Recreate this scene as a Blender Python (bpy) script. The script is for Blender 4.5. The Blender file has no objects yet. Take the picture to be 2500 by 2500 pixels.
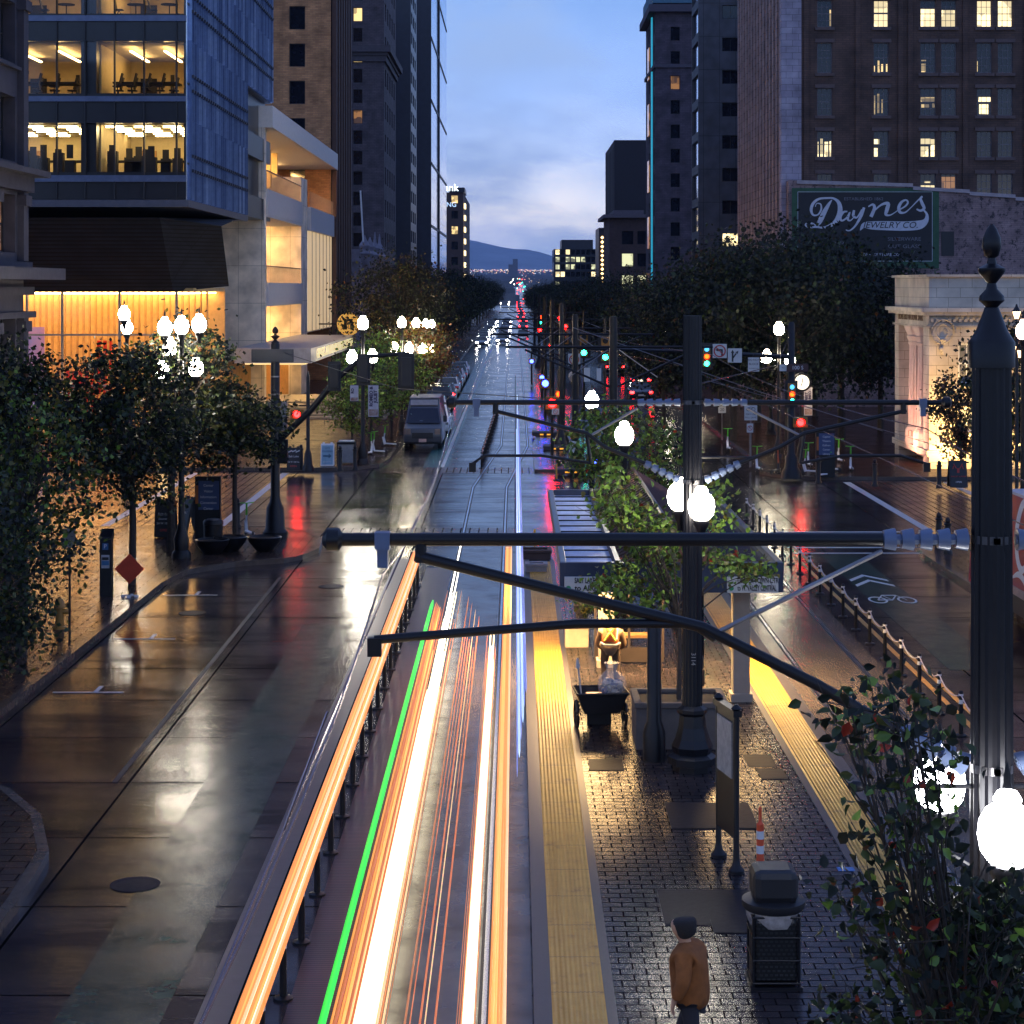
import bpy, math, random
import numpy as np
from mathutils import Vector, Matrix
R = random.Random(7)
F = 4788.0; CX = 1258.0; CY = 700.0; H = 8.6          # focal length in photo pixels, vanishing point, eye height
def GX(px, Y): return (px - CX) * Y / F                # metres from a measured photo coordinate at a known distance
def GZ(py, Y): return H - (py - CY) * Y / F
S = bpy.context.scene; COL = S.collection

# ---------------------------------------------------------------- camera
cam = bpy.data.cameras.new('camera'); co = bpy.data.objects.new('camera', cam); COL.objects.link(co)
co.location = (0, 0, H); co.rotation_euler = (math.radians(90), 0, 0)
cam.sensor_width = 36; cam.lens = F / 2500 * 36; cam.shift_x = -8 / 2500; cam.shift_y = -550 / 2500
cam.clip_start = .1; cam.clip_end = 60000
S.camera = co
# ---------------------------------------------------------------- world: dusk sky with cloud
w = bpy.data.worlds.new('World'); S.world = w; w.use_nodes = True
nt = w.node_tree; nt.nodes.clear()
def N(t, **k):
    n = nt.nodes.new(t)
    for a, b in k.items(): setattr(n, a, b)
    return n
out = N('ShaderNodeOutputWorld'); tc = N('ShaderNodeTexCoord'); sep = N('ShaderNodeSeparateXYZ')
nt.links.new(tc.outputs['Generated'], sep.inputs[0])
mp = N('ShaderNodeMapping'); mp.inputs['Scale'].default_value = (1, 1, 2.3); nt.links.new(tc.outputs['Generated'], mp.inputs[0])
no = N('ShaderNodeTexNoise'); no.inputs['Scale'].default_value = 17; no.inputs['Detail'].default_value = 7; no.inputs['Roughness'].default_value = .52
no.inputs['Distortion'].default_value = .25
nt.links.new(mp.outputs[0], no.inputs['Vector'])
mz = N('ShaderNodeMath', operation='MULTIPLY_ADD'); mz.inputs[1].default_value = .035; nt.links.new(no.outputs[0], mz.inputs[0])
sb = N('ShaderNodeMath', operation='ADD'); sb.inputs[1].default_value = -.0175; nt.links.new(sep.outputs['Z'], sb.inputs[0])
nt.links.new(sb.outputs[0], mz.inputs[2])
def ramp(tree, stops):
    r = tree.nodes.new('ShaderNodeValToRGB'); e = r.color_ramp.elements
    while len(e) > 1: e.remove(e[0])
    e[0].position = stops[0][0]; e[0].color = (*stops[0][1], 1)
    for p, c in stops[1:]:
        x = e.new(p); x.color = (*c, 1)
    return r
rp = ramp(nt, [(0, (.26, .36, .60)), (.018, (.36, .47, .74)), (.027, (.60, .64, .82)), (.036, (1.0, .96, .94)), (.046, (.86, .89, .97)), (.062, (.47, .60, .88)),
               (.095, (.29, .44, .78)), (.15, (.17, .31, .62)), (.4, (.075, .13, .40)), (1, (.045, .075, .27))])
nt.links.new(mz.outputs[0], rp.inputs[0])
no2 = N('ShaderNodeTexNoise'); no2.inputs['Scale'].default_value = 9.5; no2.inputs['Detail'].default_value = 8; no2.inputs['Roughness'].default_value = .6
mp2 = N('ShaderNodeMapping'); mp2.inputs['Scale'].default_value = (1, 1, 2.6); mp2.inputs['Location'].default_value = (3.1, 0, .4)
nt.links.new(tc.outputs['Generated'], mp2.inputs[0]); nt.links.new(mp2.outputs[0], no2.inputs['Vector'])
cr = ramp(nt, [(.42, (0, 0, 0)), (.62, (1, 1, 1))]); nt.links.new(no2.outputs[0], cr.inputs[0])
mx = N('ShaderNodeMix', data_type='RGBA'); mx.inputs['B'].default_value = (.25, .36, .58, 1)
fm = N('ShaderNodeMath', operation='MULTIPLY'); fm.inputs[1].default_value = .78; nt.links.new(cr.outputs[0], fm.inputs[0])
nt.links.new(fm.outputs[0], mx.inputs['Factor']); nt.links.new(rp.outputs[0], mx.inputs['A'])
sky = N('ShaderNodeTexSky', sky_type='NISHITA'); sky.sun_disc = False; sky.sun_elevation = math.radians(-3); sky.sun_rotation = math.radians(-20)
b1 = N('ShaderNodeBackground'); b1.inputs['Strength'].default_value = .08
b2 = N('ShaderNodeBackground'); b2.inputs['Strength'].default_value = 1.9
ad = N('ShaderNodeAddShader')
nt.links.new(sky.outputs[0], b1.inputs[0]); nt.links.new(mx.outputs['Result'], b2.inputs[0])
nt.links.new(b1.outputs[0], ad.inputs[0]); nt.links.new(b2.outputs[0], ad.inputs[1]); nt.links.new(ad.outputs[0], out.inputs[0])
# the sun is under the horizon: only its faint afterglow is left
sl = bpy.data.lights.new('sun', 'SUN'); sl.energy = .05; sl.angle = math.radians(25); sl.color = (1, .85, .8)
so = bpy.data.objects.new('sun', sl); COL.objects.link(so); so.rotation_euler = (math.radians(-82), 0, math.radians(20)); so.location = (0, 0, 60)
S.view_settings.view_transform = 'Standard'; S.view_settings.look = 'None'; S.view_settings.exposure = -.12; S.view_settings.gamma = 1
cy = S.cycles
try:
    cy.use_denoising = True; cy.denoiser = 'OPENIMAGEDENOISE'; cy.denoising_input_passes = 'RGB_ALBEDO_NORMAL'
except Exception: pass
cy.use_light_tree = True; cy.sample_clamp_indirect = 4; cy.sample_clamp_direct = 0; cy.max_bounces = 5; cy.diffuse_bounces = 2; cy.glossy_bounces = 3
cy.transmission_bounces = 4; cy.transparent_max_bounces = 12; cy.caustics_reflective = False; cy.caustics_refractive = False

# ---------------------------------------------------------------- materials
MATS = {}
def mat(name, col, rough=.7, metal=0, vary=.25, scale=3, bump=0, col2=None, spec=.5, rvary=0, stretch=(1, 1, 1), coat=0):
    if name in MATS: return MATS[name]
    m = bpy.data.materials.new(name); m.use_nodes = True; t = m.node_tree; b = t.nodes['Principled BSDF']
    b.inputs['Roughness'].default_value = rough; b.inputs['Metallic'].default_value = metal
    b.inputs['Specular IOR Level'].default_value = spec; b.inputs['Coat Weight'].default_value = coat
    c = t.nodes.new('ShaderNodeTexCoord'); mpn = t.nodes.new('ShaderNodeMapping'); mpn.inputs['Scale'].default_value = stretch
    t.links.new(c.outputs['Object'], mpn.inputs[0])
    n = t.nodes.new('ShaderNodeTexNoise'); n.inputs['Scale'].default_value = scale; n.inputs['Detail'].default_value = 6; n.inputs['Roughness'].default_value = .6
    t.links.new(mpn.outputs[0], n.inputs['Vector'])
    c2 = col2 or tuple(x * (1 - vary) for x in col)
    r = ramp(t, [(.3, c2), (.68, col)]); t.links.new(n.outputs[0], r.inputs[0]); t.links.new(r.outputs[0], b.inputs['Base Color'])
    if rvary:
        q = ramp(t, [(.3, (max(.13, min(.2, rough - rvary)),) * 3), (.7, (.262,) * 3)]); t.links.new(n.outputs[0], q.inputs[0]); t.links.new(q.outputs[0], b.inputs['Roughness'])
    if rvary:
        nd = t.nodes.new('ShaderNodeTexNoise'); nd.inputs['Scale'].default_value = .9; nd.inputs['Detail'].default_value = 9; nd.inputs['Roughness'].default_value = .7; t.links.new(c.outputs['Object'], nd.inputs['Vector'])
        rd = ramp(t, [(.38, (.08,) * 3), (.6, (.45,) * 3)]); t.links.new(nd.outputs[0], rd.inputs[0]); t.links.new(rd.outputs[0], b.inputs['Specular IOR Level'])
    if bump:
        bp = t.nodes.new('ShaderNodeBump'); bp.inputs['Strength'].default_value = bump; bp.inputs['Distance'].default_value = .02
        t.links.new(n.outputs[0], bp.inputs['Height']); t.links.new(bp.outputs[0], b.inputs['Normal'])
    MATS[name] = m; return m
def emit(name, col, s):
    if name in MATS: return MATS[name]
    m = bpy.data.materials.new(name); m.use_nodes = True; t = m.node_tree; b = t.nodes['Principled BSDF']
    b.inputs['Base Color'].default_value = (*[min(.8, c) for c in col], 1); b.inputs['Roughness'].default_value = .4
    b.inputs['Emission Color'].default_value = (*col, 1); b.inputs['Emission Strength'].default_value = s
    MATS[name] = m; return m
def litwin(name, col, s, scale=1.2, dark=.12, col2=None):
    """a lit window: the room's light broken by furniture and blinds"""
    m = bpy.data.materials.new(name); m.use_nodes = True; t = m.node_tree; b = t.nodes['Principled BSDF']
    b.inputs['Base Color'].default_value = (.1, .1, .1, 1); b.inputs['Roughness'].default_value = .1
    c = t.nodes.new('ShaderNodeTexCoord'); v = t.nodes.new('ShaderNodeTexVoronoi'); v.distance = 'CHEBYCHEV'; v.inputs['Scale'].default_value = scale
    t.links.new(c.outputs['Object'], v.inputs['Vector'])
    r = ramp(t, [(0, tuple(x * dark for x in col)), (.35, tuple(x * .45 for x in (col2 or col))), (.62, col), (1, col)])
    sx = t.nodes.new('ShaderNodeSeparateColor'); t.links.new(v.outputs['Color'], sx.inputs[0])
    t.links.new(sx.outputs[0], r.inputs[0]); t.links.new(r.outputs[0], b.inputs['Emission Color']); b.inputs['Emission Strength'].default_value = s
    MATS[name] = m; return m
def brickmat(name, c1, c2, mortar, bw=.4, bh=.13, rough=.8, axis='xz', ms=.012, bump=.3, stain=None, rvary=0, metal=0, off=.5):
    if name in MATS: return MATS[name]
    m = bpy.data.materials.new(name); m.use_nodes = True; t = m.node_tree; b = t.nodes['Principled BSDF']
    b.inputs['Roughness'].default_value = rough; b.inputs['Metallic'].default_value = metal
    c = t.nodes.new('ShaderNodeTexCoord'); s = t.nodes.new('ShaderNodeSeparateXYZ'); cb = t.nodes.new('ShaderNodeCombineXYZ')
    t.links.new(c.outputs['Object'], s.inputs[0])
    if axis == 'xz':
        a = t.nodes.new('ShaderNodeMath'); a.operation = 'ADD'; t.links.new(s.outputs['X'], a.inputs[0]); t.links.new(s.outputs['Y'], a.inputs[1])
        t.links.new(a.outputs[0], cb.inputs[0]); t.links.new(s.outputs['Z'], cb.inputs[1])
    else:
        t.links.new(s.outputs[axis[0].upper()], cb.inputs[0]); t.links.new(s.outputs[axis[1].upper()], cb.inputs[1])
    k = t.nodes.new('ShaderNodeTexBrick'); k.offset = off; k.inputs['Scale'].default_value = 1; k.inputs['Brick Width'].default_value = bw; k.inputs['Row Height'].default_value = bh
    k.inputs['Mortar Size'].default_value = ms; k.inputs['Color1'].default_value = (*c1, 1); k.inputs['Color2'].default_value = (*c2, 1); k.inputs['Mortar'].default_value = (*mortar, 1)
    t.links.new(cb.outputs[0], k.inputs['Vector'])
    n = t.nodes.new('ShaderNodeTexNoise'); n.inputs['Scale'].default_value = .8; n.inputs['Detail'].default_value = 7; t.links.new(c.outputs['Object'], n.inputs['Vector'])
    r = ramp(t, [(.32, (.55,) * 3), (.7, (1.1,) * 3)]); t.links.new(n.outputs[0], r.inputs[0])
    x = t.nodes.new('ShaderNodeMix'); x.data_type = 'RGBA'; x.blend_type = 'MULTIPLY'; x.inputs['Factor'].default_value = 1
    t.links.new(k.outputs['Color'], x.inputs['A']); t.links.new(r.outputs[0], x.inputs['B']); res = x.outputs['Result']
    if stain:
        n2 = t.nodes.new('ShaderNodeTexNoise'); n2.inputs['Scale'].default_value = 2.6; n2.inputs['Detail'].default_value = 9; n2.inputs['Roughness'].default_value = .75; t.links.new(c.outputs['Object'], n2.inputs['Vector'])
        r2 = ramp(t, [(.53, (0, 0, 0)), (.6, (1, 1, 1))]); t.links.new(n2.outputs[0], r2.inputs[0])
        y = t.nodes.new('ShaderNodeMix'); y.data_type = 'RGBA'; t.links.new(r2.outputs[0], y.inputs['Factor']); t.links.new(res, y.inputs['A']); y.inputs['B'].default_value = (*stain, 1); res = y.outputs['Result']
    t.links.new(res, b.inputs['Base Color'])
    if rvary:
        q = ramp(t, [(.35, (max(.13, min(.2, rough - rvary)),) * 3), (.65, (.262,) * 3)]); t.links.new(n.outputs[0], q.inputs[0]); t.links.new(q.outputs[0], b.inputs['Roughness'])
    bp = t.nodes.new('ShaderNodeBump'); bp.inputs['Strength'].default_value = bump; bp.inputs['Distance'].default_value = .01; bp.invert = True
    t.links.new(k.outputs['Fac'], bp.inputs['Height']); t.links.new(bp.outputs[0], b.inputs['Normal'])
    if rvary:
        nd = t.nodes.new('ShaderNodeTexNoise'); nd.inputs['Scale'].default_value = 1.1; nd.inputs['Detail'].default_value = 9; nd.inputs['Roughness'].default_value = .7; t.links.new(c.outputs['Object'], nd.inputs['Vector'])
        rd = ramp(t, [(.38, (.10,) * 3), (.6, (.5,) * 3)]); t.links.new(nd.outputs[0], rd.inputs[0])
        im = t.nodes.new('ShaderNodeMath'); im.operation = 'SUBTRACT'; im.inputs[0].default_value = 1; t.links.new(k.outputs['Fac'], im.inputs[1])
        sm = t.nodes.new('ShaderNodeMath'); sm.operation = 'MULTIPLY'; t.links.new(rd.outputs[0], sm.inputs[0]); t.links.new(im.outputs[0], sm.inputs[1]); t.links.new(sm.outputs[0], b.inputs['Specular IOR Level'])
        bp.inputs['Strength'].default_value = .9; bp.inputs['Distance'].default_value = .02
        n3 = t.nodes.new('ShaderNodeTexNoise'); n3.inputs['Scale'].default_value = 22; n3.inputs['Detail'].default_value = 3; t.links.new(c.outputs['Object'], n3.inputs['Vector'])
        bq = t.nodes.new('ShaderNodeBump'); bq.inputs['Strength'].default_value = .5; bq.inputs['Distance'].default_value = .01
        t.links.new(n3.outputs[0], bq.inputs['Height']); t.links.new(bp.outputs[0], bq.inputs['Normal']); t.links.new(bq.outputs[0], b.inputs['Normal'])
    MATS[name] = m; return m
def wetroad():
    m = bpy.data.materials.new('wet_concrete'); m.use_nodes = True; t = m.node_tree; b = t.nodes['Principled BSDF']
    c = t.nodes.new('ShaderNodeTexCoord')
    n = t.nodes.new('ShaderNodeTexNoise'); n.inputs['Scale'].default_value = .33; n.inputs['Detail'].default_value = 7; n.inputs['Roughness'].default_value = .62; t.links.new(c.outputs['Object'], n.inputs['Vector'])
    k = t.nodes.new('ShaderNodeTexBrick'); k.offset = 0; k.inputs['Scale'].default_value = 1; k.inputs['Brick Width'].default_value = 3.35; k.inputs['Row Height'].default_value = 3.4
    k.inputs['Mortar Size'].default_value = .022; k.inputs['Color1'].default_value = (.032, .027, .034, 1); k.inputs['Color2'].default_value = (.020, .017, .023, 1); k.inputs['Mortar'].default_value = (.006, .006, .006, 1)
    t.links.new(c.outputs['Object'], k.inputs['Vector'])
    r = ramp(t, [(.3, (.6,) * 3), (.7, (1.25,) * 3)]); t.links.new(n.outputs[0], r.inputs[0])
    x = t.nodes.new('ShaderNodeMix'); x.data_type = 'RGBA'; x.blend_type = 'MULTIPLY'; x.inputs['Factor'].default_value = 1
    t.links.new(k.outputs['Color'], x.inputs['A']); t.links.new(r.outputs[0], x.inputs['B']); t.links.new(x.outputs['Result'], b.inputs['Base Color'])
    q = ramp(t, [(.3, (.12,) * 3), (.7, (.262,) * 3)]); t.links.new(n.outputs[0], q.inputs[0]); t.links.new(q.outputs[0], b.inputs['Roughness'])
    ms = t.nodes.new('ShaderNodeMapping'); ms.inputs['Scale'].default_value = (.22, 1, 1); t.links.new(c.outputs['Object'], ms.inputs[0])
    nd = t.nodes.new('ShaderNodeTexNoise'); nd.inputs['Scale'].default_value = .75; nd.inputs['Detail'].default_value = 9; nd.inputs['Roughness'].default_value = .66; nd.inputs['Distortion'].default_value = .4; t.links.new(ms.outputs[0], nd.inputs['Vector'])
    rd = ramp(t, [(.40, (.06,) * 3), (.53, (.34,) * 3), (.62, (.55,) * 3)]); t.links.new(nd.outputs[0], rd.inputs[0])
    im = t.nodes.new('ShaderNodeMath'); im.operation = 'SUBTRACT'; im.inputs[0].default_value = 1; t.links.new(k.outputs['Fac'], im.inputs[1])
    sm = t.nodes.new('ShaderNodeMath'); sm.operation = 'MULTIPLY'; t.links.new(rd.outputs[0], sm.inputs[0]); t.links.new(im.outputs[0], sm.inputs[1]); t.links.new(sm.outputs[0], b.inputs['Specular IOR Level'])
    n3 = t.nodes.new('ShaderNodeTexNoise'); n3.inputs['Scale'].default_value = 9; n3.inputs['Detail'].default_value = 4; t.links.new(c.outputs['Object'], n3.inputs['Vector'])
    bq = t.nodes.new('ShaderNodeBump'); bq.inputs['Strength'].default_value = .3; bq.inputs['Distance'].default_value = .006; t.links.new(n3.outputs[0], bq.inputs['Height'])
    bp = t.nodes.new('ShaderNodeBump'); bp.inputs['Strength'].default_value = .5; bp.inputs['Distance'].default_value = .01; bp.invert = True
    t.links.new(k.outputs['Fac'], bp.inputs['Height']); t.links.new(bq.outputs[0], bp.inputs['Normal']); t.links.new(bp.outputs[0], b.inputs['Normal'])
    return m
def glass(name='window_glass', tint=(1, 1, 1), refl=.12):
    m = bpy.data.materials.new(name); m.use_nodes = True; t = m.node_tree; t.nodes.clear()
    o = t.nodes.new('ShaderNodeOutputMaterial'); tr = t.nodes.new('ShaderNodeBsdfTransparent'); tr.inputs[0].default_value = (*tint, 1)
    g = t.nodes.new('ShaderNodeBsdfGlossy'); g.inputs['Roughness'].default_value = .04; g.inputs[0].default_value = (.8, .85, 1, 1)
    mm = t.nodes.new('ShaderNodeMixShader'); fr = t.nodes.new('ShaderNodeFresnel'); fr.inputs[0].default_value = 1.45
    t.links.new(fr.outputs[0], mm.inputs[0]); t.links.new(tr.outputs[0], mm.inputs[1]); t.links.new(g.outputs[0], mm.inputs[2]); t.links.new(mm.outputs[0], o.inputs[0])
    return m

# ---------------------------------------------------------------- mesh collector
class MB:
    def __init__(s, o=(0, 0, 0)): s.v = []; s.f = []; s.m = []; s.o = Vector(o); s.k = 0
    def add(s, vs, fs, m=None):
        b = len(s.v); s.v += [tuple(Vector(p) - s.o) for p in vs]; s.f += [tuple(b + i for i in f) for f in fs]; s.m += [s.k if m is None else m] * len(fs); return s
    def box(s, x0, x1, y0, y1, z0, z1, m=None):
        if x0 > x1: x0, x1 = x1, x0
        if y0 > y1: y0, y1 = y1, y0
        v = [(x0, y0, z0), (x1, y0, z0), (x1, y1, z0), (x0, y1, z0), (x0, y0, z1), (x1, y0, z1), (x1, y1, z1), (x0, y1, z1)]
        return s.add(v, [(0, 3, 2, 1), (4, 5, 6, 7), (0, 1, 5, 4), (1, 2, 6, 5), (2, 3, 7, 6), (3, 0, 4, 7)], m)
    def cbox(s, c, d, rz=0, m=None, rx=0, ry=0):
        M = Matrix.Translation(c) @ Matrix.Rotation(rz, 4, 'Z') @ Matrix.Rotation(ry, 4, 'Y') @ Matrix.Rotation(rx, 4, 'X')
        a, b, h = d[0] / 2, d[1] / 2, d[2] / 2
        v = [M @ Vector(p) for p in ((-a, -b, -h), (a, -b, -h), (a, b, -h), (-a, b, -h), (-a, -b, h), (a, -b, h), (a, b, h), (-a, b, h))]
        return s.add(v, [(0, 3, 2, 1), (4, 5, 6, 7), (0, 1, 5, 4), (1, 2, 6, 5), (2, 3, 7, 6), (3, 0, 4, 7)], m)
    def tube(s, pts, r, n=8, m=None, cap=True):
        pts = [Vector(p) for p in pts]; rs = r if isinstance(r, (list, tuple)) else [r] * len(pts)
        vs = []; fs = []; up = Vector((0, 0, 1)); L = len(pts)
        for i, p in enumerate(pts):
            d = (pts[min(i + 1, L - 1)] - pts[max(i - 1, 0)]).normalized()
            a = d.cross(up)
            if a.length < .05: a = d.cross(Vector((0, 1, 0)))
            a.normalize(); b = d.cross(a).normalized()
            for j in range(n):
                t = 2 * math.pi * j / n; vs.append(p + (a * math.cos(t) + b * math.sin(t)) * rs[i])
        for i in range(L - 1):
            for j in range(n):
                k = (j + 1) % n; fs.append((i * n + j, i * n + k, (i + 1) * n + k, (i + 1) * n + j))
        if cap: fs.append(tuple(range(n))); fs.append(tuple((L - 1) * n + j for j in reversed(range(n))))
        return s.add(vs, fs, m)
    def lathe(s, prof, c=(0, 0, 0), n=16, m=None, flute=0, axis='z'):
        vs = []; fs = []; L = len(prof)
        for i, (r, z) in enumerate(prof):
            for j in range(n):
                t = 2 * math.pi * j / n; q = r * (1 - flute * (j % 2))
                if axis == 'z': vs.append((c[0] + q * math.cos(t), c[1] + q * math.sin(t), c[2] + z))
                elif axis == 'y': vs.append((c[0] + q * math.cos(t), c[1] + z, c[2] + q * math.sin(t)))
                else: vs.append((c[0] + z, c[1] + q * math.cos(t), c[2] + q * math.sin(t)))
        for i in range(L - 1):
            for j in range(n):
                k = (j + 1) % n; fs.append((i * n + j, i * n + k, (i + 1) * n + k, (i + 1) * n + j))
        fs.append(tuple(reversed(range(n)))); fs.append(tuple((L - 1) * n + j for j in range(n)))
        return s.add(vs, fs, m)
    def prism(s, poly, z0, z1, m=None):
        n = len(poly); vs = [(x, y, z0) for x, y in poly] + [(x, y, z1) for x, y in poly]
        fs = [tuple(reversed(range(n))), tuple(range(n, 2 * n))] + [(i, (i + 1) % n, n + (i + 1) % n, n + i) for i in range(n)]
        return s.add(vs, fs, m)
    def prismx(s, poly, x0, x1, m=None):       # polygon in y,z drawn out along x
        n = len(poly); vs = [(x0, y, z) for y, z in poly] + [(x1, y, z) for y, z in poly]
        fs = [tuple(range(n)), tuple(reversed(range(n, 2 * n)))] + [(i, n + i, n + (i + 1) % n, (i + 1) % n) for i in range(n)]
        return s.add(vs, fs, m)
    def prismy(s, poly, y0, y1, m=None):       # polygon in x,z drawn out along y
        n = len(poly); vs = [(x, y0, z) for x, z in poly] + [(x, y1, z) for x, z in poly]
        fs = [tuple(range(n)), tuple(reversed(range(n, 2 * n)))] + [(i, n + i, n + (i + 1) % n, (i + 1) % n) for i in range(n)]
        return s.add(vs, fs, m)
    def build(s, name, mats, parent=None, smooth=False, bev=0):
        me = bpy.data.meshes.new(name); me.from_pydata(s.v, [], s.f)
        ms = mats if isinstance(mats, (list, tuple)) else [mats]
        for x in ms: me.materials.append(x)
        if len(ms) > 1: me.polygons.foreach_set('material_index', s.m)
        o = bpy.data.objects.new(name, me); COL.objects.link(o)
        if parent is None: o.location = s.o
        else: o.parent = parent
        if smooth:
            me.polygons.foreach_set('use_smooth', [True] * len(me.polygons))
            try: me.set_sharp_from_angle(angle=math.radians(38))
            except Exception: pass
        if bev:
            bm = o.modifiers.new('bevel', 'BEVEL'); bm.width = bev; bm.segments = 2; bm.limit_method = 'ANGLE'
        me.update(); return o
def tag(o, label, cat, group=None, kind=None):
    o['label'] = label; o['category'] = cat
    if group: o['group'] = group
    if kind: o['kind'] = kind
    return o
def thing(name, label, cat, loc=(0, 0, 0), group=None, rz=0):
    o = bpy.data.objects.new(name, None); COL.objects.link(o); o.location = loc; o.rotation_euler = (0, 0, rz); o.empty_display_size = .2
    return tag(o, label, cat, group)
def struct(o): o['kind'] = 'structure'; return o
KIDS = {}
def dup(root, loc, rz=0, label=None, group=None, scale=None, swap=None):
    def cp(o, par):
        c = o.copy(); COL.objects.link(c)
        if par is not None: c.parent = par
        for ch in o.children: cp(ch, c)
        return c
    r = cp(root, None); r.location = loc; r.rotation_euler = (0, 0, rz)
    if label: r['label'] = label
    if group: r['group'] = group
    if scale: r.scale = (scale,) * 3 if not isinstance(scale, tuple) else scale
    return r
def text(body, size, M, m, parent=None, name='lettering', ext=.01, align='CENTER', space=1, shear=0, width=None, bold=0):
    cu = bpy.data.curves.new('t', 'FONT'); cu.body = body; cu.size = size; cu.extrude = ext; cu.align_x = align; cu.align_y = 'CENTER'; cu.space_character = space; cu.shear = shear
    cu.offset = bold; cu.resolution_u = 3
    o = bpy.data.objects.new('t', cu); COL.objects.link(o); dg = bpy.context.evaluated_depsgraph_get()
    me = bpy.data.meshes.new_from_object(o.evaluated_get(dg)); bpy.data.objects.remove(o); bpy.data.curves.remove(cu)
    me.name = name
    if width:
        xs = [v.co.x for v in me.vertices]; k = width / max(1e-6, max(xs) - min(xs)); 
        for v in me.vertices: v.co.x *= k
    me.transform(M); me.materials.clear(); me.materials.append(m)
    r = bpy.data.objects.new(name, me); COL.objects.link(r)
    if parent is not None: r.parent = parent; me.transform(Matrix.Translation(-Vector(parent.location)))
    return r
def face_cam(x, y, z): return Matrix.Translation((x, y, z)) @ Matrix.Rotation(math.radians(90), 4, 'X')          # reads from -Y
def face_px(x, y, z): return Matrix.Translation((x, y, z)) @ Matrix.Rotation(math.radians(90), 4, 'Z') @ Matrix.Rotation(math.radians(90), 4, 'X')   # reads from +X
def face_mx(x, y, z): return Matrix.Translation((x, y, z)) @ Matrix.Rotation(math.radians(-90), 4, 'Z') @ Matrix.Rotation(math.radians(90), 4, 'X')  # reads from -X
ORD = 'first second third fourth fifth sixth seventh eighth ninth tenth eleventh twelfth thirteenth fourteenth fifteenth sixteenth seventeenth eighteenth nineteenth twentieth'.split()
ORD += ['twenty-' + x for x in ORD[:9]] + ['thirtieth'] + ['thirty-' + x for x in ORD[:9]]

black = mat('black_paint', (.010, .010, .013), .38, 0, .3, 8, spec=.35)
black2 = mat('black_plastic', (.015, .015, .018), .5)
steel = mat('galvanised_steel', (.26, .25, .26), .35, .8)
bluem = mat('insulator_grey', (.13, .17, .27), .3)
white = mat('white_paint', (.78, .78, .8), .5, vary=.12)
offw = mat('white_marking', (.62, .62, .62), .4, vary=.3, scale=12)
yellowm = mat('yellow_line_paint', (.55, .3, .05), .4, vary=.4, scale=14)
redm = mat('red_paint', (.5, .03, .03), .4)
conc = mat('concrete', (.3, .27, .24), .75, vary=.3, bump=.2)
granite = mat('dark_granite', (.05, .045, .05), .4, vary=.3, scale=30)
asph = mat('dark_asphalt', (.045, .04, .04), .3, vary=.35, scale=4, rvary=.15, bump=.3)
glob = emit('lamp_globe_glass', (1, .86, .62), 85)
globw = emit('lamp_globe_glass_cool', (1, .90, .74), 85)
globn = emit('lamp_globe_glass_near', (.98, .97, 1), 42)
G = glass()
# ================================================================ THE GROUND
wet = wetroad()
def sheet(name, x0, x1, y0, y1, z, m, kind='structure'):
    b = MB(); b.add([(x0, y0, z), (x1, y0, z), (x1, y1, z), (x0, y1, z)], [(0, 1, 2, 3)]); o = b.build(name, m); o['kind'] = kind; return o
def zterr(y):
    pts = [(0, -.08), (1300, -.08), (2600, 12), (4200, 24), (7000, 52), (9500, 85), (11500, 95)]
    for (a, p), (b, q) in zip(pts, pts[1:]):
        if y <= b: return p + (q - p) * max(0, y - a) / (b - a)
    return pts[-1][1]
gm = mat('valley_ground', (.03, .035, .03), .9, scale=.01, vary=.5)
b = MB(); ys = [-300, 0, 600, 1300, 1900, 2600, 3400, 4200, 5500, 7000, 9500, 11500, 30000]; xs = [-9000, -3000, -600, 600, 3000, 9000]
vs = [(x, y, zterr(y) if y < 29000 else 95) for y in ys for x in xs]
b.add(vs, [(j * 6 + i, j * 6 + i + 1, j * 6 + i + 7, j * 6 + i + 6) for j in range(len(ys) - 1) for i in range(5)]); struct(b.build('ground', gm))
sheet('road', -160, 160, 2, 190, 0, wet)
sheet('far_road', -16, 19, 190, 1290, 0, mat('wet_asphalt', (.07, .06, .06), .22, vary=.4, scale=.5, rvary=.14, bump=.1))
# the road climbing the far valley
b = MB(); yy = [1290, 1900, 2600, 3400, 4200]
for a, c in zip(yy, yy[1:]): b.add([(-11, a, zterr(a) + .5), (11, a, zterr(a) + .5), (11, c, zterr(c) + .5), (-11, c, zterr(c) + .5)], [(0, 1, 2, 3)])
struct(b.build('valley_road', asph))
# mountain ridge to the south
b = MB(); mr = random.Random(3); nx = 90; rows = 14
def ridge(px):
    q = [(-600, 640), (300, 560), (700, 560), (1000, 578), (1143, 584), (1185, 594), (1225, 603), (1262, 609), (1290, 609), (1320, 616), (1352, 626), (1420, 640), (1600, 652), (1900, 640), (3000, 640)]
    for (a, p), (c, d) in zip(q, q[1:]):
        if px <= c: return p + (d - p) * (px - a) / (c - a)
    return 640
for j in range(rows + 1):
    for i in range(nx + 1):
        px = -300 + 2800 * i / nx; t = j / rows; Y = 12000 + 3000 * t; zt = GZ(ridge(px), 15000)
        z = 90 + (zt - 90) * t ** .8 + (math.sin(px * .09 + j) + math.sin(px * .23 + 2 * j)) * 7 * math.sin(math.pi * min(1, t)) + mr.uniform(-4, 4) * math.sin(math.pi * t)
        b.v.append((GX(px, 15000) * (.9 + .1 * t), Y, z))
b.f = [(j * (nx + 1) + i, j * (nx + 1) + i + 1, (j + 1) * (nx + 1) + i + 1, (j + 1) * (nx + 1) + i) for j in range(rows) for i in range(nx)]; b.m = [0] * len(b.f)
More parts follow.
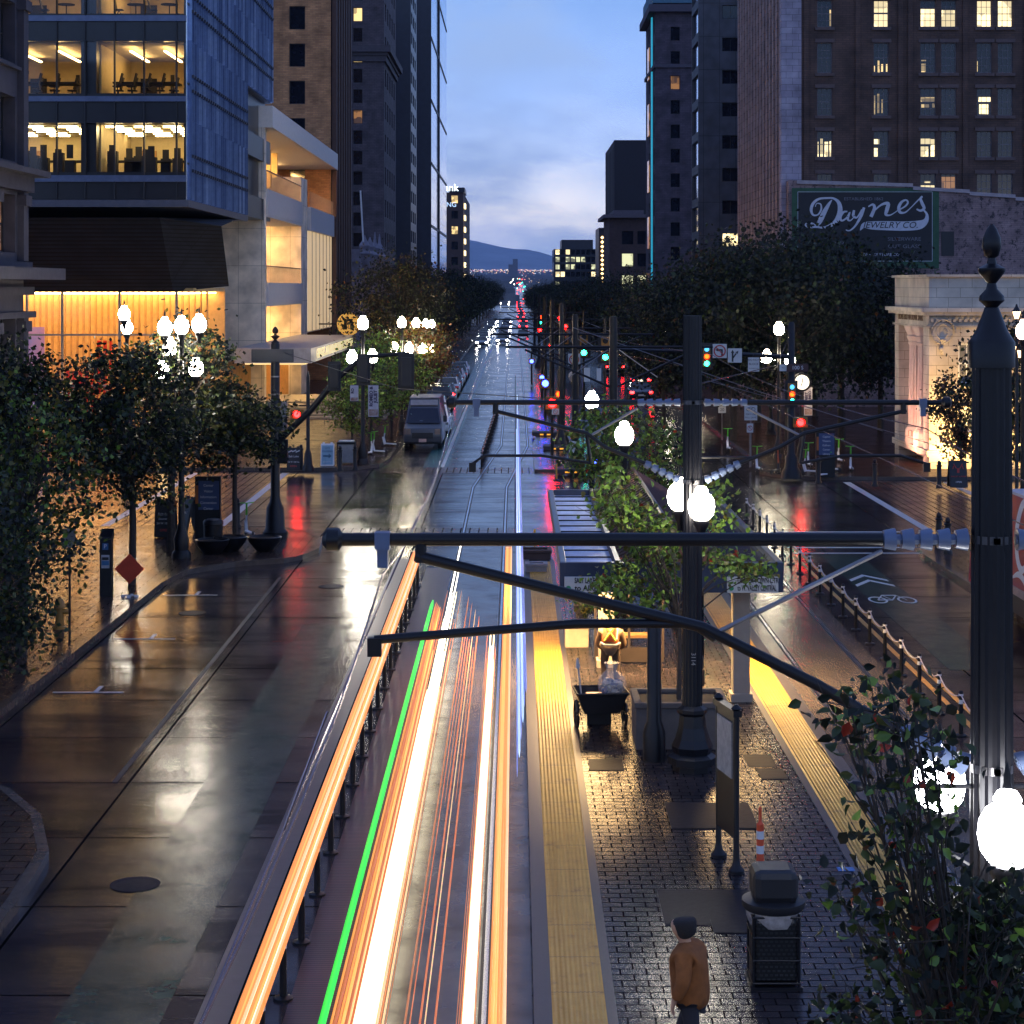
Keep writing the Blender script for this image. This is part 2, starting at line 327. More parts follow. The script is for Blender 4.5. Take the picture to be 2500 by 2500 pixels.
struct(b.build('mountain', mat('mountain_slope', (.26, .32, .36), .95, vary=.45, scale=.002), smooth=True))
# pavements
pav = brickmat('wet_pavement_slabs', (.085, .055, .045), (.055, .038, .034), (.012, .01, .01), .62, .31, .34, 'xy', .012, .4, rvary=.16)
pavr = brickmat('wet_red_pavers', (.11, .05, .032), (.075, .036, .026), (.018, .012, .012), .3, .15, .3, 'xy', .012, .4, rvary=.14)
def arc(cx_, cy_, r, a0, a1, n=10): return [(cx_ + r * math.cos(math.radians(a0 + (a1 - a0) * i / n)), cy_ + r * math.sin(math.radians(a0 + (a1 - a0) * i / n))) for i in range(n + 1)]
def pavement(name, poly, m, h=.15):
    b = MB(); b.prism(poly, -.04, h, 0); struct(b.build(name, [m]))
    k = MB()                                   # granite kerb stones round the rim
    n = len(poly); vs = []
    for (x, y) in poly: vs.append(Vector((x, y)))
    area = sum(vs[i].x * vs[(i + 1) % n].y - vs[(i + 1) % n].x * vs[i].y for i in range(n)); sg = 1 if area > 0 else -1
    inn = []
    for i in range(n):
        d1 = (vs[i] - vs[i - 1]).normalized(); d2 = (vs[(i + 1) % n] - vs[i]).normalized()
        n1 = Vector((-d1.y, d1.x)) * sg; n2 = Vector((-d2.y, d2.x)) * sg; nn = (n1 + n2).normalized(); inn.append(vs[i] + nn * .16 / max(.5, nn.dot(n1)))
    outr = [vs[i] - (inn[i] - vs[i]) * .05 for i in range(n)]
    for i in range(n):
        j = (i + 1) % n
        k.add([(*outr[i], 0), (*outr[j], 0), (*outr[j], h + .006), (*outr[i], h + .006)], [(0, 1, 2, 3)])
        k.add([(*outr[i], h + .006), (*outr[j], h + .006), (*inn[j], h + .006), (*inn[i], h + .006)], [(0, 1, 2, 3)])
    struct(k.build('kerb', mat('kerb_stone', (.12, .095, .08), .35, vary=.3, rvary=.15, scale=6)))
pavement('pavement', [(-60, 2), (-6.9, 2), (-6.85, 27)] + [(-7.0, 29.4), (-7.6, 31.4), (-8.5, 33), (-9.8, 34.3), (-10.3, 36), (-10.1, 56.2)] + [(-9.8, 58.6), (-8.6, 60.2), (-7.2, 61), (-6.7, 61.8), (-6.35, 63.4)] + [(-6.5, 66), (-7.2, 68), (-8.3, 69.2), (-60, 69.6)], pav)
pavement('pavement', [(60, 2), (60, 66.5), (15.3, 66.5), (14.2, 66), (13.2, 64.5), (12.9, 62), (13, 48), (12.9, 2)], pav)
pavement('pavement', [(-60, 91.6), (-8.8, 91.6), (-7.4, 92), (-6.5, 93.4), (-6.2, 96), (-6.4, 190), (-6.4, 700), (-60, 700)], pavr)
pavement('pavement', [(60, 87), (60, 700), (11.8, 700), (11.8, 92), (11.2, 90), (12.0, 88), (13.4, 87.2)], pavr)
# the tram platform and the median beyond
pmat = brickmat('platform_pavers', (.048, .038, .040), (.028, .023, .027), (.010, .009, .010), .32, .2, .33, 'xy', .010, .5, rvary=.14)
def tactile():
    m = bpy.data.materials.new('yellow_tactile_paving'); m.use_nodes = True; t = m.node_tree; bs = t.nodes['Principled BSDF']; bs.inputs['Roughness'].default_value = .42
    c = t.nodes.new('ShaderNodeTexCoord'); n = t.nodes.new('ShaderNodeTexNoise'); n.inputs['Scale'].default_value = 3; n.inputs['Detail'].default_value = 8; n.inputs['Roughness'].default_value = .7
    t.links.new(c.outputs['Object'], n.inputs['Vector']); r = ramp(t, [(.28, (.22, .10, .012)), (.42, (.50, .27, .03)), (.7, (.60, .34, .045))]); t.links.new(n.outputs[0], r.inputs[0])
    k = t.nodes.new('ShaderNodeTexBrick'); k.offset = 0; k.inputs['Scale'].default_value = 1; k.inputs['Brick Width'].default_value = 5; k.inputs['Row Height'].default_value = 1.22; k.inputs['Mortar Size'].default_value = .008
    k.inputs['Color1'].default_value = k.inputs['Color2'].default_value = (1, 1, 1, 1); k.inputs['Mortar'].default_value = (.25, .2, .2, 1); t.links.new(c.outputs['Object'], k.inputs['Vector'])
    x = t.nodes.new('ShaderNodeMix'); x.data_type = 'RGBA'; x.blend_type = 'MULTIPLY'; x.inputs['Factor'].default_value = 1; t.links.new(r.outputs[0], x.inputs['A']); t.links.new(k.outputs['Color'], x.inputs['B']); t.links.new(x.outputs['Result'], bs.inputs['Base Color'])
    wv = t.nodes.new('ShaderNodeTexWave'); wv.bands_direction = 'X'; wv.inputs['Scale'].default_value = 5.2; t.links.new(c.outputs['Object'], wv.inputs['Vector'])
    bp = t.nodes.new('ShaderNodeBump'); bp.inputs['Strength'].default_value = .55; bp.inputs['Distance'].default_value = .02; t.links.new(wv.outputs[0], bp.inputs['Height']); t.links.new(bp.outputs[0], bs.inputs['Normal'])
    return m
tact = tactile()
struct(MB().box(.24, 5.78, 3, 60, -.04, .25).build('platform', pmat))
struct(MB().box(.2, 5.7, 60.4, 66, -.04, .12).build('median', pav))
for x0, x1 in ((.215, .425), (1.05, 1.17), (4.83, 4.95), (5.57, 5.805)):
    sheet('platform_edge_stone', x0, x1, 2.99, 60, .254, granite)
for x0, x1 in ((.425, 1.05), (4.95, 5.57)):
    struct(MB().box(x0, x1, 3, 59.5, .25, .262).build('tactile_strip', tact))
b = MB()                                        # raised lines of the tactile strips
for x0 in (.425, 4.95):
    for k in (.06, .11, .16, .34, .39, .44, .5, .55):
        b.box(x0 + k, x0 + k + .018, 3, 59.4, .262, .268)
struct(b.build('tactile_ribs', tact))
# the median and islands past the crossing
pavement('median', [(.9, 91), (3.6, 91), (4.2, 94), (4.2, 330), (1.7, 330), (1.5, 120), (.9, 104)], pav, .12)
# track bed, rails, markings
plank = brickmat('ribbed_red_boards', (.13, .035, .04), (.08, .025, .03), (.01, .005, .006), 3, .075, .3, 'xy', .018, .8, off=0)
sheet('ribbed_strip', -2.72, -1.92, 3, 60, .004, plank)
sheet('track_slab', -1.92, .2, 3, 68, .004, mat('track_concrete', (.10, .085, .08), .3, vary=.35, scale=1.3, rvary=.12, bump=.25))
sheet('track_slab', 5.85, 8.3, 3, 68, .004, mat('track_concrete', (.1, .1, .1)))
railm = mat('polished_rail', (.55, .55, .6), .22, 1, vary=.1)
def shift(y): return 0 if y < 84 else min(1, (y - 84) / 22) * .95
def railpath(x, s):
    return [(x + shift(y) * s, y) for y in [3, 30, 60, 84, 88, 92, 97, 102, 106, 125, 160, 220, 320, 500, 900]]
for i, (x, s) in enumerate(((-1.81, 1.1), (-.37, 1.1), (6.37, -3.9), (7.81, -3.9))):
    p = railpath(x, s); r_ = MB(); g_ = MB()
    for (xa, ya), (xb, yb) in zip(p, p[1:]):
        g_.add([(xa - .07, ya, .007), (xa + .07, ya, .007), (xb + .07, yb, .007), (xb - .07, yb, .007)], [(0, 1, 2, 3)])
        r_.add([(xa - .028, ya, .014), (xa + .028, ya, .014), (xb + .028, yb, .014), (xb - .028, yb, .014)], [(0, 1, 2, 3)])
    struct(g_.build('rail_groove', black2)); struct(r_.build('tram_rail', railm))
green = mat('green_lane_paint', (.026, .062, .055), .32, vary=.45, scale=2.5, rvary=.12)
sheet('bike_lane', -5.4, -4.15, 3, 50, .004, green)
sheet('bike_lane', 9.75, 11.0, 44, 62.8, .004, green)
sheet('bike_lane', -4.4, -3.2, 93, 420, .004, mat('teal_lane_paint', (.05, .16, .17), .26, vary=.3, scale=2))
marks = [(-3.75, -3.35, 3, 62, mat('pale_kerb_band', (.07, .055, .075), .3, vary=.3, scale=4)), (-3.32, -3.22, 3, 60, yellowm), (-3.12, -3.02, 3, 60, yellowm),
         (8.85, 8.97, 36, 68, yellowm), (9.13, 9.25, 36, 68, yellowm), (-7.0, -6.9, 34, 58, mat('dark_joint', (.012, .012, .012), .5)),
         (8.8, 13.3, 63.15, 63.35, offw), (8.8, 13.2, 64.5, 64.75, offw), (8.9, 13.9, 68.6, 68.85, offw), (-3.4, -6, 66.6, 66.8, offw)]
for a in marks: sheet('road_marking', *a[:4], .009, a[4])
for x in (-8.9,): 
    for y in (41.5, 47.8, 54.6): sheet('parking_tick', x - .9, x + .6, y, y + .1, .009, offw); sheet('parking_tick', x - .05, x + .05, y + .1, y + .7, .009, offw)
cwm = brickmat('red_crossing_pavers', (.20, .085, .06), (.15, .07, .055), (.05, .04, .035), .32, .32, .24, 'xy', .02, .3, rvary=.1, off=0)
for a in ((8.9, 13.2, 64.95, 68.4), (-6.2, .1, 66.9, 69.9), (-6.2, 4.5, 90.3, 93.2)): sheet('crossing', *a, .006, cwm)
sheet('crossing', -14.4, -10.9, 70.4, 90.8, .006, cwm); sheet('crossing', 14.9, 18.6, 67.5, 86.6, .006, cwm)
for x in (-10.75, -14.9, 14.4, 18.8): sheet('road_marking', x, x + .32, 70.2 if x < 0 else 68.9, 90.5 if x < 0 else 86.2, .009, offw)
sheet('road_marking', -3.55, -3.4, 93.5, 420, .009, offw)
# bicycle symbol in the right bike lane
b = MB()
for cx_ in (9.95, 10.75): b.add([(cx_ + r * math.cos(a * math.pi / 8), 53.8 + 2.2 * r * math.sin(a * math.pi / 8), .009) for r in (.2, .26) for a in range(16)], [(a, (a + 1) % 16, 16 + (a + 1) % 16, 16 + a) for a in range(16)])
for (xa, ya, xb, yb) in ((9.95, 53.8, 10.2, 54.6), (10.2, 54.6, 10.6, 54.6), (10.6, 54.6, 10.75, 53.8), (10.2, 54.6, 10.35, 53.8), (10.35, 53.8, 10.6, 54.6), (9.95, 53.8, 10.35, 53.8)):
    b.add([(xa, ya - .07, .0095), (xb, yb - .07, .0095), (xb, yb + .07, .0095), (xa, ya + .07, .0095)], [(0, 1, 2, 3)])
for k in (56.2, 57.2): b.add([(9.8, k, .009), (10.35, k + 1, .009), (10.9, k, .009), (10.9, k + .35, .009), (10.35, k + 1.35, .009), (9.8, k + .35, .009)], [(0, 1, 4, 5), (1, 2, 3, 4)])
struct(b.build('bike_symbol', offw))
# covers in the ground
lidm = mat('steel_cover', (.020, .019, .024), .5, 0, spec=.08, vary=.3, scale=9, bump=.2)
for (px, py, wx, wy, lab) in ((1735, 1992, 1.35, 1.5, 'large dark steel cover in the platform pavers beside the tall sign'), (1745, 2215, 1.45, 1.5, 'large steel cover in the platform between the walker and the bin'),
                          (1480, 1868, .6, .8, 'dark grate in the platform pavers below the cart'), (1855, 1858, .5, .9, 'pair-framed utility lid near the right yellow strip, the farther one'), (1885, 1890, .45, .7, 'utility lid near the right yellow strip, the nearer one'),
                          (1790, 2262, .55, .55, 'small dark cover in front of the litter bin')):
    Y = F * (H - .25) / (py - CY); x = GX(px, Y); o = MB((x, Y, .25)).box(x - wx / 2, x + wx / 2, Y - wy / 2, Y + wy / 2, .25, .256 + .0015 * (px % 7)).build('utility_cover', lidm); tag(o, lab, 'utility cover')
for (px, py, lab) in ((330, 2160, 'round manhole cover in the dark near lane'), (808, 1432, 'round manhole cover in the bright reflection left of the tracks'), (470, 1497, 'round manhole cover in the parking bay')):
    Y = F * H / (py - CY); x = GX(px, Y); o = MB((x, Y, 0)).lathe([(.36, .002), (.36, .012), (.3, .012), (.29, .008)], (x, Y, 0), 24).build('manhole_cover', lidm); tag(o, lab, 'manhole cover')
Y = F * (H - .25) / (1640 * 1.294 - CY); x = GX(2065, Y)
o = MB((x, Y, .25)).box(x - .12, x + .12, Y - .09, Y + .09, .25, .256).build('pavement_sticker', mat('blue_sticker', (.02, .17, .5), .4)); tag(o, 'small blue sticker on the platform beside the right yellow strip', 'sticker')

# ================================================================ LIGHT STREAKS left along the near track (emissive strands at lamp height, standing in for long-exposure trails)
cols = {'cream': emit('cream_light', (1, .82, .50), 2.2), 'whitehot': emit('white_light', (1, .93, .76), 5), 'peach': emit('peach_light', (1, .56, .24), 1.0), 'orange': emit('orange_light', (1, .30, .045), .95), 'amber': emit('amber_light', (1, .42, .08), 1.2),
        'red': emit('red_orange_light', (.9, .2, .05), .5), 'green': emit('green_light', (.02, .85, .06), .9), 'blue': emit('pale_blue_light', (.30, .36, .9), .32), 'ice': emit('ice_light', (.55, .72, 1), .9), 'dim': emit('dim_amber_light', (.8, .25, .07), .3)}
def streak(label, strands):
    """each strand: ratio of x to drop below the eye (measured), height, start distance, end distance, half width, colour"""
    x = strands[0][0] * (H - strands[0][1]); t = thing('light_streak', label, 'light streak', (x, 10, strands[0][1]), 'streaks of light along the near track')
    for (ra, z, ya, yb, hw, c) in strands:
        xx = ra * (H - z); b = MB(t.location); n = 8
        b.lathe([(.15 * hw, 0), (hw * .8, .35), (hw, 1.2), (hw, yb - ya - .8), (.3 * hw, yb - ya)], (xx, ya, z), n, 0, axis='y')
        for i, v in enumerate(b.v): b.v[i] = (v[0], v[1], (v[2] - (z - t.location.z)) * .35 + (z - t.location.z))
        b.build('strand', cols[c], t, True)
def Yat(py, z): return F * (H - z) / (py - CY)
rr = random.Random(11)
st = []
for i in range(12):
    k = -.3835 + .0031 * i; st.append((k + .0007 * rr.uniform(-1, 1), 1.9, 6, Yat(1345, 1.9), .012 + .008 * rr.random(), ['orange', 'orange', 'amber', 'orange', 'peach'][i % 5] if i not in (5, 8) else 'cream'))
st = [(a, z, y0, y1, h * (1.0 if c != 'cream' else .35), c) for a, z, y0, y1, h, c in st]
streak('broad orange band of light at the left edge of the near track', st)
streak('thick green line of light between the orange band and the white streaks', [(-.2625, 1.0, 6, Yat(1465, 1), .042, 'green')])
st = [(-.2500 + .0052 * i, .95, 6, Yat(1470 + 4 * i, .95), .014 + .006 * (i % 2), ['orange', 'red', 'orange', 'amber', 'red'][i]) for i in range(5)]
streak('thin bunch of orange lines of light just right of the green line', st)
st = []
for i in range(15):
    u = i / 14; mid_ = 1 - abs(u - .42) / .6; st.append((-.2300 + .054 * u, .8 + .03 * (i % 3), 6, [Yat(1330, .8), 50, 46, 55, 44][i % 5] if 4 < i < 9 else [46, 42, 50, 38][i % 4], .006 + .0125 * max(0, mid_) + .003 * (i % 2), 'whitehot' if i in (5, 6, 8) else ('cream' if 2 < i < 11 else ('peach' if i % 2 else 'dim'))))
streak('broad glaring white streak of light down the middle of the near track', st)
st = [(-.150 + .0068 * i, .7, 6 + (i % 3) * 12, 50 - (i * 5) % 9, .007 + .005 * (i % 3 == 0), ['dim', 'red', 'dim', 'red', 'peach'][i % 5]) for i in range(7)]
streak('faint thin reddish lines of light between the two white streaks', st)
st = []
for i in range(9):
    u = i / 8; st.append((-.0800 + .025 * u, .8 + .02 * (i % 2), 6, [Yat(1540, .8), 41, 42.5][i % 3], .005 + .0125 * max(0, 1 - abs(u - .55) / .5), 'whitehot' if i in (4, 5) else ('cream' if 2 < i < 8 else 'dim')))
streak('narrower white streak of light on the right side of the near track', st)
st = [(-.0350 + .0040 * i, 1.9, 6, Yat(1333, 1.9), .013 + .004 * (i % 2), ['orange', 'amber', 'amber', 'orange', 'orange', 'peach'][i]) for i in range(6)]
streak('orange band of light beside the platform edge', st)
st = [(.004 + .0045 * i, 2.6, 24 + (i * 7) % 6, 70 + (i * 13) % 40, .009 + .008 * (i % 2), ['blue', 'ice', 'blue', 'ice', 'blue', 'blue'][i]) for i in range(6)]
streak('pale blue glassy lines of light along the platform edge', st)
# ================================================================ BUILDINGS
Z3 = Vector((0, 0, 1))
def obox(mb, O, U, Nn, u0, u1, z0, z1, n0, n1, m=None):
    v = [O + U * u + Z3 * z + Nn * n for u, n, z in ((u0, n0, z0), (u1, n0, z0), (u1, n1, z0), (u0, n1, z0), (u0, n0, z1), (u1, n0, z1), (u1, n1, z1), (u0, n1, z1))]
    mb.add(v, [(0, 3, 2, 1), (4, 5, 6, 7), (0, 1, 5, 4), (1, 2, 6, 5), (2, 3, 7, 6), (3, 0, 4, 7)], m)
def facade(mb, O, U, Nn, W, Hh, ops, d=.3, m=0, z0=0):
    us = sorted({0, W} | {a for o in ops for a in o[:2]}); zs = sorted({z0, Hh} | {a for o in ops for a in o[2:4]})
    P = lambda u, z, n=0: O + U * u + Z3 * z + Nn * n
    for i in range(len(us) - 1):
        run = None
        for j in range(len(zs) - 1):
            uc = (us[i] + us[i + 1]) / 2; zc = (zs[j] + zs[j + 1]) / 2
            solid = not any(a < uc < b and c < zc < e for a, b, c, e in ops)
            if solid and run is None: run = zs[j]
            if run is not None and (not solid or j == len(zs) - 2):
                ze = zs[j + 1] if solid else zs[j]
                mb.add([P(us[i], run), P(us[i + 1], run), P(us[i + 1], ze), P(us[i], ze)], [(0, 1, 2, 3)], m); run = None
    for a, b, c, e in ops:
        mb.add([P(a, c), P(b, c), P(b, e), P(a, e), P(a, c, -d), P(b, c, -d), P(b, e, -d), P(a, e, -d)], [(0, 4, 5, 1), (1, 5, 6, 2), (2, 6, 7, 3), (3, 7, 4, 0)], m)
def window(par, O, U, Nn, op, fm, pm, inset=.2, nx=1, nz=1, fw=.07, sill=None, name='window', lights=None):
    a, b, c, e = op; f = MB(par.location)
    obox(f, O, U, Nn, a, a + fw, c, e, -inset - .06, -inset); obox(f, O, U, Nn, b - fw, b, c, e, -inset - .06, -inset)
    obox(f, O, U, Nn, a + fw, b - fw, c, c + fw, -inset - .06, -inset); obox(f, O, U, Nn, a + fw, b - fw, e - fw, e, -inset - .06, -inset)
    g = fw * .45
    for i in range(1, nx): u = a + (b - a) * i / nx; obox(f, O, U, Nn, u - g / 2, u + g / 2, c + fw, e - fw, -inset - .055, -inset - .01)
    for i in range(1, nz):
        z = c + (e - c) * i / nz; q = g if i * 2 != nz else g * 1.8
        obox(f, O, U, Nn, a + fw, b - fw, z - q / 2, z + q / 2, -inset - .052, -inset - .012)
    fo = f.build(name, fm, par)
    p = MB(par.location); P = lambda u, z, n: O + U * u + Z3 * z + Nn * n
    if lights:
        p.add([P(a, c, -inset - .05), P(b, c, -inset - .05), P(b, e, -inset - .05), P(a, e, -inset - .05)], [(0, 1, 2, 3)], 0)
        for (fa, fb, fc, fe) in lights:
            p.add([P(a + (b - a) * fa, c + (e - c) * fc, -inset - .045), P(a + (b - a) * fb, c + (e - c) * fc, -inset - .045), P(a + (b - a) * fb, c + (e - c) * fe, -inset - .045), P(a + (b - a) * fa, c + (e - c) * fe, -inset - .045)], [(0, 1, 2, 3)], 1)
        p.build('pane', [darkpane, pm], fo)
    else:
        p.add([P(a, c, -inset - .05), P(b, c, -inset - .05), P(b, e, -inset - .05), P(a, e, -inset - .05)], [(0, 1, 2, 3)]); p.build('pane', pm, fo)
    for ch in fo.children: ch.location = (0, 0, 0)
    if sill:
        s = MB(par.location); obox(s, O, U, Nn, a - .15, b + .15, c - .22, c, -.02, .12); s.build('sill', sill, fo)
        s = MB(par.location); obox(s, O, U, Nn, a - .15, b + .15, e, e + .26, -.02, .1); s.build('lintel', sill, fo)
    return fo
darkpane = mat('dark_window_pane', (.012, .013, .02), .08, vary=.3, spec=.5)
warm = litwin('warm_lit_room', (1, .70, .28), 1.5, 1.1)
warm2 = litwin('bright_lit_room', (1, .80, .42), 2.2, .8, .4)
cool = litwin('pale_lit_room', (.85, .85, .5), 1.2, .7)
amberw = litwin('dim_lit_room', (1, .45, .12), .35, 1)
framed = mat('dark_window_frame', (.02, .02, .024), .5)
framel = mat('old_window_frame', (.2, .18, .2), .6)
def tower(name, label, xs, xo, y0, y1, h, wm, nops, sops, lit, fm=None, nd=(1, 1), sd=(1, 1), sill=None, cat='building', roof=True, inset=.2, stm=None, swindow='window'):
    """xs: street face, xo: far side; y0..y1; openings on the north face measured from the street corner, on the street face from the north corner"""
    t = thing(name, label, cat, ((xs + xo) / 2, (y0 + y1) / 2, 0)); sg = 1 if xo > xs else -1
    b = MB(t.location); O = Vector((xs, y0, 0)); U = Vector((sg, 0, 0)); Nn = Vector((0, -1, 0)); W = abs(xo - xs)
    facade(b, O, U, Nn, W, h, nops, inset + .06, 0)
    US = Vector((0, 1, 0)); NS = Vector((-sg, 0, 0)); facade(b, O, US, NS, y1 - y0, h, sops, inset + .06, 1 if stm else 0)
    b.add([(xs, y0, h), (xo, y0, h), (xo, y1, h), (xs, y1, h), (xs, y1, 0), (xo, y1, 0), (xo, y0, 0)], [(0, 1, 2, 3), (3, 2, 5, 4), (1, 6, 5, 2)], 0)
    b.build('wall', [wm] + ([stm] if stm else []), t)
    fm = fm or framed
    for i, op in enumerate(nops): m = lit(0, i, op); window(t, O, U, Nn, op, fm, m, inset, nd[0], nd[1], sill=sill)
    for i, op in enumerate(sops): m = lit(1, i, op); window(t, O, US, NS, op, fm, m, inset, sd[0], sd[1], name=swindow)
    return t, O, U, Nn, US, NS
def coping(t, xs, xo, y0, y1, z, out, hgt, m, name='cornice'):
    sg = 1 if xo > xs else -1
    b = MB(t.location); b.box(min(xs, xo) - out, max(xs, xo) + out, y0 - out, y1 + out, z, z + hgt); b.build(name, m, t)

# ---- near left building, stone pilasters
stone = mat('grey_limestone', (.065, .058, .075), .8, vary=.3, scale=2.5, bump=.25)
Xn = -16.5; yc = 65.8
t = thing('stone_corner_building', 'old pale stone building with cornices at the left edge, before the crossing street', 'building', (Xn - 5, yc - 8, 0))
b = MB(t.location); O = Vector((Xn, yc, 0)); sN = Vector((1, 0, 0))
zz = lambda py: GZ(py, yc)
UB = Vector((0, -1, 0)); ops = []
for k in range(3):
    u = 1.1 + 3.6 * k
    ops += [(u, u + 2.3, zz(165), zz(20)), (u, u + 2.3, zz(400), zz(245)), (u, u + 2.3, zz(618), zz(480)), (u, u + 2.4, .6, zz(760))]
facade(b, O, UB, sN, 26, 24, ops, .45)
b.add([(Xn, yc, 0), (Xn - 16, yc, 0), (Xn - 16, yc, 24), (Xn, yc, 24)], [(0, 1, 2, 3)]); b.box(Xn - 16, Xn - 1, yc - 26, yc - .2, 0, 23.5)
b.build('wall', stone, t)
for (pa, pb, o) in ((418, 432, .75), (432, 470, .3), (640, 655, .25), (655, 683, 1.15), (700, 720, .3), (760, 775, .35), (172, 180, .15)):
    c = MB(t.location); c.box(Xn - 16, Xn + o, yc - 26, yc + o, zz(pb), zz(pa)); c.build('cornice', stone, t)
for u in (.2, 3.8, 7.4):
    for a, d_ in ((0, 415), (472, 638), (776, 1290)):
        c = MB(t.location); obox(c, O, UB, sN, u, u + .62, zz(d_), zz(a), 0, .22); obox(c, O, UB, sN, u - .08, u + .7, zz(a) - .45, zz(a) - .1, 0, .32); c.build('pilaster', stone, t)
for i, op in enumerate(ops): window(t, O, UB, sN, op, framed, darkpane if i != 2 else amberw, .4, 2, 2)

# ---- glass office block with lit floors (left)
X1 = -16.75; YF = 100.0; q = lambda py: GZ(py, YF); p_ = lambda px: GX(px, YF)
t = thing('glass_office_building', 'glass office block with lit open floors and a tall bright lobby on the left corner', 'building', (-24, 112, 0))
XL = -38.0
darkm = mat('dark_spandrel', (.02, .02, .026), .3); bandm = mat('pale_slab_band', (.13, .16, .26), .35, .4)
floors = [(q(232), q(50), 0), (q(428), q(300), 1), (q(228), q(100), 2)]
slabs = [(q(487), q(428)), (q(300), q(232)), (q(100), q(35)), (GZ(-85, YF), GZ(-160, YF))]
Z0 = q(487); ZT = 46
lv = [(q(420), q(300)), (q(228), q(100)), (q(33), GZ(-90, YF)), (GZ(-158, YF), GZ(-280, YF))]
b = MB(t.location)
for (za, zb) in [(Z0, lv[0][0]), (lv[0][1], lv[1][0]), (lv[1][1], lv[2][0]), (lv[2][1], lv[3][0]), (lv[3][1], ZT)]: b.box(XL, X1 - .05, YF + .02, 134.5, za, zb)
b.box(XL, X1 - .4, YF + 9.5, 134.4, Z0 + .1, ZT - .1)
for (xa, xb) in ((p_(195), p_(233)), (XL, p_(-60)), (p_(447), X1 - .05)): b.box(xa, xb, YF + .25, YF + 1.0, Z0 + .1, ZT - .1)
b.build('floor_slabs', darkm, t)
for pb, pa in ((428, 444), (235, 248), (38, 52), (-158, -146)):
    c = MB(t.location); c.box(XL, X1 - .02, YF - .12, YF + .02, q(pa) if pa > 0 else GZ(pa, YF), GZ(pb, YF)); c.build('slab_edge', bandm, t)
# rooms seen through the front glass
wallp = mat('office_wall', (.62, .50, .30), .8, vary=.15); ceil = mat('office_ceiling', (.6, .52, .38), .8); tube_e = emit('office_strip_light', (1, .76, .36), 26); tube_d = emit('office_warm_light', (1, .66, .25), 22)
furn = mat('office_furniture', (.012, .012, .014), .6); oak = mat('oak_panel', (.4, .22, .08), .6)
ro = random.Random(5)
for li, (za, zb) in enumerate(lv[:3]):
    for (xa, xb) in ((p_(-60), p_(195)), (p_(233), p_(447))):
        r_ = MB(t.location); r_.box(xa, xb, YF + 9, YF + 9.1, za, zb); r_.box(xa - .02, xa + .05, YF + 1.1, YF + 9, za, zb, 0); r_.box(xb - .05, xb + .02, YF + 1.1, YF + 9, za, zb)
        r_.box(xa, xb, YF + .6, YF + 9, zb - .02, zb + .02, 1); r_.build('room_wall', [wallp, ceil], t)
        l_ = MB(t.location)
        if li == 0:
            for row in range(5):
                for k in range(3):
                    x = xa + (xb - xa) * (k + .15 + .1 * (row % 2)) / 3; l_.box(x, x + (xb - xa) * .2, YF + 1.4 + row * 1.5, YF + 1.55 + row * 1.5, zb - .12, zb - .06)
        else:
            for k in range(2): x = xa + (xb - xa) * (.3 + .4 * k); l_.box(x, x + .12, YF + 2, YF + 7, zb - .3, zb - .24)
        l_.build('strip_light', tube_e if li == 0 else tube_d, t)
        f_ = MB(t.location)
        if li == 0:
            for k in range(7):
                x = xa + .3 + (xb - xa - .8) * k / 7 + ro.uniform(-.1, .1); yy_ = YF + ro.uniform(1.2, 3.5); f_.box(x, x + .5, yy_, yy_ + .5, za, za + ro.uniform(.7, 1.2)); f_.box(x + .08, x + .42, yy_ + .1, yy_ + .15, za + .8, za + 1.25 + ro.random() * .3)
            f_.box(xa + .5, xb - .3, YF + 2.5, YF + 3.6, za + .68, za + .76)
        elif li == 1:
            f_.box(xa + .5, xb - .6, YF + 1.8, YF + 3.2, za + .7, za + .78)
            for k in range(9):                                     # chairs round a long table
                x = xa + .5 + (xb - xa - 1.2) * k / 9; yy_ = YF + (1.3 if k % 2 else 3.4)
                f_.cbox((x, yy_, za + .48), (.45, .45, .06)); f_.cbox((x + .18, yy_, za + .85), (.05, .4, .65), ry=.25); f_.tube([(x, yy_, za), (x, yy_, za + .48)], .03, 6); f_.cbox((x, yy_, za + .03), (.5, .06, .05)); f_.cbox((x, yy_, za + .03), (.06, .5, .05))
        else:
            for k in range(4):
                x = xa + .8 + (xb - xa - 1.5) * k / 3.4
                if k % 2: f_.lathe([(.45, .72), (.45, .76), (.03, .76), (.03, .02), (.25, 0)], (x, YF + 2, za), 14)
                else: f_.cbox((x, YF + 2, za + .46), (.42, .42, .05)); f_.cbox((x - .18, YF + 2, za + .72), (.05, .4, .5), ry=-.2); [f_.tube([(x + sx * .18, YF + 2 + sy * .18, za), (x, YF + 2, za + .46)], .015, 5) for sx in (-1, 1) for sy in (-1, 1)]
        f_.build('furniture', furn, t)
        p2 = MB(t.location)
        p2.box(xa + .6, xa + 1.5, YF + 8.9, YF + 8.98, za + .9, za + 1.7)
        if li == 1: p2.box(xb - 2.2, xb - 2.0, YF + 8.9, YF + 8.98, za, za + 1.9)
        p2.build('wall_panel', [furn if li else oak], t)
g_ = MB(t.location)
for (za, zb) in lv: g_.add([(p_(-60), YF + .1, za), (X1 - .06, YF + .1, za), (X1 - .06, YF + .1, zb), (p_(-60), YF + .1, zb)], [(0, 1, 2, 3)])
g_.build('front_glazing', G, t)
c = MB(t.location)
for px in (66, 139, 208, 280, 352, 431): c.box(p_(px) - .035, p_(px) + .035, YF - .1, YF + .14, Z0, ZT)
c.build('mullion', framed, t)
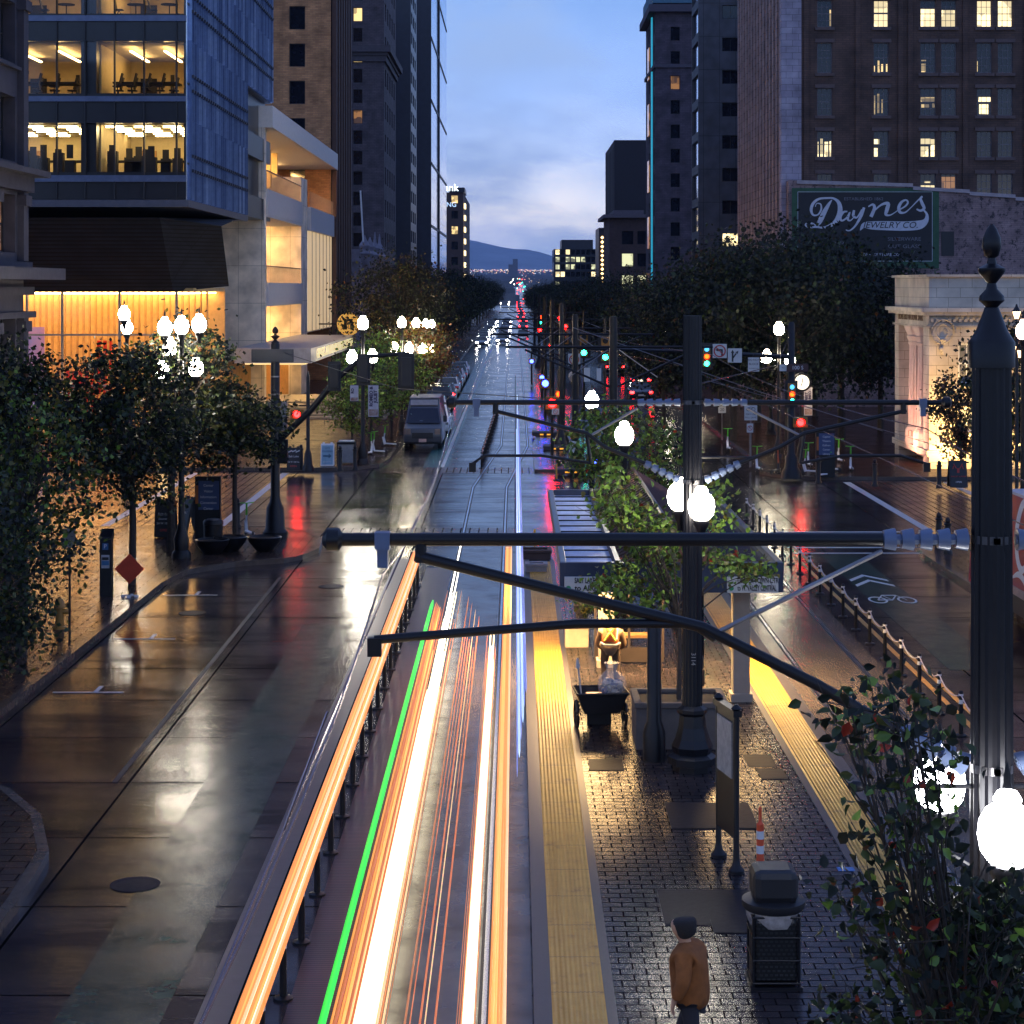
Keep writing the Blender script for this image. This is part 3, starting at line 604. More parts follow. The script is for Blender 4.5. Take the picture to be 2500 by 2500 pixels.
# blue glass side: fins and brackets
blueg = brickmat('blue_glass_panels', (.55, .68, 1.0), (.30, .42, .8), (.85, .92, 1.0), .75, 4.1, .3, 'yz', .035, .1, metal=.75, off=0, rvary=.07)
c = MB(t.location); zlow = GZ(205, 121.9)
c.box(X1 - .04, X1 + .02, YF, 121.9, Z0, ZT); c.box(X1 - .04, X1 + .02, 121.9, 134.8, zlow, ZT); c.build('side_glazing', blueg, t)
rf = random.Random(77); fc = [MB(t.location) for _ in range(4)]
for i in range(46):
    y = YF + .4 + i * .75; z = Z0 if y < 121.6 else zlow
    while z < ZT: h2 = 4.08; fc[rf.choice((0, 0, 0, 0, 1, 1, 1, 2))].box(X1 + .02, X1 + .2, y, y + .035, z, min(ZT, z + h2 - .03)); z += h2
for c, m_ in zip(fc, (mat('fin_glass_mid', (.24, .34, .56), .3, .5), mat('fin_glass_dark', (.15, .22, .40), .3, .5), mat('fin_glass_light', (.38, .50, .72), .3, .4), mat('fin_glass_pale', (.5, .6, .75), .3, .3))): o_ = c.build('glass_fins', m_, t); o_['kind'] = 'stuff'
c = MB(t.location)
for k in range(9):
    z = Z0 + 1.4 + k * 4.08
    for dz in (0, .75):
        for i in range(45):
            y = YF + .4 + i * .75
            if z + dz < zlow + .2 and y > 121: continue
            c.box(X1 + .2, X1 + .32, y - .07, y + .1, z + dz, z + dz + .16)
o_ = c.build('fin_bracket_studs', mat('dark_bracket', (.03, .035, .06), .4), t); o_['kind'] = 'stuff'
c = MB(t.location)
for k in range(9): z = Z0 + 1.8 + k * 4.08; c.box(X1 + .02, X1 + .07, YF, 121.8 if z < zlow else 134.8, z, z + .09)
c.build('side_transom', framed, t)
c = MB(t.location); c.box(XL, X1 + .1, YF - .1, 122, Z0 - .38, Z0 - .02); c.build('soffit_edge', mat('soffit_metal', (.09, .09, .12), .4), t)
# sloping louvred soffit and lobby
louv = brickmat('louvre_metal', (.018, .022, .04), (.015, .018, .034), (.004, .004, .005), 60, .2, .95, 'xz', .035, .9, off=0)
c = MB(t.location); zl = GZ(712, 108); xr = GX(505, YF)
c.add([(XL, YF + .6, Z0 - .9), (p_(385), YF + .6, Z0 - .9), (p_(360), 107.5, zl), (XL, 107.5, zl), (p_(505), YF + 5, Z0 - 1.2), (p_(475), 112, zl + .3)], [(0, 1, 2, 3), (1, 4, 5, 2)])
c.add([(XL, YF + .6, Z0 - .9), (p_(385), YF + .6, Z0 - .9), (p_(505), YF + 5, Z0 - 1.2), (XL, 118, Z0 - .4), (X1, 118, Z0 - .4)], [(0, 1, 2, 4, 3)])
c.build('louvred_soffit', louv, t)
lob = MB(t.location); lx0 = XL; lx1 = GX(470, 108); LY = 108
lob.box(lx0, lx1, LY + 12, LY + 12.2, .1, zl); lob.box(lx0, lx1, LY + .3, LY + 12, zl - .02, zl + .2)
lob.build('lobby_wall', mat('lobby_wall', (.75, .48, .2), .7), t)
lob = MB(t.location); lob.box(lx0, lx1, LY + .3, LY + 12, .16, .2); lob.build('lobby_floor', mat('lobby_floor', (.5, .42, .3), .25), t)
lob = MB(t.location)
for i in range(58):
    x = lx1 - .2 - i * .36; lob.box(x, x + .09, LY + 6, LY + 6.25, .2, zl)
lob.build('timber_fins', mat('timber_fin', (.65, .36, .12), .55), t)
lob = MB(t.location)
for k in range(6): lob.box(lx0 + 1, lx1 - .5, LY + 1.5 + k * 2, LY + 1.8 + k * 2, zl - .14, zl - .06)
lob.build('lobby_light', emit('lobby_strip_light', (1, .62, .24), 17), t)
lob = MB(t.location); xr_ = GX(330, LY + 9)
lob.box(GX(160, LY + 9), GX(240, LY + 9), LY + 8.6, LY + 9, .2, 3.6); lob.box(GX(240, LY + 9), GX(275, LY + 9), LY + 8.6, LY + 9, 2.2, 5.4); lob.build('red_wall', mat('red_wall', (.6, .04, .02), .5), t)
lob = MB(t.location); lob.box(GX(20, LY), GX(108, LY + 4), LY + 4, LY + 4.1, 1.2, 6.3)
mm_ = mat('screen_mural', (.5, .22, .3), .3, vary=.6, scale=.6, col2=(.15, .18, .5)); mm_.node_tree.nodes['Principled BSDF'].inputs['Emission Strength'].default_value = .35
mm_.node_tree.links.new(mm_.node_tree.nodes['Color Ramp'].outputs[0] if 'Color Ramp' in mm_.node_tree.nodes else mm_.node_tree.nodes['ColorRamp'].outputs[0], mm_.node_tree.nodes['Principled BSDF'].inputs['Emission Color'])
lob.build('lobby_screen', mm_, t)
lob = MB(t.location)
for z in (3.1, 5.9): lob.box(lx0, lx1, LY - .06, LY + .06, z, z + .1)
for px in (66, 152, 292, 431): x = GX(px, LY); lob.box(x - .06, x + .06, LY - .08, LY + .1, .15, zl)
lob.build('lobby_mullion', mat('pale_mullion', (.5, .42, .3), .4), t)
lob = MB(t.location); lob.add([(lx0, LY, .15), (lx1, LY, .15), (lx1, LY, zl), (lx0, LY, zl)], [(0, 1, 2, 3)]); lob.build('lobby_glazing', G, t)
lob = MB(t.location)
for (px, py) in ((400, 500), (400, 730), (402, 540)): x = GX(px, LY + 3); lob.lathe([(.05, .3), (.2, .2), (.24, 0), (.2, -.2), (.06, -.28)], (x, LY + 3, 3.2 + (730 - py) * .006), 14)
lob.build('pendant_lamp', emit('pendant_glow', (1, .75, .35), 8), t)

# ---- the white theatre
YE = 131.0; q = lambda py: GZ(py, YE); p_ = lambda px: GX(px, YE); yy_ = lambda px: F * (-X1) / (CX - px)
wst = brickmat('white_stone_panels', (.95, .83, .68), (.92, .79, .64), (.3, .25, .2), 1.55, 2.5, .6, 'xz', .012, .1, off=0)
t = thing('white_theatre', 'white stone theatre with glowing balconies and a lettered canopy beyond the glass office block', 'theatre', (-22, 150, 0))
b = MB(t.location); ztop = q(258); YB = yy_(810)
b.box(-46, X1 - 5, YE, YB, 0, ztop - 1.6); b.box(X1 - 5, X1, YE, YE + .9, 0, ztop - .6)
pier0, pier1 = yy_(735), yy_(750)
b.box(X1 - 5, X1, pier0, pier1, 0, GZ(432, pier0)); b.box(X1 - 3, X1, pier1, YB, 4.9, GZ(555, pier1) - .02); b.build('wall', wst, t)
b = MB(t.location); b.box(X1 - 9, X1 + .55, YE - .02, yy_(800) + 4, ztop - 1.45, ztop); b.build('roof_fascia', mat('pale_fascia', (.85, .80, .74), .6, vary=.12, scale=4), t)
gl = mat('warm_loggia_wall', (.8, .58, .26), .7, vary=.1)
b = MB(t.location); b.box(X1 - 5.0, X1 - 4.9, YE + .9, pier0, .2, ztop - 1.46); b.build('loggia_wall', gl, t)
b = MB(t.location)
for i in range(6): y = YE + 4 + i * 4.2; b.box(X1 - 3.2, X1 - 2.2, y, y + .5, q(420), ztop - 1.46)
b.build('loggia_fin', gl, t)
le = emit('soffit_light', (1, .58, .2), 170)
for (z, ya, yb, xx) in ((ztop - 1.5, YE + 2, yy_(790), X1 - 4.4), (q(530), YE + 1.2, pier0 - 1, X1 - 3.6), (q(752), YE + 1, pier0 - 1, X1 - 3.6)):
    b = MB(t.location); b.box(xx, xx + .22, ya, yb, z - .06, z); b.build('soffit_light', le, t)
balm = mat('pale_balcony', (.56, .54, .55), .7, vary=.1)
for (ra, rb, sb_) in ((415, 460, 528), (650, 690, 748)):
    b = MB(t.location); yb = pier0 - .2; yd = YE + .9
    b.box(X1 - 4.9, X1 + .12, yd, yb, q(sb_), q(sb_) + .2); b.box(X1 - .1, X1 + .15, yd, yb, q(sb_) + .2, q(rb)); b.box(X1 - 4.8, X1 - .1, yd - .02, yd + .16, q(sb_) + .2, q(rb)); b.build('balcony', balm, t)
    c = MB(t.location)
    for i in range(38): y = yd + (yb - yd) * i / 38; c.box(X1, X1 + .03, y, y + .035, q(rb), q(ra))
    for i in range(18): x = X1 - 4.8 + 4.8 * i / 18; c.box(x, x + .035, yd, yd + .03, q(rb), q(ra))
    c.box(X1 - .02, X1 + .06, yd, yb, q(ra), q(ra) + .06); c.build('balcony_railing', mat('bronze_rail', (.3, .2, .14), .5), t)
b = MB(t.location); zc = GZ(505, pier1); b.box(X1 - 3, X1 + .3, pier1, YB, zc - 1.9, zc); b.build('upper_box', balm, t)
c = MB(t.location)
for i in range(34): y = pier1 + (YB - pier1) * i / 34; c.box(X1 + .2, X1 + .24, y, y + .05, zc, zc + 1.25)
c.build('terrace_railing', mat('bronze_rail', (.3, .2, .14), .5), t)
# glowing curtain wall above the canopy
cw = bpy.data.materials.new('backlit_curtain'); cw.use_nodes = True; tt = cw.node_tree; bs = tt.nodes['Principled BSDF']
tcn = tt.nodes.new('ShaderNodeTexCoord'); wv = tt.nodes.new('ShaderNodeTexWave'); wv.bands_direction = 'Y'; wv.inputs['Scale'].default_value = .42; wv.inputs['Distortion'].default_value = 2.2; wv.inputs['Detail'].default_value = 4
tt.links.new(tcn.outputs['Object'], wv.inputs['Vector']); rmp = ramp(tt, [(0, (.5, .28, .1)), (.5, (.95, .66, .34)), (1, (1, .8, .5))]); tt.links.new(wv.outputs[0], rmp.inputs[0]); tt.links.new(rmp.outputs[0], bs.inputs['Emission Color']); bs.inputs['Emission Strength'].default_value = .72; bs.inputs['Base Color'].default_value = (.3, .25, .2, 1)
b = MB(t.location); b.box(X1 + .01, X1 + .06, pier1 + .1, YB - .1, 5.0, zc - 1.92); b.build('curtain_glazing', cw, t)
c = MB(t.location)
for i in range(1, 7): y = pier1 + (YB - pier1) * i / 7; c.box(X1 + .06, X1 + .12, y, y + .07, 5, zc - 1.9)
c.build('curtain_mullion', mat('pale_mullion2', (.5, .42, .32), .4), t)
# canopy with its lettering
cx0, cya, cyb = -12.4, 119.0, 153.0
b = MB(t.location); b.box(X1 - .3, cx0, cya, cyb, 3.95, 4.85); b.build('canopy', mat('canopy_metal', (.45, .45, .48), .35, .3), t)
b = MB(t.location); b.box(X1 + .3, cx0 - .4, cya + .4, cyb - .4, 3.86, 3.93); b.build('canopy_light', emit('canopy_soffit_light', (1, .66, .28), 1.6), t)
text('GEORGE S. AND DOLORES DORE ECCLES THEATER', .85, face_px(cx0 + .05, (cya + cyb) / 2 - .5, 4.4), emit('gold_letters', (1, .78, .38), .8), t, 'canopy_lettering', width=27)
b = MB(t.location)
for i in range(46): y = 121 + i * .7; b.box(X1 - 1.2, X1 - .9, y, y + .12, .2, 3.9)
b.build('entrance_fins', mat('timber_fin', (.65, .36, .12), .55), t)
b = MB(t.location); b.box(X1 - 4.4, X1 - 4.2, 120, 154, .2, 3.9); b.build('entrance_wall', mat('lobby_wall', (.75, .48, .2), .7), t)
b = MB(t.location)
b.box(p_(390), p_(530), YE - 5, YE - 4.9, .2, q(700)); b.build('low_glass_screen', mat('low_glass_screen', (.16, .11, .07), .1, .3, vary=.5, scale=1.5), t)

# ---- brown brick tower (left)
rust = brickmat('rust_brick', (.62, .30, .12), (.44, .2, .08), (.3, .17, .1), .5, .16, .8, stain=None)
Y2 = 178.0; q = lambda py: GZ(py, Y2); U0 = lambda px: abs(GX(px, Y2) - X1)
nops = []
for k in range(-6, 5):
    zt = q(106 + 91 * k); zb = q(163 + 91 * k)
    if zb > 5: nops.append((U0(745), U0(706), zb, zt)); 
for k in range(-6, 5):
    if q(163 + 91 * k) > 5: nops.append((U0(745) + 4.3, U0(706) + 4.3, q(163 + 91 * k), q(106 + 91 * k)))
t, O, U, Nn, US, NS = tower('brick_tower', 'tall rust brown brick tower rising behind the white theatre', X1, -34, Y2, 195, 52, rust, nops, [], lambda f, i, o: darkpane, sill=None)
c = MB(t.location)
for i in range(7): y = Y2 + .3 + i * 2.6; c.box(X1, X1 + .5, y, y + .9, 0, 52)
c.build('pier', mat('dark_rust_pier', (.10, .05, .035), .7), t)
c = MB(t.location); c.box(X1 + .01, X1 + .08, Y2 + .2, 194.8, 0, 52); c.build('dark_strip_glazing', darkpane, t)
# ---- dark masonry tower with cornice (left)
slate = brickmat('soot_brown_brick', (.13, .10, .11), (.10, .08, .09), (.03, .025, .03), .6, .2, .85)
Y3 = 250.0; q = lambda py: GZ(py, Y3); U0 = lambda px: abs(GX(px, Y3) - X1)
nops = [(U0(885), U0(862), q(118 + 50 * k + 34), q(118 + 50 * k)) for k in range(-4, 10) if q(118 + 50 * k + 34) > 3] + [(U0(885) + 3.6, U0(862) + 3.6, q(118 + 50 * k + 34), q(118 + 50 * k)) for k in range(-4, 10) if q(118 + 50 * k + 34) > 3]
nops = nops + []
sops = [(2 + 4.5 * j, 4.2 + 4.5 * j, z, z + 2.2) for j in range(5) for z in np.arange(5, 54, 4.2)]
litset = {(0, 1), (0, 3), (0, 4), (0, 6)}
t, O, U, Nn, US, NS = tower('dark_masonry_tower', 'dark stone-banded masonry tower with a heavy cornice past the rust brick tower', X1, -40, Y3, 275, 58, slate, nops, sops, lambda f, i, o: (warm if (f, i) in {(0, 2), (0, 4)} else amberw if (f, i) == (0, 7) else darkpane))
for py, o_ in ((128, .9), (136, .5), (150, .3)): coping(t, X1, -40, Y3, 275, q(py), o_, .8, mat('soot_stone', (.09, .075, .085), .8))
# ---- tower with a lit window strip, then the blue glass tower
def tw(name, label, pxa, pxb, pxn, h, wm, smat, xo=-45, sops=None, lit=None, nops=None):
    Ya = F * (-X1) / (CX - pxa); Yb = F * (-X1) / (CX - pxb)
    return tower(name, label, X1, xo, Ya, Yb, h, wm, nops or [], sops or [], lit or (lambda f, i, o: darkpane), stm=smat), Ya, Yb
nav = mat('navy_cladding', (.022, .024, .04), .35, vary=.3, scale=1)
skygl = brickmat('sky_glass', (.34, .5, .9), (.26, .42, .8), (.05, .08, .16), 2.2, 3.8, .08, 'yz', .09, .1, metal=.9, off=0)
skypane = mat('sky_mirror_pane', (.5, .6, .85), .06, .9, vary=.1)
(r1, ya, yb) = tw('slim_dark_tower', 'slim dark tower with a narrow strip of small mirror windows, before the blue glass tower', 1003, 1017, 0, 75, nav, mat('navy_street_face', (.03, .033, .05), .4),
     sops=[(.8 + 5.4 * j, 4.6 + 5.4 * j, z, z + 1.9) for j in range(3) for z in np.arange(3, 74, 3.2)], lit=lambda f, i, o: skypane,
     nops=[(3 + 4 * j, 5.4 + 4 * j, z, z + 1.9) for j in range(1) for z in np.arange(20, 66, 4.2)])
(r2, ya, yb) = tw('blue_glass_tower', 'tall dark tower with a blue glass street front, the tallest on the left', 1053, 1090, 0, 110, nav, skygl)
c = MB(r2[0].location)
for k in range(9): z = 8 + k * 12.5; c.box(X1 + .0, X1 + .12, ya, yb, z, z + .5)
c.box(X1, X1 + .3, ya + 35, ya + 37, 0, 110); c.build('street_transom', framed, r2[0])
# ---- distant bank tower with string of lights and rooftop sign
Yb1, Yb2 = 560.0, 640.0; XB = GX(1131, Yb1)
t, O, U, Nn, US, NS = tower('distant_bank_tower', 'far brown tower with a lit rooftop sign and lamps down its edge', XB, XB - 30, Yb1, Yb2, GZ(470, Yb1), mat('far_brown_brick', (.09, .055, .05), .8), [(1.5 + 3.6 * i, 3.4 + 3.6 * i, z, z + 2.3) for i in range(2) for z in np.arange(6, 34, 4.4)], [], lambda f, i, o: warm if i in (4, 6) else darkpane)
c = MB(t.location)
for k in range(9): z = 4 + k * 3.4; c.box(XB + .1, XB + .5, Yb1 + 4, Yb1 + 12, z, z + 1.4)
c.build('edge_lamps', emit('edge_lamp', (1, .75, .35), 3), t)
c = MB(t.location); c.box(XB - 4, XB + .4, Yb1 - .5, Yb1 + 20, GZ(470, Yb1), GZ(458, Yb1)); c.build('parapet', nav, t)
text('Bank', 2.9, face_cam(XB - 4.2, Yb1 - .6, GZ(459, Yb1)), emit('sign_white', (.8, .95, 1), 4), t, 'rooftop_sign')
text('ING', 1.9, face_cam(XB - 3.6, Yb1 - .15, GZ(500, Yb1)), emit('sign_pale', (.5, .7, 1), 1.4), t, 'wall_sign')
# ---- low ornate fronts between (left)
t = thing('ornate_low_building', 'low old building with carved pinnacles squeezed between the left towers', 'building', (-20, 228, 0))
ow = mat('pale_carved_stone', (.24, .22, .27), .75, vary=.4, scale=1.5, bump=.4)
b = MB(t.location); b.box(-34, X1 - .2, 215, 249, 0, GZ(640, 215)); b.box(-34, X1 - .2, 214.6, 215, GZ(640, 215), GZ(575, 215) - 1.5); b.build('wall', [ow], t)
for i, (px, top) in enumerate(((898, 570), (912, 575), (925, 500), (938, 510))):
    Y = F * 16.9 / (CX - px); Y = min(Y, 248); c = MB(t.location)
    c.lathe([(.7, 0), (.7, GZ(620, 220) - .5), (.95, GZ(620, 220)), (.5, GZ(610, 220)), (.62, GZ(600, 220)), (.2, GZ(585, 220)), (.05, GZ(575, 220) + (.8 if i > 1 else 0))], (X1, 218 + i * 8, 0), 10); c.build('pinnacle', ow, t, True)
b = MB(t.location); b.tube([(GX(880, 214), 214, GZ(465, 214)), (GX(887, 214), 214, GZ(590, 214))], .1, 6); b.build('roof_mast', white, t)
# theatre-sign projecting and round n sign
t = thing('round_shop_sign', 'round orange sign with a black letter n hanging over the left pavement', 'sign', (GX(851, 165), 165, GZ(791, 165)))
MB(t.location).lathe([(.98, 0), (.98, .3)], t.location, 28, axis='y').build('disc', emit('orange_sign', (1, .5, .1), .55), t)
text('n', 1.8, face_cam(t.location.x, 164.97, t.location.z + .12), black, t, 'letter', bold=.05)
MB(t.location).tube([(t.location.x, 165.1, t.location.z), (t.location.x - 2.5, 165.1, t.location.z)], .06).build('bracket', black, t)

# ================================================================ right side
XR = 19.3
# brick office with fluted street front
Yr = XR * F / (1922 - CX); Yr2 = XR * F / (1808 - CX); brk = brickmat('umber_brick', (.135, .078, .058), (.10, .06, .048), (.05, .035, .03), .5, .16, .85)
q = lambda py: GZ(py, Yr); U0 = lambda px: GX(px, Yr) - XR
cols_ = [(1995, 2032), (2133, 2170), (2247, 2285), (2298, 2335), (2385, 2422), (2436, 2473), (2540, 2577), (2590, 2627)]
rows_ = [(-108, -40), (0, 66), (104, 178), (215, 282), (320, 384), (424, 498), (530, 596), (640, 700)]
nops = [(U0(a), U0(b_), q(d_), q(c_)) for a, b_ in cols_ for c_, d_ in rows_]
LT = {(1, 0): (warm, [(.85, .95, .05, .65)]), (1, 1): (warm2, [(.02, .98, .03, .5), (.05, .95, .55, .98)]), (1, 2): (None, None), (1, 4): (warm2, [(0, 1, 0, 1)]), (1, 5): (warm2, [(0, 1, 0, 1)]), (1, 2): (warm2, [(0, 1, .02, .68)]), (1, 3): (warm2, [(0, 1, .02, .64)]),
      (2, 1): (warm, [(.02, .12, .05, .25), (.3, .42, .03, .42), (.52, .68, .05, .3), (.85, .95, .05, .3)]), (2, 2): (warm, [(.1, .38, .04, .32), (.1, .4, .4, .44)]), (2, 4): (warm, [(.02, .1, .05, .4)]),
      (3, 1): (warm, [(.02, .14, .05, .75), (.28, .4, .1, .8), (.55, .64, .1, .6)]), (3, 2): (warm, [(.03, .97, .5, .68), (.1, .6, .3, .42), (.8, .97, .3, .45)]), (3, 4): (warm2, [(.15, .95, .5, .68), (.2, .8, .06, .42)]),
      (4, 0): (warm2, [(.03, .13, .03, .6), (.25, .4, .03, .72), (.5, .75, .03, .6), (.85, .97, .03, .62)]), (4, 1): (warm2, [(.03, .4, .5, .7), (.03, .3, .03, .36)]), (4, 2): (warm2, [(.03, .7, .5, .72), (.03, .55, .03, .42), (.7, .97, .03, .7)]),
      (5, 2): (warm2, [(.03, .97, .35, .62), (.3, .7, .7, .76)]), (5, 3): (amberw, [(0, 1, 0, .9)]), (6, 2): (amberw, [(0, 1, 0, 1)])}
LT = {k: v for k, v in LT.items() if v[0]}
t, O, U, Nn, US, NS = tower('brick_office_building', 'big dark brick office building with rows of sash windows, some lit, at the upper right', XR, XR + 42, Yr, Yr2, 42, brk, [], [], lambda f, i, o: darkpane)
bpy.data.objects.remove([c_ for c_ in t.children][0])
b = MB(t.location); facade(b, O, U, Nn, 42, 42, nops, .26); b.add([(XR, Yr, 42), (XR + 42, Yr, 42), (XR + 42, Yr2, 42), (XR, Yr2, 42), (XR, Yr2, 0), (XR + 42, Yr2, 0)], [(0, 1, 2, 3), (3, 2, 5, 4)]); b.build('wall', brk, t)
i = 0
for ci in range(len(cols_)):
    for ri in range(len(rows_)):
        op = nops[ci * len(rows_) + ri]; v = LT.get((ri, ci))
        window(t, O, U, Nn, op, framel, v[0] if v else darkpane, .18, 3, 4, .06, mat('sill_stone', (.13, .09, .085), .8), lights=v[1] if v else None)
b = MB(t.location)
for u in (U0(1962), U0(2088), U0(2192), U0(2216), U0(2350), U0(2500)): obox(b, O, U, Nn, u, u + .35, 0, 42, 0, .14)
b.build('brick_pilaster', brk, t)
b = MB(t.location); terra = brickmat('terracotta_ribs', (.42, .28, .25), (.34, .23, .21), (.2, .14, .12), 3, .62, .6, 'yz', .03, .3, off=0)
nr = 15; L_ = Yr2 - Yr - .9
for i in range(nr):
    y = Yr + .9 + L_ * i / nr; b.box(XR - .38, XR, y, y + L_ / nr * .42, 0, 42)
b.build('street_front_rib_molding', terra, t); b = MB(t.location); b.box(XR - .02, XR + .1, Yr + .9, Yr2, 0, 42); b.build('street_front_wall', mat('recess_shade_terracotta', (.14, .09, .085), .7, vary=.3), t)  # shade in the recesses between ribs is put into the wall's darker colour
b = MB(t.location); b.box(XR - .42, XR + 1.0, Yr - .04, Yr + .9, 0, 42); b.build('corner_quoins', brickmat('pale_quoins', (.42, .38, .46), (.34, .3, .38), (.12, .1, .12), .9, .45, .7), t)
# dark panel tower
Ya = XR * F / (1705 - CX); Yb = XR * F / (1689 - CX); U0 = lambda px: GX(px, Ya) - XR; q = lambda py: GZ(py, Ya)
nops = [(U0(1763), U0(1804), q(12 + 79.5 * k + 34), q(12 + 79.5 * k)) for k in range(-3, 10) if q(12 + 79.5 * k + 34) > 4]
pan = brickmat('charcoal_panels', (.07, .07, .088), (.06, .06, .076), (.012, .012, .016), 1.7, 3.5, .45, 'xz', .03, .2, off=0)
t, O, U, Nn, US, NS = tower('charcoal_panel_tower', 'charcoal panelled tower with big dark windows and one lit pair low down', XR, XR + 24, Ya, Yb, 62, pan, nops, [(.4, Yb - Ya - .4, z, z + 2.6) for z in np.arange(4, 60, 3.5)], lambda f, i, o: ((warm2 if abs(o[3] - q(12 + 79.5 * 7)) < 1 else darkpane) if f == 0 else skypane), nd=(2, 1))
# old brick tower with a neon line
Ya = XR * F / (1600 - CX); Yb = XR * F / (1577 - CX); U0 = lambda px: GX(px, Ya) - XR; q = lambda py: GZ(py, Ya)
oldb = brickmat('plum_brick', (.12, .09, .115), (.09, .07, .09), (.04, .035, .045), .7, .24, .85)
nops = [(U0(1637), U0(1660), q(65 + 59.7 * k + 34), q(65 + 59.7 * k)) for k in range(0, 11) if q(65 + 59.7 * k + 34) > 2]
t, O, U, Nn, US, NS = tower('plum_brick_tower', 'old plum coloured brick tower with a thin cyan light line up its street edge', XR, XR + 30, Ya, Yb, 51, oldb, nops, [(1.5 + 5 * j, 3.5 + 5 * j, z, z + 2.2) for j in range(3) for z in np.arange(4, 46, 3.6)], lambda f, i, o: amberw if (f, i) in ((0, 2),) else darkpane)
coping(t, XR, XR + 30, Ya, Yb, q(30), .9, 1.0, mat('plum_stone', (.10, .085, .11), .8)); coping(t, XR, XR + 30, Ya, Yb, q(8), .4, 2.2, mat('cyan_lit_crown', (.08, .2, .28), .6)); coping(t, XR, XR + 30, Ya, Yb, q(165), .25, .5, mat('plum_stone', (.10, .085, .11), .8))
c = MB(t.location); c.box(XR - .2, XR - .02, Ya + 5, Ya + 6, 6, 50); c.build('neon_line', emit('cyan_neon', (.03, .45, .65), .7), t)
c = MB(t.location)
for k in range(6): z = 6 + k * 8.1; c.box(XR - .16, XR - .02, Ya + 11, Ya + 14, z, z + 4.5)
c.build('lit_stair_window', amberw, t)
# farther right buildings
Y5 = 382.0; t, *_ = tower('dark_block_tower', 'dark flat-topped block standing tall beyond the plum brick tower', XR, XR + 26, Y5, 420, GZ(342, Y5), mat('near_black_brick', (.035, .03, .036), .8, vary=.3), [(9.6, 11.9, z, z + 2.7) for z in np.arange(6, 36, 4.3)], [(2 + 6 * j, 3.4 + 6 * j, z, z + 30) for j in range(6) for z in (6,)], lambda f, i, o: warm2 if (f, i) == (0, 3) else darkpane)
Y6 = 352.0; x6 = GX(1488, Y6); t, *_ = tower('brown_cornice_building', 'mid-height brown building with a bracketed cornice below the dark flat-topped block', x6, x6 + 22, Y6, 375, GZ(532, Y6), mat('brown_masonry', (.10, .06, .055), .85, vary=.35), [(u, u + 2.1, z, z + 2.4) for u in (2.2, 5.0, 8.6) for z in (4, 8.3, 12.2, 16.2)], [(2, 3.6, z, z + 2.4) for z in (4, 8, 12, 16)], lambda f, i, o: cool if (f, i) in ((0, 1), (0, 2), (0, 5), (0, 9), (0, 10)) else darkpane)
coping(t, x6, x6 + 22, Y6, 375, GZ(532, Y6), 1.1, .6, mat('pale_old_cornice', (.16, .13, .15), .8)); coping(t, x6 + 1, x6 + 6, Y6 + 1, 372, GZ(525, Y6), .2, .9, mat('pale_old_cornice', (.16, .13, .15), .8), 'parapet_block')
Y7 = 470.0; x7 = GX(1462, Y7); t, *_ = tower('lamp_strung_building', 'slim dark building with a column of round warm lamps, left of the cornice building', x7, x7 + 12, Y7, 490, GZ(556, Y7), nav, [], [], lambda f, i, o: darkpane)
c = MB(t.location)
for k in range(11): z = GZ(580 + 15.6 * k, Y7)
for k in range(11):
    z = GZ(580 + 11 * k, Y7)
    if z > 1: c.lathe([(.05, -.35), (.4, 0), (.05, .35)], (x7 + .8, Y7 - .5, z), 8)
c.build('lamp_string', emit('warm_bulb', (1, .62, .25), 5), t)
Y8 = 620.0; xa, xb = GX(1352, Y8), GX(1460, Y8); q = lambda py: GZ(py, Y8)
nops = [(.5 + 1.62 * j, 1.9 + 1.62 * j, q(d_), q(d_) + 1.7) for j in range(8) for d_ in (622, 640, 658, 676, 700, 722)]
rl = random.Random(4); LS = {i for i in range(48) if rl.random() < .42}
t, *_ = tower('far_glass_office', 'far square office block with scattered lit windows at the right end of the street', xa, xb, Y8, 650, q(608), mat('far_dark_glass', (.03, .035, .055), .2, .3), nops, [(1 + 3.4 * j, 3.6 + 3.4 * j, q(d_), q(d_) + 1.7) for j in range(6) for d_ in (640, 676)], lambda f, i, o: (cool if i % 3 else warm2) if i in LS else darkpane)
c = MB(t.location); c.box(xa + 2.5, xb - 1.5, Y8 + 2, 645, q(608), q(585)); c.build('roof_plant_room', nav, t)

# ---- party wall with the painted jewellery sign
Ys = 138.0; q = lambda py: GZ(py, Ys); p_ = lambda px: GX(px, Ys)
pink = brickmat('worn_pink_brick', (.36, .25, .24), (.30, .2, .2), (.2, .15, .15), .45, .15, .85, stain=(.05, .04, .045))
t = thing('painted_brick_building', 'worn pink-painted brick building with a big old painted jewellery sign', 'building', (p_(2200), Ys + 3, 0))
poly = [(p_(1925), 0), (p_(2600), 0), (p_(2600), q(486)), (p_(2478), q(486)), (p_(2478), q(478)), (p_(2366), q(474)), (p_(2366), q(466)), (p_(2228), q(462)), (p_(2228), q(452)), (p_(1950), q(440)), (p_(1925), q(440))]
MB(t.location).prismy(poly, Ys, Ys + 2.6).build('wall', pink, t)
c = MB(t.location)
for (a, za, b_, zb) in ((1945, 440, 2228, 448), (2228, 455, 2366, 463), (2366, 468, 2478, 475), (2478, 481, 2600, 486)): c.add([(p_(a), Ys - .15, q(za)), (p_(b_), Ys - .15, q(zb)), (p_(b_), Ys + 2.8, q(zb) + .05), (p_(a), Ys + 2.8, q(za) + .05), (p_(a), Ys - .15, q(za) - .25), (p_(b_), Ys - .15, q(zb) - .25)], [(0, 1, 2, 3), (4, 5, 1, 0)])
c.build('coping', mat('pale_coping', (.42, .36, .38), .7), t)
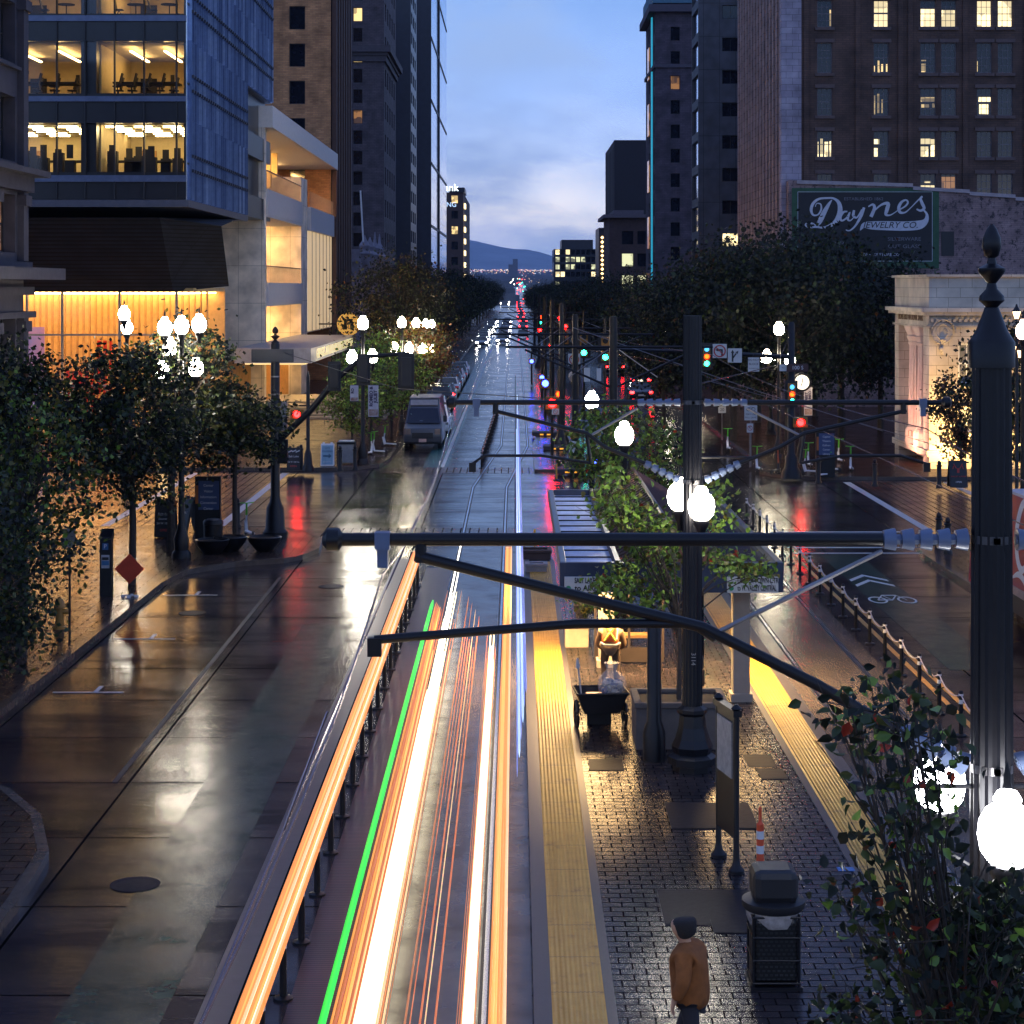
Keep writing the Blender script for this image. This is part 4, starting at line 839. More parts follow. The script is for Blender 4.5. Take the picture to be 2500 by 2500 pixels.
c = MB(t.location); c.box(p_(2298), p_(2329), Ys - .05, Ys + .1, q(625), q(565)); c.build('blocked_window', black2, t)
sb_ = MB(t.location); z0_, z1_, xa, xb = q(655), q(459), p_(1933), p_(2292)
sb_.box(xa, xb, Ys - .06, Ys - .01, z0_, z1_, 0); sb_.box(p_(1947), p_(2276), Ys - .07, Ys - .055, q(636), q(470), 1)
sb_.build('sign_board', [mat('sign_green', (.035, .11, .055), .7, vary=.3), mat('sign_black', (.014, .014, .018), .6)], t)
c = MB(t.location)
for (a, b_, c_, d_) in ((1947, 2276, 638, 637), (1947, 2276, 469, 468), (1947, 1948, 638, 468), (2275, 2276, 638, 468)): c.box(p_(a), p_(b_), Ys - .085, Ys - .06, q(c_), q(d_) )
paintw = mat('sign_white_paint', (.62, .64, .72), .7, vary=.2, scale=3); c.build('sign_border', paintw, t)
c = MB(t.location)
def brush(pts):                                  # a painted stroke: points and widths as measured on the wall
    P2 = [(p_(1750 + x / 2.576), q(y / 2.576), w_ / 2.576 * Ys / F * .5) for x, y, w_ in pts]
    Q = []
    for i in range(len(P2) - 1):                 # smooth the stroke
        p0 = P2[max(0, i - 1)]; p1 = P2[i]; p2 = P2[i + 1]; p3 = P2[min(len(P2) - 1, i + 2)]
        for k in range(5):
            u = k / 5; Q.append(tuple(.5 * (2 * b1_ + (c1_ - a1_) * u + (2 * a1_ - 5 * b1_ + 4 * c1_ - d1_) * u * u + (3 * b1_ - a1_ - 3 * c1_ + d1_) * u ** 3) for a1_, b1_, c1_, d1_ in zip(p0, p1, p2, p3)))
    Q.append(P2[-1]); vs = []
    for i, (x, z, w_) in enumerate(Q):
        x0, z0 = Q[max(0, i - 1)][:2]; x1, z1 = Q[min(len(Q) - 1, i + 1)][:2]; d = Vector((x1 - x0, z1 - z0)); d = d.normalized() if d.length > 1e-6 else Vector((1, 0)); n = Vector((-d.y, d.x)) * max(w_, .02)
        brush.k += 1; yv = Ys - .078 - .0004 * (brush.k % 40); vs += [(x + n.x, yv, z + n.y), (x - n.x, yv, z - n.y)]
    c.add(vs, [(2 * i, 2 * i + 1, 2 * i + 3, 2 * i + 2) for i in range(len(Q) - 1)])
brush.k = 0
brush([(722, 1258, 6), (700, 1290, 20), (672, 1340, 30), (648, 1390, 30), (628, 1420, 16), (610, 1428, 12), (570, 1428, 10), (556, 1412, 10), (575, 1402, 9), (610, 1410, 12), (655, 1435, 6)])
brush([(615, 1428, 8), (680, 1430, 14), (740, 1400, 26), (772, 1340, 32), (768, 1280, 24), (735, 1249, 13), (690, 1246, 12), (640, 1252, 14), (605, 1280, 18), (592, 1320, 18), (605, 1352, 12), (635, 1350, 9), (655, 1318, 12), (652, 1285, 9), (628, 1280, 6), (618, 1300, 5)])
brush([(820, 1330, 8), (795, 1335, 14), (775, 1365, 18), (785, 1388, 12), (815, 1370, 10), (835, 1335, 10), (822, 1375, 16), (838, 1388, 8), (862, 1365, 5)])
brush([(862, 1322, 14), (858, 1355, 18), (880, 1368, 10), (912, 1318, 10)]); brush([(925, 1305, 16), (905, 1360, 18), (870, 1420, 12), (835, 1450, 8), (810, 1446, 6)])
brush([(952, 1300, 8), (980, 1286, 14), (990, 1310, 20), (968, 1364, 22)]); brush([(980, 1335, 8), (1030, 1290, 12), (1075, 1280, 22), (1068, 1320, 24), (1062, 1350, 16), (1092, 1352, 8), (1135, 1325, 5)])
brush([(1135, 1325, 8), (1180, 1300, 10), (1200, 1275, 12), (1188, 1258, 10), (1160, 1272, 16), (1143, 1305, 20), (1152, 1335, 18), (1185, 1335, 9), (1225, 1300, 6)])
brush([(1225, 1300, 6), (1262, 1262, 8), (1292, 1235, 10), (1280, 1250, 16), (1290, 1280, 20), (1302, 1310, 18), (1280, 1325, 14), (1255, 1315, 10)])
brush([(1300, 1322, 10), (1320, 1350, 16), (1312, 1390, 34), (1270, 1415, 56), (1180, 1422, 58), (1080, 1420, 58), (980, 1418, 52), (925, 1418, 34), (900, 1450, 4)])
c.build('script_lettering', paintw, t)
def sg(s, px, py, size, m, name='sign_lettering', width=None, sh=0, yo=.1, al='CENTER'): return text(s, size, face_cam(p_(px), Ys - yo, q(py)), m, t, name, .004, al, width=width, shear=sh)
sg('JEWELRY CO.', 2173, 550, .62, mat('sign_black', (.014, .014, .018), .6), width=p_(2242) - p_(2106), sh=.25, yo=.115)
dimp = mat('faded_sign_paint', (.22, .22, .25), .8)
sg('ESTABLISHED 1862', 2108, 486, .3, dimp, width=p_(2155) - p_(2060)); sg('SILVERWARE', 2207, 584, .36, dimp, width=p_(2247) - p_(2166)); sg('CUT GLASS', 2207, 602, .36, dimp, width=p_(2247) - p_(2167)); sg('DIAMONDS', 2023, 591, .36, dimp, width=2.1); sg('WATCHES', 2020, 606, .36, dimp, width=1.9)
sg('JEWELRY STORE CO.', 2150, 622, .28, paintw, width=p_(2190) - p_(2095)); 
c = MB(t.location); c.cbox((p_(2116), Ys + 5, q(413)), (1.85, 2, 1.5)); c.build('roof_air_unit', mat('grey_unit', (.10, .12, .15), .5, .3), t)
c = MB(t.location); c.cbox((p_(2116), Ys + 5, q(442)), (1.9, 2, .5)); c.build('unit_base', conc, t)
c = MB(t.location)
for dx in (0, .35): c.tube([(p_(2054) + dx, Ys + 4, q(440)), (p_(2054) + dx, Ys + 4, q(414)), (p_(2060) + dx, Ys + 4, q(406)), (p_(2085), Ys + 4, q(405))], .16, 10)
c.build('roof_duct', steel, t, True)
MB(t.location).lathe([(.22, -.6), (.22, .1), (.34, .12), (.34, .3), (.2, .45), (.2, .75)], (p_(2166), Ys + 4, q(430)), 12).build('roof_vent', mat('blue_grey_metal', (.14, .2, .32), .4, .5), t, True)
# ---- white bank on the corner
Yk = 91.0; XK = 19.2; q = lambda py: GZ(py, Yk); p_ = lambda px: GX(px, Yk)
tc_ = brickmat('cream_terracotta', (.72, .62, .5), (.68, .57, .45), (.35, .28, .2), 1.1, .45, .6, ms=.012, bump=.2)
t = thing('corner_bank_building', 'cream terracotta bank with fluted columns, floodlit yellow, on the right corner', 'bank', (XK + 8, Yk + 5, 0))
b = MB(t.location); O = Vector((XK, Yk, 0)); U = Vector((1, 0, 0)); Nn = Vector((0, -1, 0)); ww = [(p_(2340) - XK, p_(2385) - XK, q(938), q(838)), (p_(2340) - XK, p_(2385) - XK, q(1055), q(995)), (6.2, 7.4, q(938), q(838)), (6.2, 7.4, q(1055), q(995))]
zt = q(672); zk = q(756)
facade(b, O, U, Nn, 16, zt, ww, .3); b.add([(XK, Yk, zt), (XK + 16, Yk, zt), (XK + 16, Yk + 12, zt), (XK, Yk + 12, zt), (XK, Yk + 12, 0)], [(0, 1, 2, 3)])
b.box(XK + .9, XK + 15.8, Yk + .9, Yk + 12, 0.2, zt - .1); b.box(XK, XK + .9, Yk + .01, Yk + 1.3, 0, q(800)); b.box(XK, XK + .9, Yk + 7.2, Yk + 8.2, 0, q(800)); b.box(XK, XK + .9, Yk + .01, Yk + 8.2, q(800), zt); b.build('wall', tc_, t)
for op in ww: window(t, O, U, Nn, op, white, warm if op[2] < 3 else mat('grey_lit_pane', (.2, .2, .2), .1), .2, 2, 2, .09)
for (pa, pb, o_) in ((752, 762, .42), (762, 770, .28), (795, 800, .1), (670, 676, .14), (1100, 1115, .12)):
    c = MB(t.location); c.box(XK - o_, XK + 16, Yk - o_, Yk + 8.2 + o_, q(pb), q(pa)); c.build('cornice', tc_, t)
c = MB(t.location); i_ = 0
while i_ < 60: x = XK + .05 + i_ * .26; c.box(x, x + .13, Yk - .16, Yk, q(786), q(779)); i_ += 1
c.build('dentil_molding', tc_, t)
colm = mat('fluted_column_stone', (.62, .5, .42), .6, vary=.15)
for y in (Yk + 2.6, Yk + 4.6):
    c = MB(t.location); c.lathe([(.55, 0), (.55, .7), (.5, .8), (.42, .9)], (XK + .35, y, q(1105)), 16); c.build('column_base', tc_, t)
    c = MB(t.location); c.lathe([(.4, 0), (.38, (q(850) - q(1060)) * .4), (.33, q(850) - q(1060))], (XK + .35, y, q(1060)), 28, flute=.1); c.build('column', colm, t)
    c = MB(t.location); c.lathe([(.34, 0), (.42, .15), (.36, .2), (.5, .45), (.42, .5), (.58, .85), (.6, .95)], (XK + .35, y, q(850)), 8, flute=.12); c.build('capital', colm, t)
c = MB(t.location); c.lathe([(.1, -.02), (.45, -.05), (.5, 0)], (p_(2300), Yk - .1, q(812)), 20, axis='y')
c.tube([(p_(2300) + r_ * math.cos(a_), Yk - .12, q(812) + r_ * 1.1 * math.sin(a_)) for k in range(26) for a_, r_ in [(k * .55, .62 - k * .018)]], .05, 6)
c.tube([(p_(2300), Yk - .12, q(830)), (p_(2296), Yk - .14, q(850)), (p_(2303), Yk - .12, q(868))], [.18, .12, .05], 6); c.build('carved_cartouche', tc_, t)
text('ZIONS FIRST NATIONAL BANK', .42, face_mx(XK - .03, Yk + 4.2, q(778)), mat('bronze_letters', (.2, .13, .08), .5), t, 'wall_lettering', width=6)
# flood lamp on the pavement edge of the bank wall
fl = bpy.data.lights.new('bank_floodlight', 'SPOT'); fl.energy = 6000; fl.color = (1, .62, .2); fl.spot_size = math.radians(120); fl.spot_blend = 1; fl.shadow_soft_size = .15
lt = thing('wall_floodlight', 'small floodlight on the pavement shining up the cream bank wall', 'floodlight', (p_(2350), Yk - 2.4, .15))
MB(lt.location).cbox(tuple(lt.location + Vector((0, 0, .16))), (.34, .2, .24), rx=-.6).build('housing', black, lt)
for (dx, e_) in ((0, 3300), (4.5, 3300)):
    l2 = fl.copy(); l2.energy = e_; lo = bpy.data.objects.new('floodlight_beam', l2); COL.objects.link(lo); lo.parent = lt; lo.location = (dx - .6, -.1, .6); lo.rotation_euler = (math.radians(118), 0, 0)
l3 = fl.copy(); l3.energy = 1500; l3.color = (1, .45, .3); lo = bpy.data.objects.new('floodlight_beam', l3); COL.objects.link(lo); lo.parent = lt; lo.location = (XK - 2.2 - lt.location.x, 4.5, .4); lo.rotation_euler = (math.radians(118), 0, math.radians(-80))
# dim distance: valley buildings, lights
b = MB(); rv = random.Random(9)
for i in range(230):
    Y = rv.uniform(900, 6500); x = GX(rv.uniform(1120, 1400), Y)
    if abs(x - .5) < 14 + Y * .001: continue
    z = zterr(Y); s_ = rv.uniform(8, 30); b.box(x, x + s_, Y, Y + 15, z, z + rv.uniform(4, 11))
Y = 3600; x = GX(1252, Y); b.box(x, x + 9, Y, Y + 20, zterr(Y), zterr(Y) + 40); b.box(x - 8, x, Y, Y + 20, zterr(Y), zterr(Y) + 30)
o = b.build('valley_buildings', mat('far_building', (.16, .17, .2), .8, scale=.02)); tag(o, 'mass of low pale buildings across the far valley floor', 'far buildings', kind='stuff')
b = MB(); cl = 0
for i in range(760):
    Y = rv.uniform(900, 11500) if i % 3 else rv.uniform(7000, 11400); px = rv.uniform(1120, 1420); x = GX(px, Y)
    if abs(x) < 10: continue
    s_ = Y * rv.uniform(.00012, .0004); b.k = rv.choice((0, 0, 1, 2)); z = zterr(Y) + rv.uniform(2, 7); b.box(x, x + s_, Y - 1, Y - .9, z, z + s_)
b.k = 0
o = b.build('valley_lights', [emit('far_warm_light', (1, .6, .25), 2.2), emit('far_white_light', (.8, .9, 1), 2), emit('far_red_light', (1, .25, .2), 1.6)]); tag(o, 'countless small town lights twinkling across the far valley', 'town lights', kind='stuff')
# ================================================================ STREET FURNITURE
GPROF = [(.09, 0), (.15, .03), (.205, .11), (.228, .23), (.215, .34), (.165, .43), (.10, .47), (.112, .51), (.075, .57), (.03, .62), (.022, .68), (.004, .72)]
def globe(par, x, y, z, m, s=1.0, n=20, cup=True):
    """acorn lamp: z is the height of the glass's lower rim, coordinates in the thing's space"""
    g = MB().lathe([(r * s, h * s) for r, h in GPROF[:9]], (x, y, z), n).build('lamp_globe', m, par, True)
    c = MB().lathe([(.05 * s, -.35 * s), (.07 * s, -.2 * s), (.14 * s, -.06 * s), (.13 * s, 0), (.09 * s, .01)], (x, y, z), 12).build('lamp_holder', black, g, True)
    f = MB().lathe([(.04 * s, .6 * s), (.03 * s, .64 * s), (.03 * s, .7 * s), (.004, .8 * s)], (x, y, z), 8).build('lamp_finial', black, g, True)
    return g
FIN = [(.09, 0), (.14, .06), (.20, .12), (.19, .2), (.09, .32), (.07, .42), (.16, .55), (.21, .62), (.21, .68), (.08, .76), (.06, .86), (.11, .9), (.15, 1.05), (.14, 1.2), (.08, 1.36), (.02, 1.45)]
def fluted_pole(t, h, r0=.17, r1=.155, finial=True, base=True):
    p = MB(); p.lathe([(r0, .0), (r0, 1.1), (r1, h - .05), (r1, h)], (0, 0, 0), 32, flute=.09); p.build('pole', black, t, False)
    if base:
        b = MB(); b.lathe([(.34, 0), (.34, .1), (.42, .12), (.42, .24), (.33, .3), (.36, .42), (.30, .55), (.24, .75), (.22, .95), (.26, 1.0), (.26, 1.06), (.18, 1.12)], (0, 0, 0), 16, flute=.06); b.build('base', black, t, False)
    if finial:
        f = MB(); f.lathe([(r1 + .03, h - .1), (r1 + .03, h + .12), (r1 + .01, h + .15), (r1 * .8, h + .22), (.06, h + .42)] + [(r * .55, h + .42 + z * .5) for r, z in FIN], (0, 0, 0), 20); f.build('finial', black, t, True)
def band(t, r, z, m=None):
    b = MB(); b.lathe([(r + .012, z), (r + .012, z + .07)], (0, 0, 0), 24); b.cbox((0, -r - .03, z + .035), (.05, .05, .05)); b.build('clamp_band', m or steel, t)
def insul(mb, a, b_, r=.085):
    a = Vector(a); b_ = Vector(b_); n = 5
    for i in range(n):
        p = a.lerp(b_, (i + .1) / n); q_ = a.lerp(b_, (i + .75) / n); mb.tube([p, q_], [r, r * .8], 10)
    mb.tube([a, b_], r * .45, 8)
def cantilever(t, side, reach, zt, zd, bands=True, low=5.15, ir=.1):
    """side -1 reaches over the left track, +1 over the right one"""
    s = side; a = MB()
    a.tube([(s * .95, 0, zt), (s * reach, 0, zt)], .058 if ir > .09 else .045, 12); a.lathe([(.05, -.1), (.1, -.06), (.1, .04), (.05, .08)], (s * reach, 0, zt), 12, axis='x'); a.build('top_tube', black, t, True)
    i_ = MB(); insul(i_, (s * .2, 0, zt), (s * .98, 0, zt), ir); i_.build('insulator', bluem, t, True); i_ = MB(); insul(i_, (s * .22, 0, zd + .05), (s * .85, 0, zd + .36), ir * 1.1); i_.build('insulator', bluem, t, True)
    d = MB(); jx = s * min(reach * .44, 2.5); d.tube([(s * .8, 0, zd + .34), (s * 1.5, 0, zd + .34 + (zt - zd) * .2), (jx, 0, zd + (zt - zd) * .62), (s * (reach - .7), 0, zt - .14)], .05 if ir > .09 else .035, 12); d.build('diagonal_tube', black, t, True)
    r = MB(); r.tube([(jx * .95, 0, zd + (zt - zd) * .6), (s * .95, 0, zt - .1)], .022, 8); r.build('stay_rod', steel, t, True); r = MB(); r.tube([(s * (reach - .75), 0, zt - .2), (s * (reach - .75), 0, zt)], .05, 8); r.build('joint_link', black, t, True)
    g = MB(); ls = reach - .35; g.tube([(jx * .96, 0, low + .15), (s * 2.6, 0, low + .28), (s * 3.6, 0, low + .28), (s * ls, 0, low + .14)], .04 if ir > .09 else .026, 10); g.tube([(jx, 0, zd + (zt - zd) * .62), (jx * .96, 0, low + .15)], .03, 8); g.cbox((s * ls, 0, low + .08), (.12, .1, .16)); g.build('registration_arm', black, t, True)
    w_ = MB(); w_.cbox((s * (reach - .42), 0, zt - .01), (.13, .15, .15)); w_.cbox((s * (reach - .42), 0, zt - .16), (.09, .1, .16)); w_.build('wire_clamp', bluem, t)
    if bands: band(t, .16, zt - .03); band(t, .17, zd)
# middle pole and the near right pole
t1 = thing('catenary_pole', 'fluted black tram wire pole in the middle of the platform with two lamp globes', 'tram pole', (3.06, 33.9, .25))
fluted_pole(t1, 7.85, .175, .16, finial=False)
cantilever(t1, -1, 4.15, 6.35, 4.95, ir=.07); cantilever(t1, 1, 4.4, 6.35, 4.95, ir=.07)
globe(t1, -.175, .38, 4.44, globw); globe(t1, .12, -.38, 4.36, globw)
a = MB(); a.tube([(0, 0, 3.9), (-.175, .38, 4.05)], .03); a.tube([(0, 0, 3.9), (.12, -.38, 4.02)], .03); a.tube([(-.1, 0, 5.4), (1.15, 0, 5.4)], .02); a.build('lamp_bracket', black, t1)
text('3114', .11, face_cam(0, -.19, 1.95) @ Matrix.Rotation(math.radians(-90), 4, 'Z'), mat('faded_white_digits', (.4, .35, .3), .6), None, 'pole_number').parent = t1
b = MB((2.45, 34.6, .25)).lathe([(.2, 0), (.2, .5), (.13, .7), (.12, 2.5), (.06, 2.6)], (2.45, 34.6, .25), 18); tag(b.build('lamp_standard', black, None, True), 'thinner plain black post just left behind the middle tram pole', 'post')
t2 = thing('catenary_pole', 'nearest fluted black tram pole at the right edge, acorn finial and huge white globes', 'tram pole', (4.13, 17.0, .25))
fluted_pole(t2, 7.75, .2, .17)
cantilever(t2, -1, 5.7, 6.16, 4.15); cantilever(t2, 1, 4.6, 6.16, 4.15)
globe(t2, -.02, -.62, 3.52, globn, 1.08, 28); globe(t2, -.36, .42, 3.7, globn, 1.0, 28)
a = MB(); a.tube([(0, 0, 3.05), (-.02, -.62, 3.15)], .035); a.tube([(0, 0, 3.2), (-.36, .42, 3.35)], .035); a.tube([(0, 0, 4.02), (-1.0, 0, 4.02)], .022); a.lathe([(.02, -.2), (.05, -.15), (.045, -.08), (.02, -.03), (.04, 0)], (-1.05, 0, 4.02), 10, axis='x'); a.tube([(0, 0, 4.02), (.9, 0, 4.02)], .022); a.build('lamp_bracket', black, t2, True)
# poles farther on
for i, (x, y, h, lab) in enumerate(((3.55, 71, 7.4, 'tram wire pole just beyond the platform trees, left of the wall of shade'), (2.75, 90, 7.2, 'tram wire pole in the median past the crossing, yellow marker at its foot'), (2.45, 103, 7.6, 'tram wire pole beyond the first two in the median, standing in red light'),
                                    (2.45, 131, 7.6, 'fourth tram wire pole along the median'), (2.5, 165, 7.6, 'fifth tram wire pole along the median'), (2.5, 205, 7.6, 'sixth tram wire pole along the median'), (2.5, 255, 7.6, 'seventh tram wire pole along the median'))):
    t = thing('catenary_pole', lab, 'tram pole', (x, y, .12), 'tram wire poles down the median'); p = MB(); p.lathe([(.17, 0), (.17, 1), (.14, h)], (0, 0, 0), 12); p.build('pole', black, t, True)
    b = MB(); b.lathe([(.5, 0), (.45, .35), (.3, .6), (.2, 1)], (0, 0, 0), 12); b.build('base', black, t, True)
    if i in (0, 1, 2, 3, 4, 5):
        k = MB(); k.tube([(0, 0, 6.3), (-3.9, 0, 6.3)], .05, 6); k.tube([(0, 0, 4.8), (-3.2, 0, 6.2)], .045, 6); k.build('left_arm', black, t)
        k = MB(); k.tube([(0, 0, 6.3), (3.6, 0, 6.3)], .05, 6); k.tube([(0, 0, 4.8), (3, 0, 6.2)], .045, 6); k.build('right_arm', black, t)
        k = MB(); k.tube([(-1.6, 0, 5.2), (-.2, 0, 6.2)], .02, 5); k.tube([(1.6, 0, 5.2), (.2, 0, 6.2)], .02, 5); k.build('stay_rod', steel, t)
def wire(lab, pts, r, m=black2, nm='overhead_wire'):
    o = MB().tube(pts, r, 6).build(nm, m, None, True); return tag(o, lab, 'overhead wire')
def cat(x, z, amp, seg=((4, 17), (17, 33.9), (33.9, 71), (71, 103), (103, 165), (165, 255))):
    P = []
    for a, b in seg:
        for k in range(6): u = k / 6; P.append((x + shift((a + (b - a) * u)) * (1.1 if x < 0 else -3.9), a + (b - a) * u, z - amp * 4 * u * (1 - u)))
    return P
wm_ = mat('bronze_wire', (.32, .26, .3), .25, .9)
wire('lower contact wire of the near left track', cat(-1.42, 5.27, 0), .011, wm_); wire('upper messenger wire of the near left track', cat(-1.15, 6.1, .28), .010, wm_)
wire('lower contact wire of the right track', cat(7.1, 5.27, 0), .011, wm_); wire('upper messenger wire of the right track', cat(7.1, 6.15, .28), .010, wm_)
for k, y in enumerate((12, 17, 21.5, 26, 30, 38, 46, 55)):
    u = (y - 17) / 16.9 if y < 33.9 else (y - 33.9) / 37; zt = 6.1 - .28 * 4 * u * (1 - u) if y >= 17 else 6
    tag(MB((-1.4, y, 5.27)).tube([(-1.42, y, 5.27), (-1.15, y, zt)], .008, 5).build('dropper_wire', wm_), f'{ORD[k]} dropper from the camera hanging between the wires of the near left track', 'dropper wire', 'droppers on the left track wires')
wire('span wire crossing over the right side of the crossing toward the bank', [(GX(1400, 75), 75, GZ(800, 75)), (GX(1850, 82), 82, GZ(955, 82)), (GX(2155, 86), 86, GZ(1052, 86))], .016, steel, 'span_wire')
wire('long span wire between the middle tram pole and the right corner pole', [(3.1, 33.9, 6.9), (8, 60, 6.2), (12.4, 88, 6.6)], .012, wm_, 'span_wire')
wire('span wire from the middle tram pole over the left crossing', [(3.0, 33.9, 6.5), (-3, 50, 6.0), (-8.2, 67.4, 6.4)], .010, black2, 'span_wire')
wire('second contact wire of the right track beyond the crossing', [(GX(1560, 110), 110, 5.6), (GX(1480, 140), 140, 5.5), (GX(1400, 200), 200, 5.5)], .02, steel, 'span_wire')
wire('thin span wire above the first one on the right', [(GX(1730, 80), 80, GZ(930, 80)), (GX(1990, 84), 84, GZ(1000, 84)), (GX(2360, 90), 90, GZ(1110, 90))], .012, steel, 'span_wire')

# ---- shelter
sx0, sx1, sy0, sy1, sz = .88, 5.32, 38.9, 52.8, 2.95
t = thing('tram_shelter', 'tram stop shelter with dark flat canopy, glass left wing and ribbed red roof', 'shelter', (3.1, 45, .25))
O_ = t.location; blue = mat('shelter_blue_steel', (.04, .055, .10), .35, .3)
b = MB(O_); b.box(sx0, sx1, sy0, sy0 + .12, sz - .42, sz + .18); b.box(sx0, sx0 + .14, sy0 + .12, sy1, sz - .1, sz + .18); b.box(sx1 - .14, sx1, sy0 + .12, sy1, sz - .1, sz + .18); b.box(sx0, sx1, sy1, sy1 + .12, sz - .1, sz + .18); b.build('canopy_frame', blue, t, bev=.015)
b = MB(O_); b.box(sx0 + .14, 2.0, sy0 + .12, sy1, sz, sz + .03); b.build('left_glass_roof', mat('sky_tinted_glass_roof', (.5, .6, .85), .5, 0, vary=.45, scale=1.4), t)  # the sky's reflection is put into the pane's blue base colour
b = MB(O_)
for i in range(13): y = sy0 + .7 + i * 1.06; b.box(sx0 + .14, 2.0, y, y + .09, sz + .03, sz + .055)
b.box(1.98, 2.08, sy0, sy1, sz - .05, sz + .22); b.build('glass_roof_rafter', black, t)
b = MB(O_); b.box(4.25, sx1 - .14, sy0 + .12, sy1, sz, sz + .05); b.build('right_roof_sheet', mat('wet_blue_sheet', (.05, .07, .11), .16, .4, vary=.35, scale=2), t)
cop = brickmat('red_standing_seam', (.34, .13, .09), (.28, .11, .08), (.04, .02, .02), 8, .42, .32, 'xy', .05, .8, off=0, metal=.2)
b = MB(O_); zr = sz + .75
b.add([(2.08, sy0 + .12, sz + .1), (3.15, sy0 + .12, zr), (3.15, sy1, zr), (2.08, sy1, sz + .1), (4.25, sy0 + .12, sz + .1), (4.25, sy1, sz + .1)], [(0, 1, 2, 3), (1, 4, 5, 2), (0, 4, 1), (3, 2, 5)]); b.build('ribbed_roof', cop, t)
b = MB(O_)
for i in range(32):
    y = sy0 + .3 + i * .43; b.tube([(2.08, y, sz + .12), (3.15, y, zr + .02), (4.25, y, sz + .12)], .022, 4)
b.tube([(3.15, sy0, zr + .03), (3.15, sy1, zr + .03)], .05, 6); b.build('roof_seams', mat('dark_seam', (.1, .05, .04), .3, .3), t)
colc = mat('painted_column', (.36, .30, .24), .6, vary=.15)
for (x, y) in ((4.55, 39.6), (2.0, 43.15), (4.55, 51.5), (1.75, 51.5)):
    b = MB(O_); b.box(x - .17, x + .17, y - .17, y + .17, .25, sz - (0 if y > 45 else 0)); b.box(x - .22, x + .22, y - .22, y + .22, .25, .42); b.build('column', colc, t, bev=.01)
b = MB(O_); b.box(1.75, 3.3, 43.5, 43.54, .6, 2.4); b.box(3.9, 3.94, 41, 49, .6, 2.4); b.build('glass_panel', glass('shelter_glass'), t)
b = MB(O_); b.box(1.75, 3.3, 43.46, 43.58, .28, .6); b.box(1.75, 1.8, 43.46, 43.58, .6, 2.45); b.box(2.5, 2.55, 43.46, 43.58, .6, 2.45); b.box(3.25, 3.3, 43.46, 43.58, .6, 2.45); b.box(1.75, 3.3, 43.46, 43.58, 2.42, 2.48); b.box(3.88, 3.96, 41, 49, .28, .6); b.build('screen_frame', mat('bronze_frame', (.06, .045, .04), .4), t)
b = MB(O_); b.box(1.9, 3.2, 44.3, 44.75, .66, .72); b.box(1.95, 2.05, 44.35, 44.7, .25, .66); b.box(3.05, 3.15, 44.35, 44.7, .25, .66); b.build('bench', oak, t)
shl = emit('canopy_fixture', (1, .68, .28), 26)
for i, y in enumerate((40.6, 43.6, 47, 50)):
    b = MB(O_); b.box(1.1, 1.35, y, y + .9, sz - .06, sz - .02); b.build('light_fixture', shl, t); b = MB(O_); b.box(4.75, 5.0, y, y + .9, sz - .06, sz - .02); b.build('light_fixture', shl, t)
for i, (x, y) in enumerate(((1.6, 42.6), (4.3, 42.0))):
    L = bpy.data.lights.new('canopy_lamp', 'AREA'); L.energy = 1250; L.color = (1, .62, .26); L.size = 1.6; L.shape = 'RECTANGLE'; L.size_y = 3.0; L.spread = math.radians(160); lo = bpy.data.objects.new('canopy_lamp', L); COL.objects.link(lo); lo.parent = t; lo.location = Vector((x, y, sz - .12)) - O_
signw = mat('sign_white_face', (.62, .62, .6), .5, vary=.1); blk = mat('sign_black_ink', (.02, .02, .02), .6)
for (pxa, pxb, l1, l2, lab) in ((1378, 1500, 'SALT LAKE CENTRAL', 'to AIRPORT', 'white destination sign reading SALT LAKE CENTRAL under the left of the shelter front'), (1775, 1900, 'DRAPER TOWN CTR', 'to W. VALLEY CENTRAL', 'white destination sign reading DRAPER TOWN CTR under the right of the shelter front')):
    Y = 38.85; s = thing('destination_sign', lab, 'sign', (GX((pxa + pxb) / 2, Y), Y, GZ(1427, Y))); wS = (pxb - pxa) * Y / F; c = s.location
    MB(c).box(c.x - wS / 2, c.x + wS / 2, Y - .03, Y + .03, GZ(1447, Y), GZ(1408, Y)).build('sign_panel', signw, s, bev=.01)
    text(l1, .15, face_cam(c.x + .1, Y - .036, c.z + .08), blk, s, width=wS * .8, ext=.002, bold=.004); text(l2, .15, face_cam(c.x + .08, Y - .036, c.z - .07), blk, s, width=wS * .76, ext=.002, bold=.004)
    MB(c).lathe([(.05, 0), (.05, .006)], (c.x - wS * .42, Y - .038, c.z - .07), 14, axis='y').build('green_dot', mat('green_dot', (.03, .3, .12), .5), s)
    MB(c).box(c.x - wS * .3, c.x - wS * .27, Y - .02, Y + .02, c.z + .15, sz - .4).box(c.x + wS * .27, c.x + wS * .3, Y - .02, Y + .02, c.z + .15, sz - .4).build('hanger', black, s)
